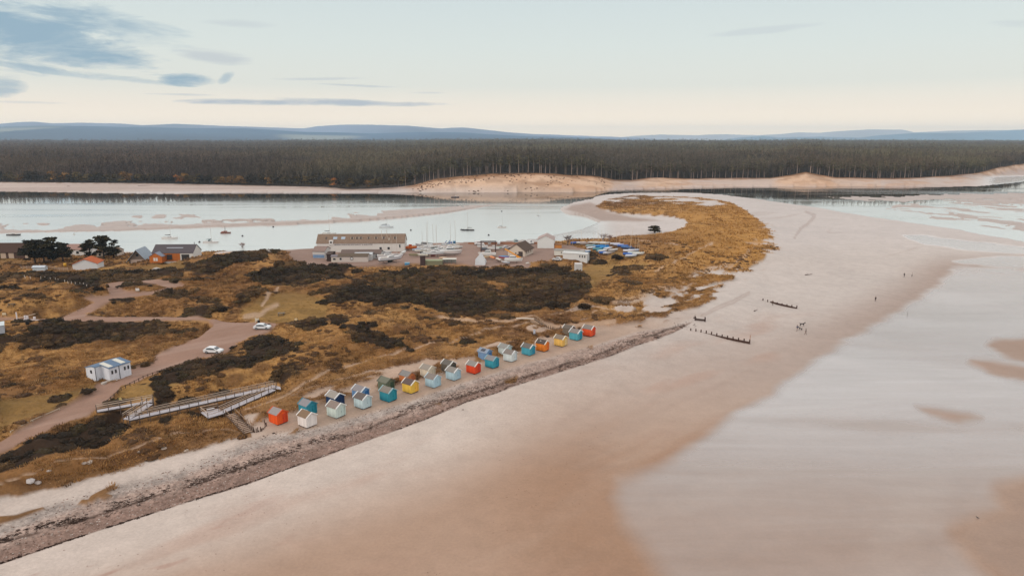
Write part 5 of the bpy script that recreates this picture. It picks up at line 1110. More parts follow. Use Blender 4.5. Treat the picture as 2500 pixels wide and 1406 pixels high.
def boat(kind, label, px, py, Lw, rz, hullc=(234, 232, 230), bot=(90, 60, 56), mast=0, boomc=None, water=False, roll=0, group=None, cabc=(232, 230, 228), lift=None, cat='boat', wheel=False, cover=None):
    x, y, z = on(px, py, water)
    Bm = Lw*(.31 if kind == 'sail' else .34); fb = Lw*(.105 if kind == 'sail' else .13); dr = Lw*.055
    up = 0 if water else (lift if lift is not None else (.17*Lw*.5+.55 if kind == 'sail' and Lw > 6 else .55+dr))
    o = thing({'sail': 'sailing_boat', 'motor': 'motor_boat', 'fish': 'fishing_boat', 'rib': 'pilot_boat', 'cover': 'covered_boat'}[kind], label, cat, (x, y, z+up-(.06 if water else 0)), R(rz), group); o.rotation_euler[0] = R(roll)
    h, b, d = hull_meshes(Lw, Bm, fb, dr, 2.2 if kind == 'sail' else 2.8)
    use(h, 'hull', mat(hullc, .4, .05, .5), o)
    use(b, 'hull_bottom', mat(bot, .8, .12), o); use(d, 'deck', mat(tuple(min(250, int(v*.96)) for v in cabc), .6, .06), o)
    if cover:
        cv = MB(); S_ = hull_secs(Lw, Bm, fb, dr)
        for a, c_ in zip(S_[:-1], S_[1:]):
            for sg in (1, -1): cv.poly([(a[1], sg*a[2]*1.03, a[3]-.05), (c_[1], sg*c_[2]*1.03, c_[3]-.05), (c_[1], 0, c_[3]+Lw*.10*(1-.6*abs(c_[1])/Lw*2)), (a[1], 0, a[3]+Lw*.10*(1-.6*abs(a[1])/Lw*2))], (0, 1, 2, 3))
        cv.add('cover', mat(cover, .7, .12), o)
    elif kind == 'sail':
        c_ = use(cabin_mesh(-Lw*.12, Lw*.24, Bm*.30, Bm*.20, Lw*.055, .9), 'cabin', mat(cabc, .5, .05), o, (0, 0, fb*1.0))
        MB().box(-Lw*.10, Lw*.13, -Bm*.285, Bm*.285, fb+Lw*.015, fb+Lw*.036).add('window', GLASS, c_, loc=(0, 0, -fb*1.0)) if Lw > 5 else None
        MB().box(-Lw*.42, -Lw*.14, -Bm*.2, Bm*.2, fb+.0, fb+.05).add('cockpit', mat((170, 150, 130)), o)
    elif kind in ('motor', 'fish'):
        hc = Lw*.16
        c_ = use(cabin_mesh(-Lw*.22, Lw*.22, Bm*.36, Bm*.26, hc, Lw*.12), 'wheelhouse', mat(cabc, .5, .05), o, (0, 0, fb*.95))
        MB().hexa([(-Lw*.18, -Bm*.345, fb*.95+hc*.5), (Lw*.17, -Bm*.29, fb*.95+hc*.5), (Lw*.17, Bm*.29, fb*.95+hc*.5), (-Lw*.18, Bm*.345, fb*.95+hc*.5)], [(-Lw*.18, -Bm*.325, fb*.95+hc*.8), (Lw*.145, -Bm*.26, fb*.95+hc*.8), (Lw*.145, Bm*.26, fb*.95+hc*.8), (-Lw*.18, Bm*.325, fb*.95+hc*.8)]).add('window', GLASS, c_, loc=(0, 0, -fb*.95))
        if kind == 'fish':
            for sg in (-1, 1): MB().tube((-Lw*.05, sg*Bm*.3, fb), (-Lw*.02, 0, fb+Lw*.62), .07).add('mast_leg', mat((90, 66, 58)), o)
            MB().box(-Lw*.4, -Lw*.28, -Bm*.3, Bm*.3, fb, fb+.5).add('gear_box', mat((170, 80, 56)), o)
    elif kind == 'rib':
        for sg in (1, -1): MB().tube((-Lw*.48, sg*Bm*.42, fb*.9), (Lw*.25, sg*Bm*.40, fb), .32, .3, 10).tube((Lw*.25, sg*Bm*.40, fb), (Lw*.52, 0, fb*1.35), .3, .2, 10).add('side_tube', mat((232, 122, 40), .5), o, True)
        MB().box(-Lw*.18, Lw*.1, -Bm*.2, Bm*.2, fb, fb+1.3).add('console', mat((214, 96, 40)), o, bev=.08)
    if mast:
        MB().tube((Lw*.06, 0, fb), (Lw*.05, 0, fb+mast), .075 if Lw > 5 else .045, .05 if Lw > 5 else .035).add('mast', mat((206, 198, 188), .5), o)
        if Lw > 5.5:
            MB().beam((Lw*.05, -.55, fb+mast*.55), (Lw*.05, .55, fb+mast*.55), .04).add('spreader', mat((206, 198, 188)), o)
        if boomc: MB().tube((Lw*.05, 0, fb+Lw*.15), (-Lw*.32, 0, fb+Lw*.135), Lw*.028, Lw*.012).add('sail_cover', mat(boomc, .8), o)
    if not water and kind in ('sail', 'motor', 'fish', 'rib', 'cover') and Lw > 5:
        if kind == 'sail' and up > 1: MB().prismx([(-.09, 0), (.09, 0), (.05, -up+dr+.1), (-.05, -up+dr+.1)], -Lw*.12, Lw*.10).add('keel', mat(bot), o, loc=(0, 0, -dr+.03))
        pr = MB()
        for xx in (-Lw*.25, Lw*.2):
            for sg in (-1, 1): m1 = MB().beam((xx, sg*Bm*.36, -dr*.2), (xx, sg*Bm*.62, -up-.1), .12); m1.add('prop', mat((120, 96, 84)), o)
        for xx in (-Lw*.25, Lw*.2): MB().beam((xx, -Bm*.6, -up+.12), (xx, Bm*.6, -up+.12), .16).add('cradle_beam', mat((96, 76, 66)), o)
    return o
GW = 'boats moored in the estuary'
boat('sail', 'dark-hulled boat without a mast moored at the far left of the estuary', 34, 575, 7.8, -4, (70, 64, 66), (50, 44, 44), water=True, group=GW, cabc=(200, 188, 180))
boat('sail', 'white yacht with red waterline and dark sail cover, left of the teal-hooded one', 415, 583, 8.8, -6, (232, 226, 222), (136, 56, 52), 9.5, (60, 54, 58), True, group=GW)
o = boat('sail', 'white yacht with teal spray hood moored between the two houses and the fishing boat', 515, 593, 8.0, -6, (228, 220, 216), (150, 90, 84), 9.0, (56, 78, 84), True, group=GW)
MB().ball((-.8, 0, 1.25), .75, 8, 5, .7).add('spray_hood', mat((50, 84, 90)), o, True)
boat('fish', 'small rust-red fishing boat with an A-frame mast moored in mid channel', 551, 570, 5.6, 5, (132, 84, 72), (84, 56, 52), water=True, group=GW, cabc=(180, 120, 100))
boat('sail', 'yacht mostly hidden behind the marina roof, only mast and boom showing', 803, 572, 8.0, -4, (226, 224, 220), (60, 64, 80), 11, (72, 70, 78), True, group=GW)
o = boat('sail', 'white yacht under a grey winter tent moored beyond the marina building', 943, 556, 8.4, 2, (222, 224, 226), (84, 88, 96), 9.5, (76, 74, 80), True, group=GW)
MB().prismx([(-1.0, .85), (1.0, .85), (0, 2.0)], -3.4, 2.2).add('winter_cover', mat((198, 204, 208)), o)
boat('sail', 'black-hulled yacht with light deck moored right of the marina', 1143, 563, 7.4, 180, (44, 42, 50), (34, 32, 38), 10.5, (66, 62, 68), True, group=GW, cabc=(206, 206, 204))
boat('sail', 'small cream boat with red waterline moored between the black yacht and the spit', 1225, 556, 5.2, 4, (226, 214, 206), (156, 96, 88), 6.5, (110, 100, 100), True, group=GW)
boat('sail', 'distant dark red yacht with a very tall pale mast below the big sand dune', 1111, 482, 7.4, 3, (96, 64, 62), (70, 48, 48), 13.8, (150, 120, 110), True, group=GW)
boat('sail', 'small white sailing boat with an upright mast, nearest the tip of the sand spit', 1314, 528, 3.9, 60, (214, 214, 216), (70, 74, 88), 9.6, (76, 80, 96), True, group=GW)
BU = [(1003, 563, 'right of the tented white yacht'), (667, 555, 'far right of the fishing boat near the sandbar'), (592, 577, 'between the fishing boat and the marina'), (487, 592, 'just left of the yacht with the teal hood'), (1193, 575, 'near the shore between the black yacht and the boat shed'), (1225, 517, 'above the small cream boat'), (1126, 562, 'just left of the black yacht'), (181, 573, 'pale one above the left group of dark trees')]
for px, py, w_ in BU:
    x, y, z = on(px, py, True); b_ = thing('mooring_buoy', 'small mooring buoy '+w_, 'buoy', (x, y, z), 0, 'mooring buoys'); c_ = (220, 216, 210) if px == 181 else (66, 62, 66)
    MB().ball((0, 0, .15), .55, 10, 6).add('float', mat(c_), b_, True); MB().tube((0, 0, .6), (0, 0, 1.0), .08).add('ring', mat((110, 80, 70)), b_)

# ------------------------------------------------------------------ boats stored ashore
GY = 'boats stored ashore in the yard'
YB = [
 ('sail', 'large white yacht propped ashore nearest the gorse, below three smaller white boats', 953, 641, 10.2, 35, (232, 230, 234), (52, 60, 56), 9.5, None, 2, None),
 ('sail', 'white yacht with pinkish bow directly behind the nearest propped yacht', 944, 633, 8.2, 20, (236, 230, 230), (190, 160, 156), 0, None, 0, None),
 ('sail', 'white yacht with a dark stripe in front of the marina windows', 936, 625, 7.2, 10, (234, 232, 232), (60, 54, 60), 5, None, 0, None),
 ('sail', 'small white yacht with a tall white mast beside the nearest propped yacht', 968, 629, 5.6, 15, (232, 230, 232), (88, 84, 92), 10, None, 0, None),
 ('cover', 'rounded white boat standing on a trailer between the blue covers and the cruisers', 985, 622, 4.4, 70, (226, 224, 220), (80, 74, 66), 0, None, 0, (226, 226, 222)),
 ('rib', 'orange pilot boat with tubes behind the rounded white boat', 1003, 611, 5.4, 4, (220, 110, 44), (70, 50, 44), 0, None, 0, None),
 ('motor', 'big white motor cruiser with a dark window band at the quayside', 1036, 606, 8.2, 170, (230, 228, 230), (88, 80, 88), 0, None, 0, None),
 ('sail', 'white yacht with a black boom just in front of the big cruiser', 1040, 613, 8.4, 4, (230, 228, 228), (70, 64, 68), 11, (58, 54, 58), 0, None),
 ('motor', 'cream cabin cruiser with a green skirt left of the red-bottomed hull', 1032, 628, 4.8, 178, (230, 222, 204), (64, 100, 104), 0, None, 0, None),
 ('sail', 'long white yacht with a rusty red bottom in the middle of the yard', 1058, 627, 9.0, 2, (222, 224, 226), (150, 84, 72), 0, None, 0, None),
 ('sail', 'pale blue-white yacht with slim mast behind the red-bottomed one', 1056, 617, 7.6, 10, (212, 218, 224), (120, 130, 140), 11.5, None, 0, None),
 ('sail', 'pale grey yacht standing between the blue-white yacht and the blue lorries', 1068, 611, 7.0, 172, (216, 216, 218), (110, 104, 110), 10.5, None, 0, None),
 ('motor', 'white and pink-decked motor boat right of the pale grey yacht', 1082, 607, 6.0, 178, (228, 216, 216), (100, 90, 94), 0, None, 0, None),
 ('motor', 'large cream motor yacht with one long dark window at the right end of the yard', 1100, 624, 9.6, 6, (226, 216, 212), (70, 60, 58), 0, None, 0, None),
 ('sail', 'slim white yacht lying behind the large cream motor yacht', 1098, 614, 8.6, 4, (232, 228, 222), (120, 88, 82), 12, None, 0, None),
 ('sail', 'low cream hull in the back row beside the shore path', 1103, 606, 7.2, 2, (230, 222, 208), (140, 120, 110), 0, None, 0, None),
 ('cover', 'upturned peach-coloured boat lying by the bay shelter', 1081, 635, 3.2, 5, (222, 190, 162), (222, 190, 162), 0, None, 0, (222, 190, 162)),
 ('cover', 'blue-covered boat against the marina wall, left of three', 962, 611, 4.0, 80, (70, 84, 140), (60, 64, 90), 0, None, 0, (60, 82, 150)),
 ('cover', 'blue-covered boat against the marina wall, middle of three', 972, 611, 4.0, 80, (70, 84, 140), (60, 64, 90), 0, None, 0, (72, 96, 166)),
 ('cover', 'blue-covered boat against the marina wall, right of three', 981, 610, 4.0, 80, (70, 84, 140), (60, 64, 90), 0, None, 0, (54, 76, 138)),
 ('motor', 'white motor cruiser with grey tarpaulin under the dark gantry', 1190, 628, 7.6, 176, (230, 226, 222), (80, 66, 60), 0, None, 0, None),
 ('motor', 'white speedboat behind the gantry cruiser', 1205, 612, 5.4, 178, (232, 228, 226), (100, 92, 90), 0, None, 0, None),
 ('cover', 'salmon-orange boat left of the upright cream hull', 1201, 634, 3.8, 130, (236, 150, 100), (190, 110, 80), 0, None, 10, (240, 160, 112)),
 ('cover', 'cream hull tipped on its side right of the salmon-orange boat', 1216, 640, 4.8, 120, (222, 208, 198), (150, 130, 120), 0, None, 45, (206, 196, 188)),
 ('cover', 'boat with blue cover over a red hull before the cream workshop', 1231, 634, 4.4, 175, (176, 62, 62), (120, 50, 50), 0, None, 0, (92, 152, 206)),
 ('sail', 'small white and blue dinghy below the red-hulled boat', 1235, 645, 3.4, 150, (214, 224, 236), (150, 180, 216), 0, None, 0, None),
 ('motor', 'white motor cruiser with high bow in front of the cream workshop', 1253, 642, 7.4, -8, (232, 230, 226), (214, 190, 184), 0, None, 0, None),
 ('cover', 'boat wrapped in a plain pale tarpaulin at the water edge, left of two', 1196, 598, 4.2, 80, (222, 222, 220), (120, 110, 108), 0, None, 0, (224, 226, 224)),
 ('cover', 'boat wrapped in a plain pale tarpaulin at the water edge, right of two', 1218, 598, 4.6, 85, (224, 224, 224), (70, 62, 60), 0, None, 0, (226, 226, 228)),
 ('cover', 'tiny white upturned tender at the right end of the gorse edge', 1289, 647, 2.0, 20, (232, 228, 222), (220, 210, 200), 0, None, 0, (232, 228, 222)),
]
YB += [
 ('sail', 'ivory yacht tucked behind the cream cabin cruiser', 1030, 619, 6.6, 8, (226, 222, 212), (86, 96, 120), 8.5, None, 0, None),
 ('sail', 'white yacht with a navy bottom, second mast from the left of the quay masts', 1047, 609, 7.4, 176, (232, 230, 228), (52, 60, 96), 12, (60, 60, 70), 0, None),
 ('sail', 'light grey yacht immediately behind the red-bottomed one, under a green boom cover', 1064, 621, 7.8, 5, (218, 218, 218), (96, 60, 58), 10.5, (70, 90, 80), 0, None),
 ('motor', 'small white cruiser squeezed between the grey yacht and the cream motor yacht', 1078, 616, 5.6, 170, (230, 228, 224), (70, 76, 90), 0, None, 0, None),
 ('sail', 'white yacht with the rightmost tall mast of the yard', 1110, 611, 7.2, 3, (230, 226, 220), (60, 70, 100), 12.5, None, 0, None),
 ('cover', 'grey-blue covered tender beside the orange pilot boat', 1017, 615, 4.0, 10, (190, 198, 206), (90, 90, 96), 0, None, 0, (150, 166, 184)),
 ('cover', 'olive covered skiff in front of the cradle row', 1010, 628, 4.0, 175, (140, 130, 100), (90, 80, 60), 0, None, 0, (128, 116, 88)),
 ('motor', 'white day boat beside the quay wall left of the gantry', 1178, 607, 5.0, 175, (232, 230, 230), (60, 70, 90), 0, None, 0, None),
 ('cover', 'tan covered boat on the gravel between gantry and tent', 1186, 634, 4.0, 20, (190, 160, 130), (96, 76, 62), 0, None, 0, (196, 170, 140)),
 ('cover', 'mint-green covered skiff next to the white speedboat', 1216, 610, 3.6, 5, (170, 196, 186), (80, 90, 86), 0, None, 0, (160, 190, 180)),
]
for k, lb, px, py, Lw, rz, hc, bc, ms, bm_, rl, cv in YB: boat(k, lb, px, py, Lw, rz, hc, bc, ms, bm_, False, rl, GY, cover=cv)
o = thing('tarpaulin_tent', 'pointed white tarpaulin tent over a boat at the left end of the right-hand cluster', 'tent', tuple(frame_at(1174, 645)), R(-6))
MB().poly([(-2.2, -2.2, 0), (2.2, -2.2, 0), (2.0, 3.4, .8), (-2.0, 3.4, .8), (0, -1.2, 4.8), (0, 2.6, 4.2), (-2.0, -2.0, 2.4), (2.0, -2.0, 2.4)], (0, 1, 7, 4, 6), (1, 2, 5, 4, 7), (3, 0, 6, 4, 5), (2, 3, 5)).add('cover', mat((224, 226, 230), .7, .12), o)
o = thing('boat_gantry', 'dark steel portal gantry standing over the motor cruiser', 'gantry', tuple(frame_at(1197, 620)), R(0)); gm_ = mat((84, 56, 52))
for xx in (-4.2, 2.4): MB().box(xx-.15, xx+.15, -1.8, -1.5, -.3, 5.2).add('leg', gm_, o); MB().box(xx-.15, xx+.15, 1.5, 1.8, -.3, 5.2).add('leg', gm_, o); MB().box(xx-.13, xx+.13, -1.8, 1.8, 5.2, 5.5).add('side_beam', gm_, o)
MB().box(-6, 3.2, -1.85, -1.55, 5.5, 5.85).add('crossbeam', gm_, o); MB().box(-4.6, 2.8, 1.5, 1.8, 5.5, 5.85).add('crossbeam', gm_, o)
o = thing('crane_loader', 'orange-yellow mobile crane with its boom slanting across the workshop gable', 'crane', tuple(frame_at(1262, 634)), R(160)); om = mat((240, 160, 44), .5)
MB().box(-1.6, 1.6, -.9, .9, .5, 1.3).add('chassis', om, o, bev=.05); MB().beam((-1.2, .2, 1.3), (5.6, .2, 4.5), .45, .5).add('boom', om, o); MB().box(-1.2, 0, -.8, -.05, 1.3, 2.4).add('cab', GLASS, o); MB().beam((5.5, .2, 4.4), (6.2, .2, 3.6), .2).add('hook', BLACK, o)
for xx in (-1.1, 1.1):
    for yy in (-.95, .75): MB().tube((xx, yy, .5), (xx, yy+.22, .5), .5, n=12).add('wheel', BLACK, o)
for px, py, lb, rz_ in ((1092, 603, 'blue lorry with loader arm parked left of the yacht mast at the shore', 0), (1101, 601, 'teal-blue lorry with raised arm parked right of the yacht mast at the shore', 5)):
    o = thing('lorry', lb, 'lorry', tuple(frame_at(px, py)), R(rz_), 'blue lorries at the shore'); c_ = mat((48, 84, 150) if px < 1100 else (40, 110, 150))
    MB().box(-2.4, 1.0, -1.1, 1.1, .6, 1.3).add('bed', c_, o); MB().box(1.1, 2.5, -1.1, 1.1, .6, 2.5).add('cab', c_, o, bev=.08); MB().box(2.2, 2.53, -.95, .95, 1.6, 2.3).add('windscreen', GLASS, o); MB().beam((-1.8, 0, 1.3), (-.2, 0, 3.1), .3).add('arm', c_, o)
    for xx in (-1.6, 1.7):
        for yy in (-1.1, .88): MB().tube((xx, yy, .48), (xx, yy+.22, .48), .48, n=10).add('wheel', BLACK, o)

# ------------------------------------------------------------------ sailing dinghies on the grass park
GD = 'sailing dinghies parked on the grass'
DG = [(1441,604,20,(196,206,206),(150,176,178),0,'pale green-grey covered dinghy, upper left of the blue pile'),(1443,609,28,(230,230,234),(216,222,230),0,'white dinghy slanting at the left end of the blue pile'),(1459,605,10,(60,130,180),(70,146,190),5,'sky-blue covered dinghy at the top of the pile'),
 (1466,607,-8,(30,104,170),(28,116,184),0,'strong blue covered dinghy in the middle of the pile'),(1474,605,-14,(36,110,176),(40,130,196),0,'bright blue covered dinghy right of the strong blue one'),(1476,609,-4,(40,120,190),(52,140,200),6,'azure covered dinghy under a leaning mast'),
 (1459,612,8,(110,160,170),(96,156,170),0,'teal covered dinghy below the strong blue one'),(1468,616,12,(88,160,180),(96,170,190),0,'turquoise covered dinghy at the bottom of the pile'),(1484,611,30,(230,222,220),(226,220,222),0,'white dinghy pointing up to the right out of the pile'),
 (1471,617,24,(230,222,214),(224,216,210),0,'long cream dinghy at the lower edge of the pile'),(1475,621,14,(60,110,190),(56,104,186),0,'royal blue dinghy in front of the cream one'),(1484,622,14,(220,216,222),(206,208,222),0,'white and lilac dinghy at the lower right edge of the pile'),
 (1497,615,26,(226,220,212),(214,210,206),0,'cream dinghy with a long spar lying on the right of the pile'),(1491,619,20,(222,216,206),(96,84,84),0,'cream dinghy with dark open cockpit right of the pile'),(1446,596,4,(226,220,210),(216,206,196),5,'cream dinghy first in the back row by the dune'),
 (1458,597,2,(222,212,200),(206,196,186),6,'beige dinghy second in the back row by the dune'),(1467,597,0,(222,214,202),(210,202,192),6.4,'beige dinghy third in the back row by the dune'),(1476,598,-4,(230,224,214),(222,216,208),5,'white dinghy last in the back row by the dune'),
 (1501,600,-14,(214,214,222),(206,206,218),6,'silver-grey covered dinghy beginning the right-hand line'),(1510,602,-16,(196,196,214),(186,188,212),6.5,'lilac covered dinghy in the right-hand line'),(1520,605,-20,(60,96,170),(66,106,180),5,'blue covered dinghy in the right-hand line'),
 (1529,608,-22,(70,110,170),(84,128,180),0,'steel-blue covered dinghy in the right-hand line'),(1537,611,-24,(54,66,96),(56,70,104),6,'navy covered dinghy ending the right-hand line'),(1534,617,-4,(228,224,228),(222,222,230),10,'white dinghy with the tallest mast of the park'),
 (1546,616,-2,(206,214,228),(196,208,228),0,'pale blue dinghy behind the tallest mast'),(1546,623,-12,(214,224,222),(206,220,218),6.2,'pale mint dinghy in front of the tallest mast'),(1558,624,4,(224,222,214),(216,214,208),5,'cream dinghy at the far right end of the park'),
 (1534,625,-10,(64,110,190),(60,104,186),0,'blue dinghy beside the dark bush'),(1540,629,8,(214,218,228),(206,212,226),0,'white dinghy at the bottom right beside the dark bush'),(1404,597,10,(84,116,190),(82,116,196),0,'lone blue covered dinghy left of the back row'),
 (1418,597,2,(232,226,220),(222,216,212),6,'white dinghy with mast behind the mobile cabins'),(1427,598,0,(222,210,204),(150,130,126),0,'white and brown dinghy behind the mobile cabins'),(1428,618,-6,(96,150,206),(236,236,238),0,'white and blue dinghy right of the mobile cabins')]
_cv = {}
for i, (px, py, rz, hc, cc_, ms, lb) in enumerate(DG):
    x, y, z = on(px, py); Lw = 4.6; Bm = 1.7; fb = .5; dr = .28
    o = thing('sailing_dinghy', lb, 'dinghy', (x, y, z+.62), R(rz), GD); h, b, d = hull_meshes(Lw, Bm, fb, dr)
    use(h, 'hull', mat(hc, .5, .05, .4), o); use(b, 'hull_bottom', mat(tuple(int(v*.8) for v in hc), .6), o)
    if 'c' not in _cv:
        cv = MB(); S_ = hull_secs(Lw, Bm, fb, dr)
        for a, c_ in zip(S_[:-1], S_[1:]):
            for sg in (1, -1): cv.poly([(a[1], sg*a[2]*1.04, a[3]-.04), (c_[1], sg*c_[2]*1.04, c_[3]-.04), (c_[1], 0, c_[3]+.28), (a[1], 0, a[3]+.28)], (0, 1, 2, 3))
        _cv['c'] = cv.mesh('cover')
    use(_cv['c'], 'cover', mat(cc_, .75, .12), o)
    if 't' not in _cv: _cv['t'] = MB().beam((-2.0, 0, -.42), (2.3, 0, -.42), .1).beam((-.4, -.7, -.45), (-.4, .7, -.45), .1).tube((-.4, -.75, -.42), (-.4, -.62, -.42), .2).tube((-.4, .62, -.42), (-.4, .75, -.42), .2).mesh('trolley')
    use(_cv['t'], 'trolley', mat((96, 84, 80)), o)
    if ms:
        tl = rng.uniform(-.09, .09)*ms; tl = 1.3 if lb.startswith('white dinghy with the tallest') else tl
        MB().tube((.5, 0, fb), (.5+tl, 0, fb+ms), .055, .04).add('mast', mat((220, 196, 164), .6), o)
for px, py, hgt, lb in ((1384, 598, 5.5, 'bare spar standing by the bare tree'), (1397, 600, 4.5, 'short spar standing left of the lone blue dinghy'), (1556, 612, 6, 'thin mast standing behind the tallest mast')):
    x, y, z = on(px, py); s_ = thing('spare_mast', lb, 'mast', (x, y, z)); MB().tube((0, 0, -.3), (.3, 0, hgt), .07, .05).add('spar', mat((222, 200, 168)), s_); MB().box(-.3, .3, -.3, .3, -.2, .15).add('foot', WOOD, s_)

# ------------------------------------------------------------------ vehicles
_car = {}
def car(label, px, py, rz, colr, name='parked_car', cat='car', van=False, group='cars parked around the site'):
    x, y, z = on(px, py); o = thing(name, label, cat, (x, y, z+.02), R(rz), group)
    key = 'v' if van else 'c'
    if key not in _car:
        import bmesh
        w = .88
        if van: low = [(-2.4, .35), (2.4, .35), (2.45, .8), (2.3, 1.05), (1.75, 1.12), (1.1, 1.95), (-2.35, 2.0), (-2.45, 1.2)]
        else: low = [(-2.1, .32), (2.08, .30), (2.14, .55), (2.02, .78), (1.2, .93), (.45, 1.38), (-.35, 1.48), (-1.35, 1.42), (-1.95, 1.0), (-2.12, .9), (-2.16, .55)]
        b_ = MB(); n = len(low)
        rows = []
        for yy, sc_ in ((-w, 0), (-w*.97, 0), (w*.97, 0), (w, 0)): pass
        def inset(z_): return w*(1-.20*max(0, (z_-.92)/.6))
        L_ = [(x_, -inset(z_), z_) for x_, z_ in low]; R_ = [(x_, inset(z_), z_) for x_, z_ in low]
        b_.poly(L_+R_, tuple(range(n)), tuple(range(n, 2*n))[::-1], *[(k, n+k, n+(k+1) % n, (k+1) % n) for k in range(n)])
        body = b_.mesh('body', bev=.035)
        sw = MB()
        for sg in (-1, 1):
            def q_(x_, z_): return (x_, sg*(inset(z_)+.012), z_)
            if van: sw.poly([q_(.6, 1.15), q_(1.6, 1.15), q_(1.08, 1.85), q_(.6, 1.85)], (0, 1, 2, 3))
            else: sw.poly([q_(-1.5, .98), q_(-.3, .95), q_(1.0, .95), q_(.42, 1.30), q_(-.35, 1.38), q_(-1.2, 1.30)], (0, 1, 2, 3, 4, 5))
        ws = MB()
        if van: ws.poly([(1.76, -.72, 1.16), (1.76, .72, 1.16), (1.13, .62, 1.92), (1.13, -.62, 1.92)], (0, 1, 2, 3))
        else: ws.poly([(1.17, -.74, .965), (1.17, .74, .965), (.50, .66, 1.375), (.50, -.66, 1.375)], (0, 1, 2, 3))
        rw = MB()
        if van: rw.poly([(-2.47, -.6, 1.3), (-2.47, .6, 1.3), (-2.42, .6, 1.85), (-2.42, -.6, 1.85)], (0, 1, 2, 3))
        else: rw.poly([(-1.97, -.66, 1.03), (-1.97, .66, 1.03), (-1.41, .6, 1.41), (-1.41, -.6, 1.41)], (0, 1, 2, 3))
        ty = MB().tube((0, -.11, 0), (0, .11, 0), .32, n=16).mesh('tyre'); ri = MB().tube((0, -.125, 0), (0, .125, 0), .19, n=12).mesh('rim'); hl = MB().box(-.06, .06, -.17, .17, -.07, .07).mesh('headlight')
        me_ = [body, sw.mesh('side_window'), ws.mesh('windscreen'), rw.mesh('rear_window'), ty, ri, hl]; _car[key] = me_
    bd, sw, ws, rw, ty, ri, hl = _car[key]
    use(bd, 'body', mat(colr, .25, .02, .6), o); use(sw, 'side_window', GLASS, o); use(ws, 'windscreen', mat((70, 78, 86), .12, .03, .8), o); use(rw, 'rear_window', GLASS, o)
    for xx in (-1.32, 1.30):
        for yy in (-.80, .80): t_ = use(ty, 'tyre', BLACK, o, (xx, yy, .32)); use(ri, 'rim', STEEL, t_)
    for yy in (-.62, .62): use(hl, 'headlight', mat((206, 210, 214), .2), o, (2.05, yy, .66))
    return o
car('white hatchback parked at the far end of the red gravel car park', 641, 803, 0, (236, 238, 242))
car('white hatchback parked at the lower kerb of the car park', 522, 861, -7, (240, 240, 242))
car('beige car parked nose-out by the marina annexes', 803, 634, -88, (200, 180, 164))
car('white van with dark windscreen at the water edge beside the gravel', 1170, 598, 5, (230, 224, 224), 'parked_van', 'van', True)
car('dark green pickup parked at the water edge behind the workshop', 1260, 594, -80, (150, 168, 168), 'parked_van', 'van', True)
car('white car parked at the water edge nearest the boat shed', 1292, 596, 0, (232, 230, 230), 'parked_van', 'van', True)
car('silver car parked between the gantry and the workshop', 1236, 607, 20, (216, 208, 208))
car('dark car parked behind the gantry', 1184, 612, 0, (90, 84, 92))
car('small tractor-like white car by the front mobile cabin', 1360, 636, 160, (216, 214, 214))
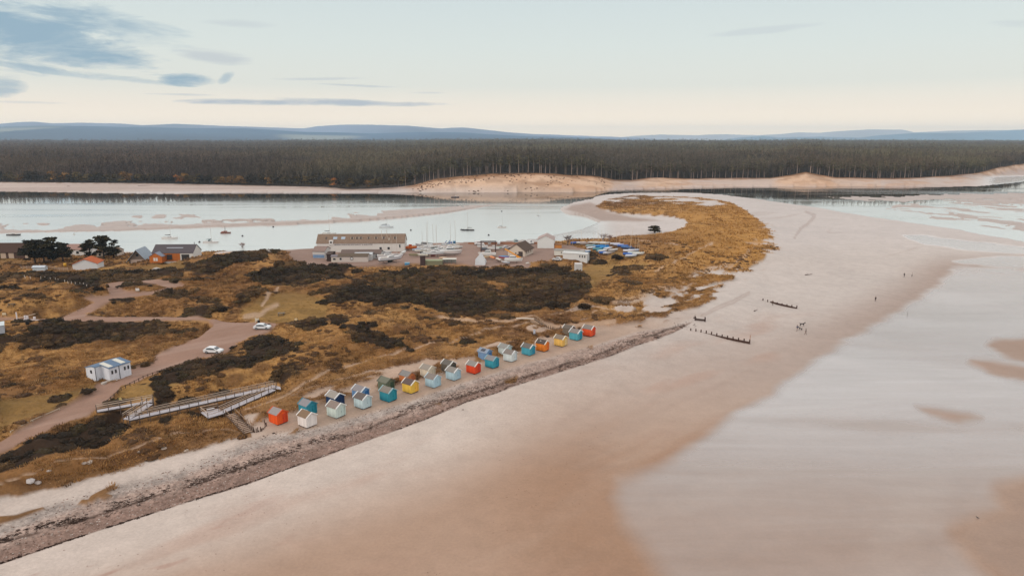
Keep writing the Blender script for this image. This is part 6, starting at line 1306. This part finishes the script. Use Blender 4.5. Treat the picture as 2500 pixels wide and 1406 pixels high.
# ------------------------------------------------------------------ people and dogs
def person(px, py, label, rz, coat, legs, pose='walk', water=False, hair=(60, 48, 42)):
    x, y, z = on(px, py); o = thing('person', label, 'person', (x, y, z), R(rz), 'people walking on the beach')
    import bmesh
    st_ = .26 if pose == 'walk' else .05
    J = {'pel': (0, 0, .95), 'sp': (0, .0, 1.2), 'ch': (.02, 0, 1.42), 'nk': (.03, 0, 1.53), 'hd': (.05, 0, 1.66),
         'lh': (0, .11, .9), 'lk': (st_*.6, .11, .5), 'la': (st_, .10, .09), 'lt': (st_+.17, .10, .04), 'rh': (0, -.11, .9), 'rk': (-st_*.1, -.11, .5), 'ra': (-st_, -.10, .11), 'rt': (-st_+.15, -.10, .04),
         'ls': (.0, .20, 1.42), 'le': (-st_*.4, .25, 1.15), 'lw': (-st_*.3+.05, .24, .90), 'rs': (.0, -.20, 1.42), 're': (st_*.4, -.25, 1.15), 'rw': (st_*.7+.05, -.24, .92)}
    rad = {'pel': .15, 'sp': .145, 'ch': .16, 'nk': .06, 'hd': .105, 'lh': .09, 'lk': .065, 'la': .045, 'lt': .035, 'rh': .09, 'rk': .065, 'ra': .045, 'rt': .035, 'ls': .07, 'le': .05, 'lw': .038, 'rs': .07, 're': .05, 'rw': .038}
    E_ = [('pel','sp'),('sp','ch'),('ch','nk'),('nk','hd'),('pel','lh'),('lh','lk'),('lk','la'),('la','lt'),('pel','rh'),('rh','rk'),('rk','ra'),('ra','rt'),('ch','ls'),('ls','le'),('le','lw'),('ch','rs'),('rs','re'),('re','rw')]
    K_ = list(J)
    for sd_, (wx, wy, wz) in (('l', J['lw']), ('r', J['rw'])):     # five short fingers on each hand
        for f_, (dx, dy, dz) in enumerate([(.02, .0, -.10), (.0, .012, -.105), (-.02, .0, -.10), (-.035, 0, -.085), (.045, .0, -.055)]):
            k_ = sd_+'f%d' % f_; J[k_] = (wx+dx, wy+dy*(1 if sd_ == 'l' else -1), wz-.03+dz); rad[k_] = .010; E_.append((sd_+'w', k_)); K_.append(k_)
    me = bpy.data.meshes.new('body'); me.from_pydata([J[k] for k in K_], [(K_.index(a), K_.index(b)) for a, b in E_], [])
    ob = bpy.data.objects.new('tmp', me); COL.objects.link(ob); md = ob.modifiers.new('s', 'SKIN'); sv = me.skin_vertices[0].data
    for i, k in enumerate(K_): sv[i].radius = (rad[k], rad[k]*(1.15 if k in ('ch', 'sp', 'pel') else 1)); sv[i].use_root = (k == 'pel')
    sb = ob.modifiers.new('u', 'SUBSURF'); sb.levels = 1; dg = bpy.context.evaluated_depsgraph_get(); m2 = bpy.data.meshes.new_from_object(ob.evaluated_get(dg)); bpy.data.objects.remove(ob)
    m2.materials.clear()
    for c_ in ((206, 160, 136), coat, legs, (50, 44, 44)): m2.materials.append(mat(c_, .85, .08))
    for pl_ in m2.polygons:
        c_ = pl_.center; pl_.material_index = 0 if (c_.z > 1.52 or (abs(c_.y) > .2 and c_.z < .9)) else (3 if c_.z < .12 else (2 if c_.z < .92 else 1)); pl_.use_smooth = True
    link('body', m2, o)
    MB().ball((.035, 0, 1.70), .118, 12, 8, .95).add('hair', mat(hair), o, True)
    MB().box(.13, .175, -.018, .018, 1.645, 1.69).add('nose', mat((206, 160, 136)), o, bev=.006)
    return o
person(1946, 808, 'person in a blue-grey jacket walking with two dogs on the damp sand', 200, (92, 96, 116), (150, 126, 116))
person(1967, 817, 'person in dark brown coat with bare-looking legs, nearest the right of the dog group', 150, (58, 44, 42), (120, 92, 82))
person(2137, 736, 'lone person in dark clothes standing half way down the beach', 90, (60, 46, 44), (54, 44, 44), 'stand')
person(2207, 677, 'person in black striding at the upper right, left of the pair', 20, (48, 44, 46), (44, 40, 44))
person(2226, 676, 'person in white top and black trousers, right of the pair', 10, (214, 206, 200), (48, 44, 48), 'stand')
x, y, z = on(2215, 770); o = thing('marker_stake', 'thin grey stake standing alone out on the wet gleaming sand', 'stake', (x, y, z)); MB().tube((0, 0, -.3), (.03, 0, 1.1), .06, .04).add('stake', mat((120, 116, 112)), o)
person(1886, 746, 'person in brown crouched coat beside the far groyne', 60, (90, 66, 56), (80, 62, 54), 'stand')
x, y, z = on(2386, 1266); o = thing('seabird', 'tiny dark seabird standing alone on the wet flats at the bottom right', 'bird', (x, y, z), R(130)); o.scale = (.75, .75, .75); bm1 = mat((70, 64, 66), .9)
MB().tube((-.34, 0, .20), (-.12, 0, .30), .02, .09, 8).tube((-.12, 0, .30), (.14, 0, .34), .09, .075, 8).tube((.14, 0, .34), (.24, 0, .44), .075, .045, 8).ball((.27, 0, .47), .055, 8, 6).add('body', bm1, o, True)
MB().tube((.30, 0, .47), (.40, 0, .45), .018, .006, 5).add('beak', mat((190, 140, 70)), o)
for sg in (-1, 1): MB().tube((0, sg*.04, 0), (0, sg*.04, .27), .010, .014, 5).add('leg', mat((90, 80, 76)), o); MB().poly([(-.22, sg*.085, .24), (.12, sg*.095, .30), (.10, sg*.08, .40), (-.3, sg*.05, .24)], (0, 1, 2, 3)).add('wing', mat((56, 52, 56)), o)
def dog(px, py, label, rz, c_, s=1.0):
    x, y, z = on(px, py); o = thing('dog', label, 'dog', (x, y, z), R(rz), 'dogs on the beach'); o.scale = (s, s, s)
    J = {'hip': (-.34, 0, .50), 'bel': (0, 0, .46), 'che': (.28, 0, .48), 'nk': (.44, 0, .62), 'hd': (.55, 0, .72), 'mz': (.72, 0, .66), 'tl': (-.52, 0, .58), 't2': (-.66, 0, .68)}
    rad = {'hip': .105, 'bel': .10, 'che': .13, 'nk': .075, 'hd': .075, 'mz': .035, 'tl': .03, 't2': .018}
    E_ = [('bel','hip'),('bel','che'),('che','nk'),('nk','hd'),('hd','mz'),('hip','tl'),('tl','t2')]
    for sg, n_ in ((1, 'l'), (-1, 'r')):
        J['k'+n_] = (-.26, sg*.11, .34); J['h'+n_] = (-.40, sg*.11, .18); J['p'+n_] = (-.34, sg*.11, .02); J['e'+n_] = (.24, sg*.11, .30); J['w'+n_] = (.27+.06*sg, sg*.11, .15); J['f'+n_] = (.27+.06*sg, sg*.11, .02)
        for q, r_ in (('k', .06), ('h', .035), ('p', .03), ('e', .05), ('w', .032), ('f', .03)): rad[q+n_] = r_
        E_ += [('hip','k'+n_),('k'+n_,'h'+n_),('h'+n_,'p'+n_),('che','e'+n_),('e'+n_,'w'+n_),('w'+n_,'f'+n_)]
    K_ = list(J); me = bpy.data.meshes.new('body'); me.from_pydata([J[k] for k in K_], [(K_.index(a), K_.index(b)) for a, b in E_], [])
    ob = bpy.data.objects.new('tmp', me); COL.objects.link(ob); ob.modifiers.new('s', 'SKIN'); sv = me.skin_vertices[0].data
    for i, k in enumerate(K_): sv[i].radius = (rad[k], rad[k]); sv[i].use_root = (k == 'bel')
    ob.modifiers.new('u', 'SUBSURF').levels = 1; dg = bpy.context.evaluated_depsgraph_get(); m2 = bpy.data.meshes.new_from_object(ob.evaluated_get(dg)); bpy.data.objects.remove(ob); m2.materials.clear(); m2.materials.append(mat(c_, .95, .1))
    for pl_ in m2.polygons: pl_.use_smooth = True
    link('body', m2, o)
    for sg in (1, -1): MB().prism([(.50, .76), (.58, .76), (.52, .88)], sg*.03, sg*.075).add('ear', mat(c_), o)
dog(1958, 796, 'dark dog standing farthest up the beach, away from the walkers', 0, (46, 40, 42), 1.5)
dog(1954, 806, 'smaller dark dog close beside the walker in blue-grey', 120, (60, 50, 50), 1.2)

# ------------------------------------------------------------------ groynes and stakes
def groyne(label, a, b, n, tall=False, z=.8, hgt=.62):
    A_ = un(*a, z); B_ = un(*b, z); P0 = Vector((A_[0], A_[1], 0)); P1 = Vector((B_[0], B_[1], 0)); o = thing('groyne', label, 'groyne', (P0.x, P0.y, gz(P0.x, P0.y)), 0, 'timber groynes on the beach'); d = P1-P0; wm = mat((84, 62, 54), .9, .25, .1, 3)
    z1 = gz(P1.x, P1.y)-o.location.z
    for k in range(n+1):
        c_ = d*k/n; g_ = gz(P0.x+c_.x, P0.y+c_.y)-o.location.z; top = .30+hgt*k/n; MB().box(-.13, .13, -.13, .13, g_-1, g_+top+.35).add('post', wm, o, loc=(c_.x, c_.y, 0))
    s = .22
    MB().hexa([(d.x*s, d.y*s, -.4), (d.x, d.y, z1-.4), (d.x+.1, d.y+.1, z1-.4), (d.x*s+.1, d.y*s+.1, -.4)], [(d.x*s, d.y*s, .05), (d.x, d.y, z1+hgt*.95), (d.x+.1, d.y+.1, z1+hgt*.95), (d.x*s+.1, d.y*s+.1, .05)]).add('planking', wm, o)
    if tall: MB().tube((d.x, d.y, z1), (d.x+.05, d.y, z1+2.5), .07).add('marker_pole', mat((170, 110, 72)), o)
    return o
groyne('long timber groyne with a tall rusty marker pole at its seaward end', (1686, 812), (1830, 838), 11, True, .75)
groyne('short far timber groyne partly buried in the upper beach', (1862, 741), (1945, 753), 7, False, .6, .4)
o = thing('groyne', 'stub of an old groyne with stacked pale rocks at the shingle edge', 'groyne', tuple(frame_at(1697, 782)), 0, 'timber groynes on the beach'); wm = mat((74, 56, 50))
MB().beam((0, 0, .35), (2.8, -1.2, .35), .3, .5).add('beam', wm, o)
for q_ in ((0, 0), (2.6, -1.1)): MB().box(q_[0]-.16, q_[0]+.16, q_[1]-.16, q_[1]+.16, -.3, 1.3).add('post', wm, o)
def rock_mesh(seed, r=1.0):
    v, f_ = dome(9, 5, .6, seed, .22, True); m_ = MB(); m_.poly(v*r, *[tuple(int(i) for i in q) for q in f_]); return m_.mesh('rock')
RK = [rock_mesh(s) for s in (1, 2, 3, 4)]
ROCKS = [(1701,780,.5,(206,190,182),'pale rock beside the groyne stub'),(1696,776,.75,(60,48,46),'dark boulder on top of the groyne stub'),(73,1172,1.0,(196,188,186),'largest pale slab low on the left dune face'),(92,1176,.7,(184,172,166),'second pale slab beside the largest one'),(218,1127,.7,(198,184,172),'pale slab half way along the left dune foot'),(205,1130,.55,(176,160,150),'greyish slab just left of a pale slab on the dune foot'),(120,1148,.5,(190,176,168),'small pale rock on the left dune face'),
 (400,1093,.7,(190,172,158),'tan rock at the dune foot below the ramp'),(455,1099,.6,(186,166,150),'tan rock at the edge of the sand below the ramp'),(340,1102,.5,(176,160,148),'small tan rock left of the tan rock below the ramp'),(730,1051,.62,(206,190,180),'pale rock under the left corner of the white hut'),(668,1057,.42,(76,62,54),'dark rock on the sand below the orange-red hut'),(1079,911,.4,(216,196,180),'small pale rock in front of the charcoal hut'),
 (1130,1000,.35,(112,92,84),'small dark stone on the shingle below the light blue huts'),(502,1172,.5,(92,72,64),'dark weed-covered stone on the lower shingle'),(1606,825,.6,(72,54,48),'dark stone with driftwood on the shingle'),(1130,763,.9,(206,186,168),'pale sandy slab beside the dark gorse hollow')]
for px, py, r_, c_, lb in ROCKS:
    x, y, z = on(px, py); me = RK[int(px) % 4]; ob = link('rock', me, None, (x, y, z-.1*r_), rng.uniform(0, 6)); ob.scale = (r_*.8, r_*.62, r_*.6)
    if not me.materials: me.materials.append(mat(c_, .9, .25))
    ob.material_slots[0].link = 'OBJECT'; ob.material_slots[0].material = mat(c_, .9, .25); tag(ob, lb, 'rock', 'rocks along the beach')
for px, py, ln, rz, lb in ((1607, 824, 2.4, 15, 'branching driftwood on the shingle edge left of the groynes'), (1975, 672, 3.2, 5, 'long thin driftwood log on the upper beach'), (1845, 760, 1.6, 30, 'short driftwood stick near the marram tufts'), (352, 456, 14, 0, 'dark stranded log on the far sandy shore'), (1884, 603, 4.5, 55, 'dark curved driftwood at the foot of the spit dunes'), (168, 457, 4, 0, 'small dark wreck timber on the far left shore')):
    x, y, z = on(px, py) if py > 480 else (*un(px, py, 1.2), gz(*un(px, py, 1.2))); o = thing('driftwood', lb, 'driftwood', (x, y, z+.1), R(rz), 'driftwood'); w_ = mat((84, 64, 56), .95, .25); k = ln
    MB().tube((-k/2, 0, .1), (k/2, .1*k, .25), .06*min(k, 4)**.6+.05, .05, 7).add('log', w_, o); MB().tube((0, .02*k, .15), (k*.3, -.2*k, .35+.12*k), .06, .03, 6).add('branch', w_, o); MB().tube((-.1*k, 0, .15), (-k*.2, .22*k, .3+.16*k), .05, .02, 6).add('branch', w_, o)

# ------------------------------------------------------------------ signs, fences, posts, furniture
def board(name, label, px, py, rz, w, h, z0, c_, two=True, pc=(120, 96, 80), cat='sign'):
    o = thing(name, label, cat, tuple(frame_at(px, py)), R(rz)); MB().box(-w/2, w/2, -.05, .03, z0, z0+h).add('panel', mat(c_, .6, .06), o)
    for xx in ((-w/2, w/2) if two else (0,)): MB().box(xx-.05, xx+.05, .034, .13, -.4, z0+h+(.1 if two else -.02)).add('post', mat(pc), o)
    return o
board('information_board', 'white information board on the grass island of the turning loop', 336, 712, 0, 1.2, .8, .3, (232, 226, 222))
board('information_board', 'pale board on two dark posts beside the green behind the car park', 723, 787, 0, .75, .5, .65, (236, 210, 170), pc=(66, 50, 44))
board('beach_sign', 'narrow white upright sign in the dune grass between the orange and yellow huts', 1304.5, 817, 10, .55, 1.15, .25, (206, 212, 226), False)
board('information_board', 'cream board on legs at the far left road', 11, 773, 10, .95, .6, .5, (226, 208, 176))
board('warning_sign', 'pale yellow double sign at the top of the access ramp', 295, 985, 30, .5, .55, .6, (226, 202, 130), pc=(60, 48, 42))
board('notice_board', 'white and tan notice board at the edge of the car park', 628, 790, 0, .95, .8, .7, (226, 214, 196), pc=(226, 214, 196))
o = thing('litter_bin', 'black litter bin beside the notice board at the car park', 'bin', tuple(frame_at(632, 791))); MB().tube((0, 0, 0), (0, 0, .95), .33, .36, 12).add('body', BLACK, o); MB().tube((0, 0, .95), (0, 0, 1.08), .38, .3, 12).add('lid', DARK, o)
o = thing('litter_bin', 'black litter bin below the white barrier on the left road', 'bin', tuple(frame_at(67, 792))); MB().tube((0, 0, 0), (0, 0, 1.0), .38, .42, 12).add('body', BLACK, o); MB().tube((0, 0, 1.0), (0, 0, 1.12), .44, .34, 12).add('lid', DARK, o)
o = thing('picnic_table', 'dark wooden picnic table on the grass beyond the white car', 'table', tuple(frame_at(687, 770)), R(8)); pw = mat((84, 76, 70))
MB().box(-.95, .95, -.4, .4, .72, .78).add('table_top', mat((120, 114, 108)), o)
for sg in (-1, 1): MB().box(-.95, .95, sg*.85-.13, sg*.85+.13, .42, .47).add('seat', pw, o); MB().beam((sg*.7, -.85, 0), (sg*.7, .35, .72), .09).beam((sg*.7, .85, 0), (sg*.7, -.35, .72), .09).add('leg', pw, o)
o = thing('picnic_table', 'dark picnic table alone on the grass at the far left', 'table', tuple(frame_at(29, 748)), R(10)); MB().box(-.95, .95, -.4, .4, .72, .78).add('table_top', pw, o)
for sg in (-1, 1): MB().box(-.95, .95, sg*.85-.13, sg*.85+.13, .42, .47).add('seat', pw, o); MB().beam((sg*.7, -.85, 0), (sg*.7, .35, .72), .09).beam((sg*.7, .85, 0), (sg*.7, -.35, .72), .09).add('leg', pw, o)
o = thing('road_barrier', 'white counterweighted barrier with tall post across the left road', 'barrier', tuple(frame_at(42, 781)), R(0)); wh = mat((232, 226, 230), .6, .05)
MB().box(-.12, .12, -.12, .12, 0, 2.2).add('tall_post', wh, o); MB().beam((0, 0, .45), (5.2, .1, 1.75), .12).add('arm', mat((226, 206, 186)), o); MB().box(2.1, 2.5, -.2, .2, 0, 1.25).add('pillar', wh, o); MB().box(2.7, 3.1, -.2, .2, 0, 1.25).add('pillar', wh, o); MB().box(4.6, 5.1, -.2, .2, .3, .9).add('counterweight', wh, o); MB().box(-.9, 5.8, -.35, .35, -.1, .08).add('plinth', mat((206, 198, 196)), o)
fp = MB().box(-.07, .07, -.07, .07, -.4, 1.15).mesh('post'); fp.materials.append(mat((222, 206, 192)))
o = thing('fence', 'row of leaning whitish posts along the edge of the dark hedge on the left', 'fence', tuple(frame_at(62, 680)))
for px, py in ((62,680),(75,682),(100,683),(111,683),(124,685),(136,686),(143,688),(158,691),(167,694),(174,695),(184,697),(196,698),(204,699),(212,703)):
    q_ = frame_at(px, py)-Vector(o.location); k = link('post', fp, o, q_); k.rotation_euler = (rng.uniform(-.15, .15), rng.uniform(-.15, .15), rng.uniform(0, 1))
def rail_fence(label, pts, step, ph, pm, rail=True, name='fence', rzs=(.55,)):
    P = []
    for a, b in zip(pts[:-1], pts[1:]):
        n = max(1, int(math.hypot(b[0]-a[0], b[1]-a[1])/step))
        for k in range(n): P.append((a[0]+(b[0]-a[0])*k/n, a[1]+(b[1]-a[1])*k/n))
    P.append(pts[-1]); Q = [frame_at(*q_) for q_ in P]; o = thing(name, label, 'fence', tuple(Q[0])); me = MB().box(-.06, .06, -.06, .06, -.5, ph).mesh('post'); me.materials.append(mat(pm))
    for q_ in Q: link('post', me, o, q_-Q[0])
    if rail:
        for zz in rzs:
            m_ = MB()
            for a, b in zip(Q[:-1], Q[1:]): m_.beam(a-Q[0]+Vector((0, 0, zz)), b-Q[0]+Vector((0, 0, zz)), .06, .10)
            m_.add('rail', mat(pm), o)
    return o
rail_fence('low dark post and rail fence along the seaward edge of the track', [(262, 984), (296, 953), (350, 925), (407, 904), (470, 884), (484, 878)], 11, .7, (92, 72, 60))
rail_fence('long pale timber kick-rail beside the track at the lower left', [(26, 1056), (80, 1028), (145, 1000)], 40, .3, (206, 190, 170), rzs=(.25,))
rail_fence('low timber rail along the bend between the loop and the road', [(170, 768), (190, 760), (208, 750)], 14, .4, (150, 124, 104), rzs=(.35,))
rail_fence('weathered plank garden fence left of the white garage', [(52, 657), (80, 656), (110, 655), (145, 660), (176, 661)], 10, 1.3, (196, 172, 156), rzs=(.3, .7, 1.1))
for i, (pts, lb) in enumerate([([(588, 1012), (592, 1030), (610, 1046), (622, 1056), (640, 1052), (650, 1040), (646, 1030)], 'broken palisade of dark stakes curving round the foot of the beach stairs'), ([(1335, 800), (1345, 803), (1356, 805), (1368, 801), (1376, 800)], 'broken palisade of dark stakes at the foot of the dune steps')]):
    o = thing('palisade', lb, 'palisade', tuple(frame_at(*pts[0]))); n = 0
    for a, b in zip(pts[:-1], pts[1:]):
        for k in range(5):
            q_ = frame_at(a[0]+(b[0]-a[0])*k/5, a[1]+(b[1]-a[1])*k/5)-Vector(o.location); hh = rng.uniform(.25, .95); MB().tube((0, 0, -.4), (rng.uniform(-.15, .15), rng.uniform(-.15, .15), hh), .09, .07, 6).add('stake', mat((92, 70, 60), .95, .2), o, loc=q_)
o = thing('slipway_slab', 'pale concrete slab on the lawn in front of the timber-clad house', 'slab', tuple(frame_at(372, 659)), R(0)); MB().box(0, 12.5, 0, 3, -.4, .5).add('slab', mat((186, 178, 172), .8, .1), o, bev=.04); MB().box(.2, 12.3, -.1, -.004, -.4, .3).add('edge', mat((150, 140, 132)), o)
fw = mat((186, 128, 96), .9, .3, .1, 1)
o = thing('timber_wall', 'low orange-brown bank wall along the water edge behind the parked vans', 'wall', tuple(frame_at(1143, 596)), R(0)); MB().box(0, 38, 0, .4, -.3, .7).add('wall', fw, o); MB().box(0, 38, -.05, .45, .7, .8).add('coping', mat((150, 104, 80)), o)

# ------------------------------------------------------------------ near trees and single bushes
def crown_pts(blobs, nl, size, seed, cols):
    V = []; Fc = []; C = []; n = 0; g_ = np.random.default_rng(seed)
    for i, (cx, cy, cz, rx, ry, rz_) in enumerate(blobs):
        v, f_ = leafball(nl, size, seed*31+i, .98, .45); v = v*np.array([rx, ry, rz_])+np.array([cx, cy, cz]); V.append(v); Fc.append(f_+n); n += len(v)
        c = np.array(cols[i % len(cols)]); C.append(np.ones((len(v), 3))*c*np.repeat(g_.uniform(.6, 1.45, len(v)//3), 3)[:, None])
    return np.concatenate(V), np.concatenate(Fc), np.concatenate(C)
def tree(name, label, px, py, hgt, wid, seed, group, nb=26, cols=None, trunk=(70, 56, 50), flatness=.5, nl=95, lean=0):
    nb = int(nb*1.35); cols = cols or [L(58, 52, 38), L(76, 68, 46), L(44, 40, 32)]
    x, y, z = on(px, py); o = thing(name, label, 'tree', (x, y, z-.1), 0, group); g_ = np.random.default_rng(seed); bl = []
    tk = MB().tube((0, 0, -.4), (.1, 0, hgt*.45), .34, .24); tk.add('trunk', mat(trunk, .95), o)
    for i in range(nb):
        a = g_.uniform(0, 6.28); rr = math.sqrt(g_.uniform(.02, 1))*wid/2*.82; u = g_.uniform(0, 1); zz = hgt*(.17+.72*u)*(1-.10*(rr/(wid/2))**2); rr *= (.72+.5*math.sin(math.pi*min(1, .25+u*.75))); s_ = g_.uniform(.7, 1.25)*wid*.18
        bl.append((rr*math.cos(a)+lean*u, rr*math.sin(a)*.8, zz, s_*1.2, s_*1.1, s_*.72))
        if i < 11: MB().tube((.05, 0, hgt*g_.uniform(.18, .42)), (rr*math.cos(a)*.9+lean*u, rr*math.sin(a)*.72, zz-.2), .13, .05, 6).add('branch', mat(trunk, .95), o)
    V, Fc, C = crown_pts(bl, nl, .36, seed, cols); link('crown', mesh_np('crown', V, Fc, m_leaf, {'cover': C}), o)
TGp = 'wind-shaped dark pines by the houses'
tree('cypress_tree', 'broad dark tree, leftmost of the left-hand group of four dark trees', 86, 642, 10.5, 9.5, 5, TGp, 30)
tree('cypress_tree', 'dark tree in the middle of the left-hand group, in front of the low barn', 108, 641, 10, 8, 6, TGp, 26)
tree('cypress_tree', 'tall dark tree at the right of the left-hand group of dark trees', 131, 638, 11.5, 7.5, 7, TGp, 26)
tree('cypress_tree', 'spreading dark tree at the right edge of the left-hand group', 154, 638, 8.5, 6.5, 8, TGp, 20, lean=1.0)
tree('cypress_tree', 'narrow dark tree, left one of the right-hand group above the garage', 221, 632, 9.0, 6.4, 9, TGp, 20)
tree('cypress_tree', 'tall forked dark tree in the middle of the right-hand group', 254, 631, 10.5, 8.0, 10, TGp, 24)
tree('cypress_tree', 'open leaning dark tree, rightmost by the A-frame barn', 278, 630, 8.5, 5.6, 11, TGp, 14, lean=1.2)
tree('pine_tree', 'lone round-topped dark pine at the edge of the sandy bay', 1598, 569, 4.3, 6.0, 12, None, 22, flatness=.4, nl=80)
def bare(label, px, py, hgt, wid, seed, c_=(150, 130, 126)):
    x, y, z = on(px, py); o = thing('bare_tree', label, 'tree', (x, y, z-.1), 0, 'leafless trees by the water'); g_ = np.random.default_rng(seed); m_ = mat(c_, .9); MB().tube((0, 0, -.3), (0, 0, hgt*.3), .2, .16).add('trunk', m_, o); b_ = MB()
    for i in range(11):
        a = g_.uniform(0, 6.28); q_ = Vector((math.cos(a)*wid*.25*g_.uniform(.4, 1), math.sin(a)*wid*.2, hgt*g_.uniform(.5, .75))); b_.tube((0, 0, hgt*g_.uniform(.12, .3)), q_, .1, .06, 5)
        for j in range(9): r_ = q_+Vector((g_.uniform(-1, 1)*wid*.26, g_.uniform(-1, 1)*wid*.2, hgt*g_.uniform(.06, .3))); b_.tube(q_, r_, .05, .03, 4)
    b_.add('branches', m_, o)
bare('leafless tree standing right of the white boat shed', 1386, 599, 5.4, 7.5, 3, (110, 90, 84))
bare('pale leafless tree behind the sailing dinghies', 1472, 590, 4.6, 6.5, 4, (176, 168, 172))
bare('brownish leafless tree right of the pale one behind the dinghies', 1487, 590, 4.0, 5, 5, (160, 136, 128))
bare('tiny leafless tree on the shore left of the grassy mound', 592, 607, 3.6, 4.5, 6, (170, 150, 146))
for px, py, w_, lb in ((541, 760, 3.8, 'round dark gorse bush on the grass above the car park'), (240, 710, 3.8, 'round dark bush at the end of the white posts beside the loop'), (430, 690, 2.6, 'small dark bush at the right end of the turning loop'), (1425, 755, 5.0, 'large dark bush on the sandy slope behind the far huts'), (1509, 634, 5.6, 'low dark bush in front of the blue dinghies'), (366, 700, 1.7, 'small bush on the grass island of the loop'), (655, 795, 1.6, 'low dark bush between the notice board and the picnic table')):
    x, y, z = on(px, py); o = thing('bush', lb, 'bush', (x, y, z-.1), 0, 'single dark bushes'); g_ = np.random.default_rng(int(px)); k_ = w_/2
    V, Fc, C = crown_pts([(g_.uniform(-.5, .5)*k_, g_.uniform(-.5, .5)*k_, k_*.25*g_.uniform(.5, 1.6), k_*.55, k_*.55, k_*.42) for _ in range(9)], 110, .26, int(px), [L(52, 42, 34), L(66, 52, 38)]); link('foliage', mesh_np('foliage', V, Fc, m_leaf, {'cover': C}), o)
    MB().tube((0, 0, -.4), (0, 0, k_*.5), .12, .08).add('stem', mat((60, 48, 42)), o)
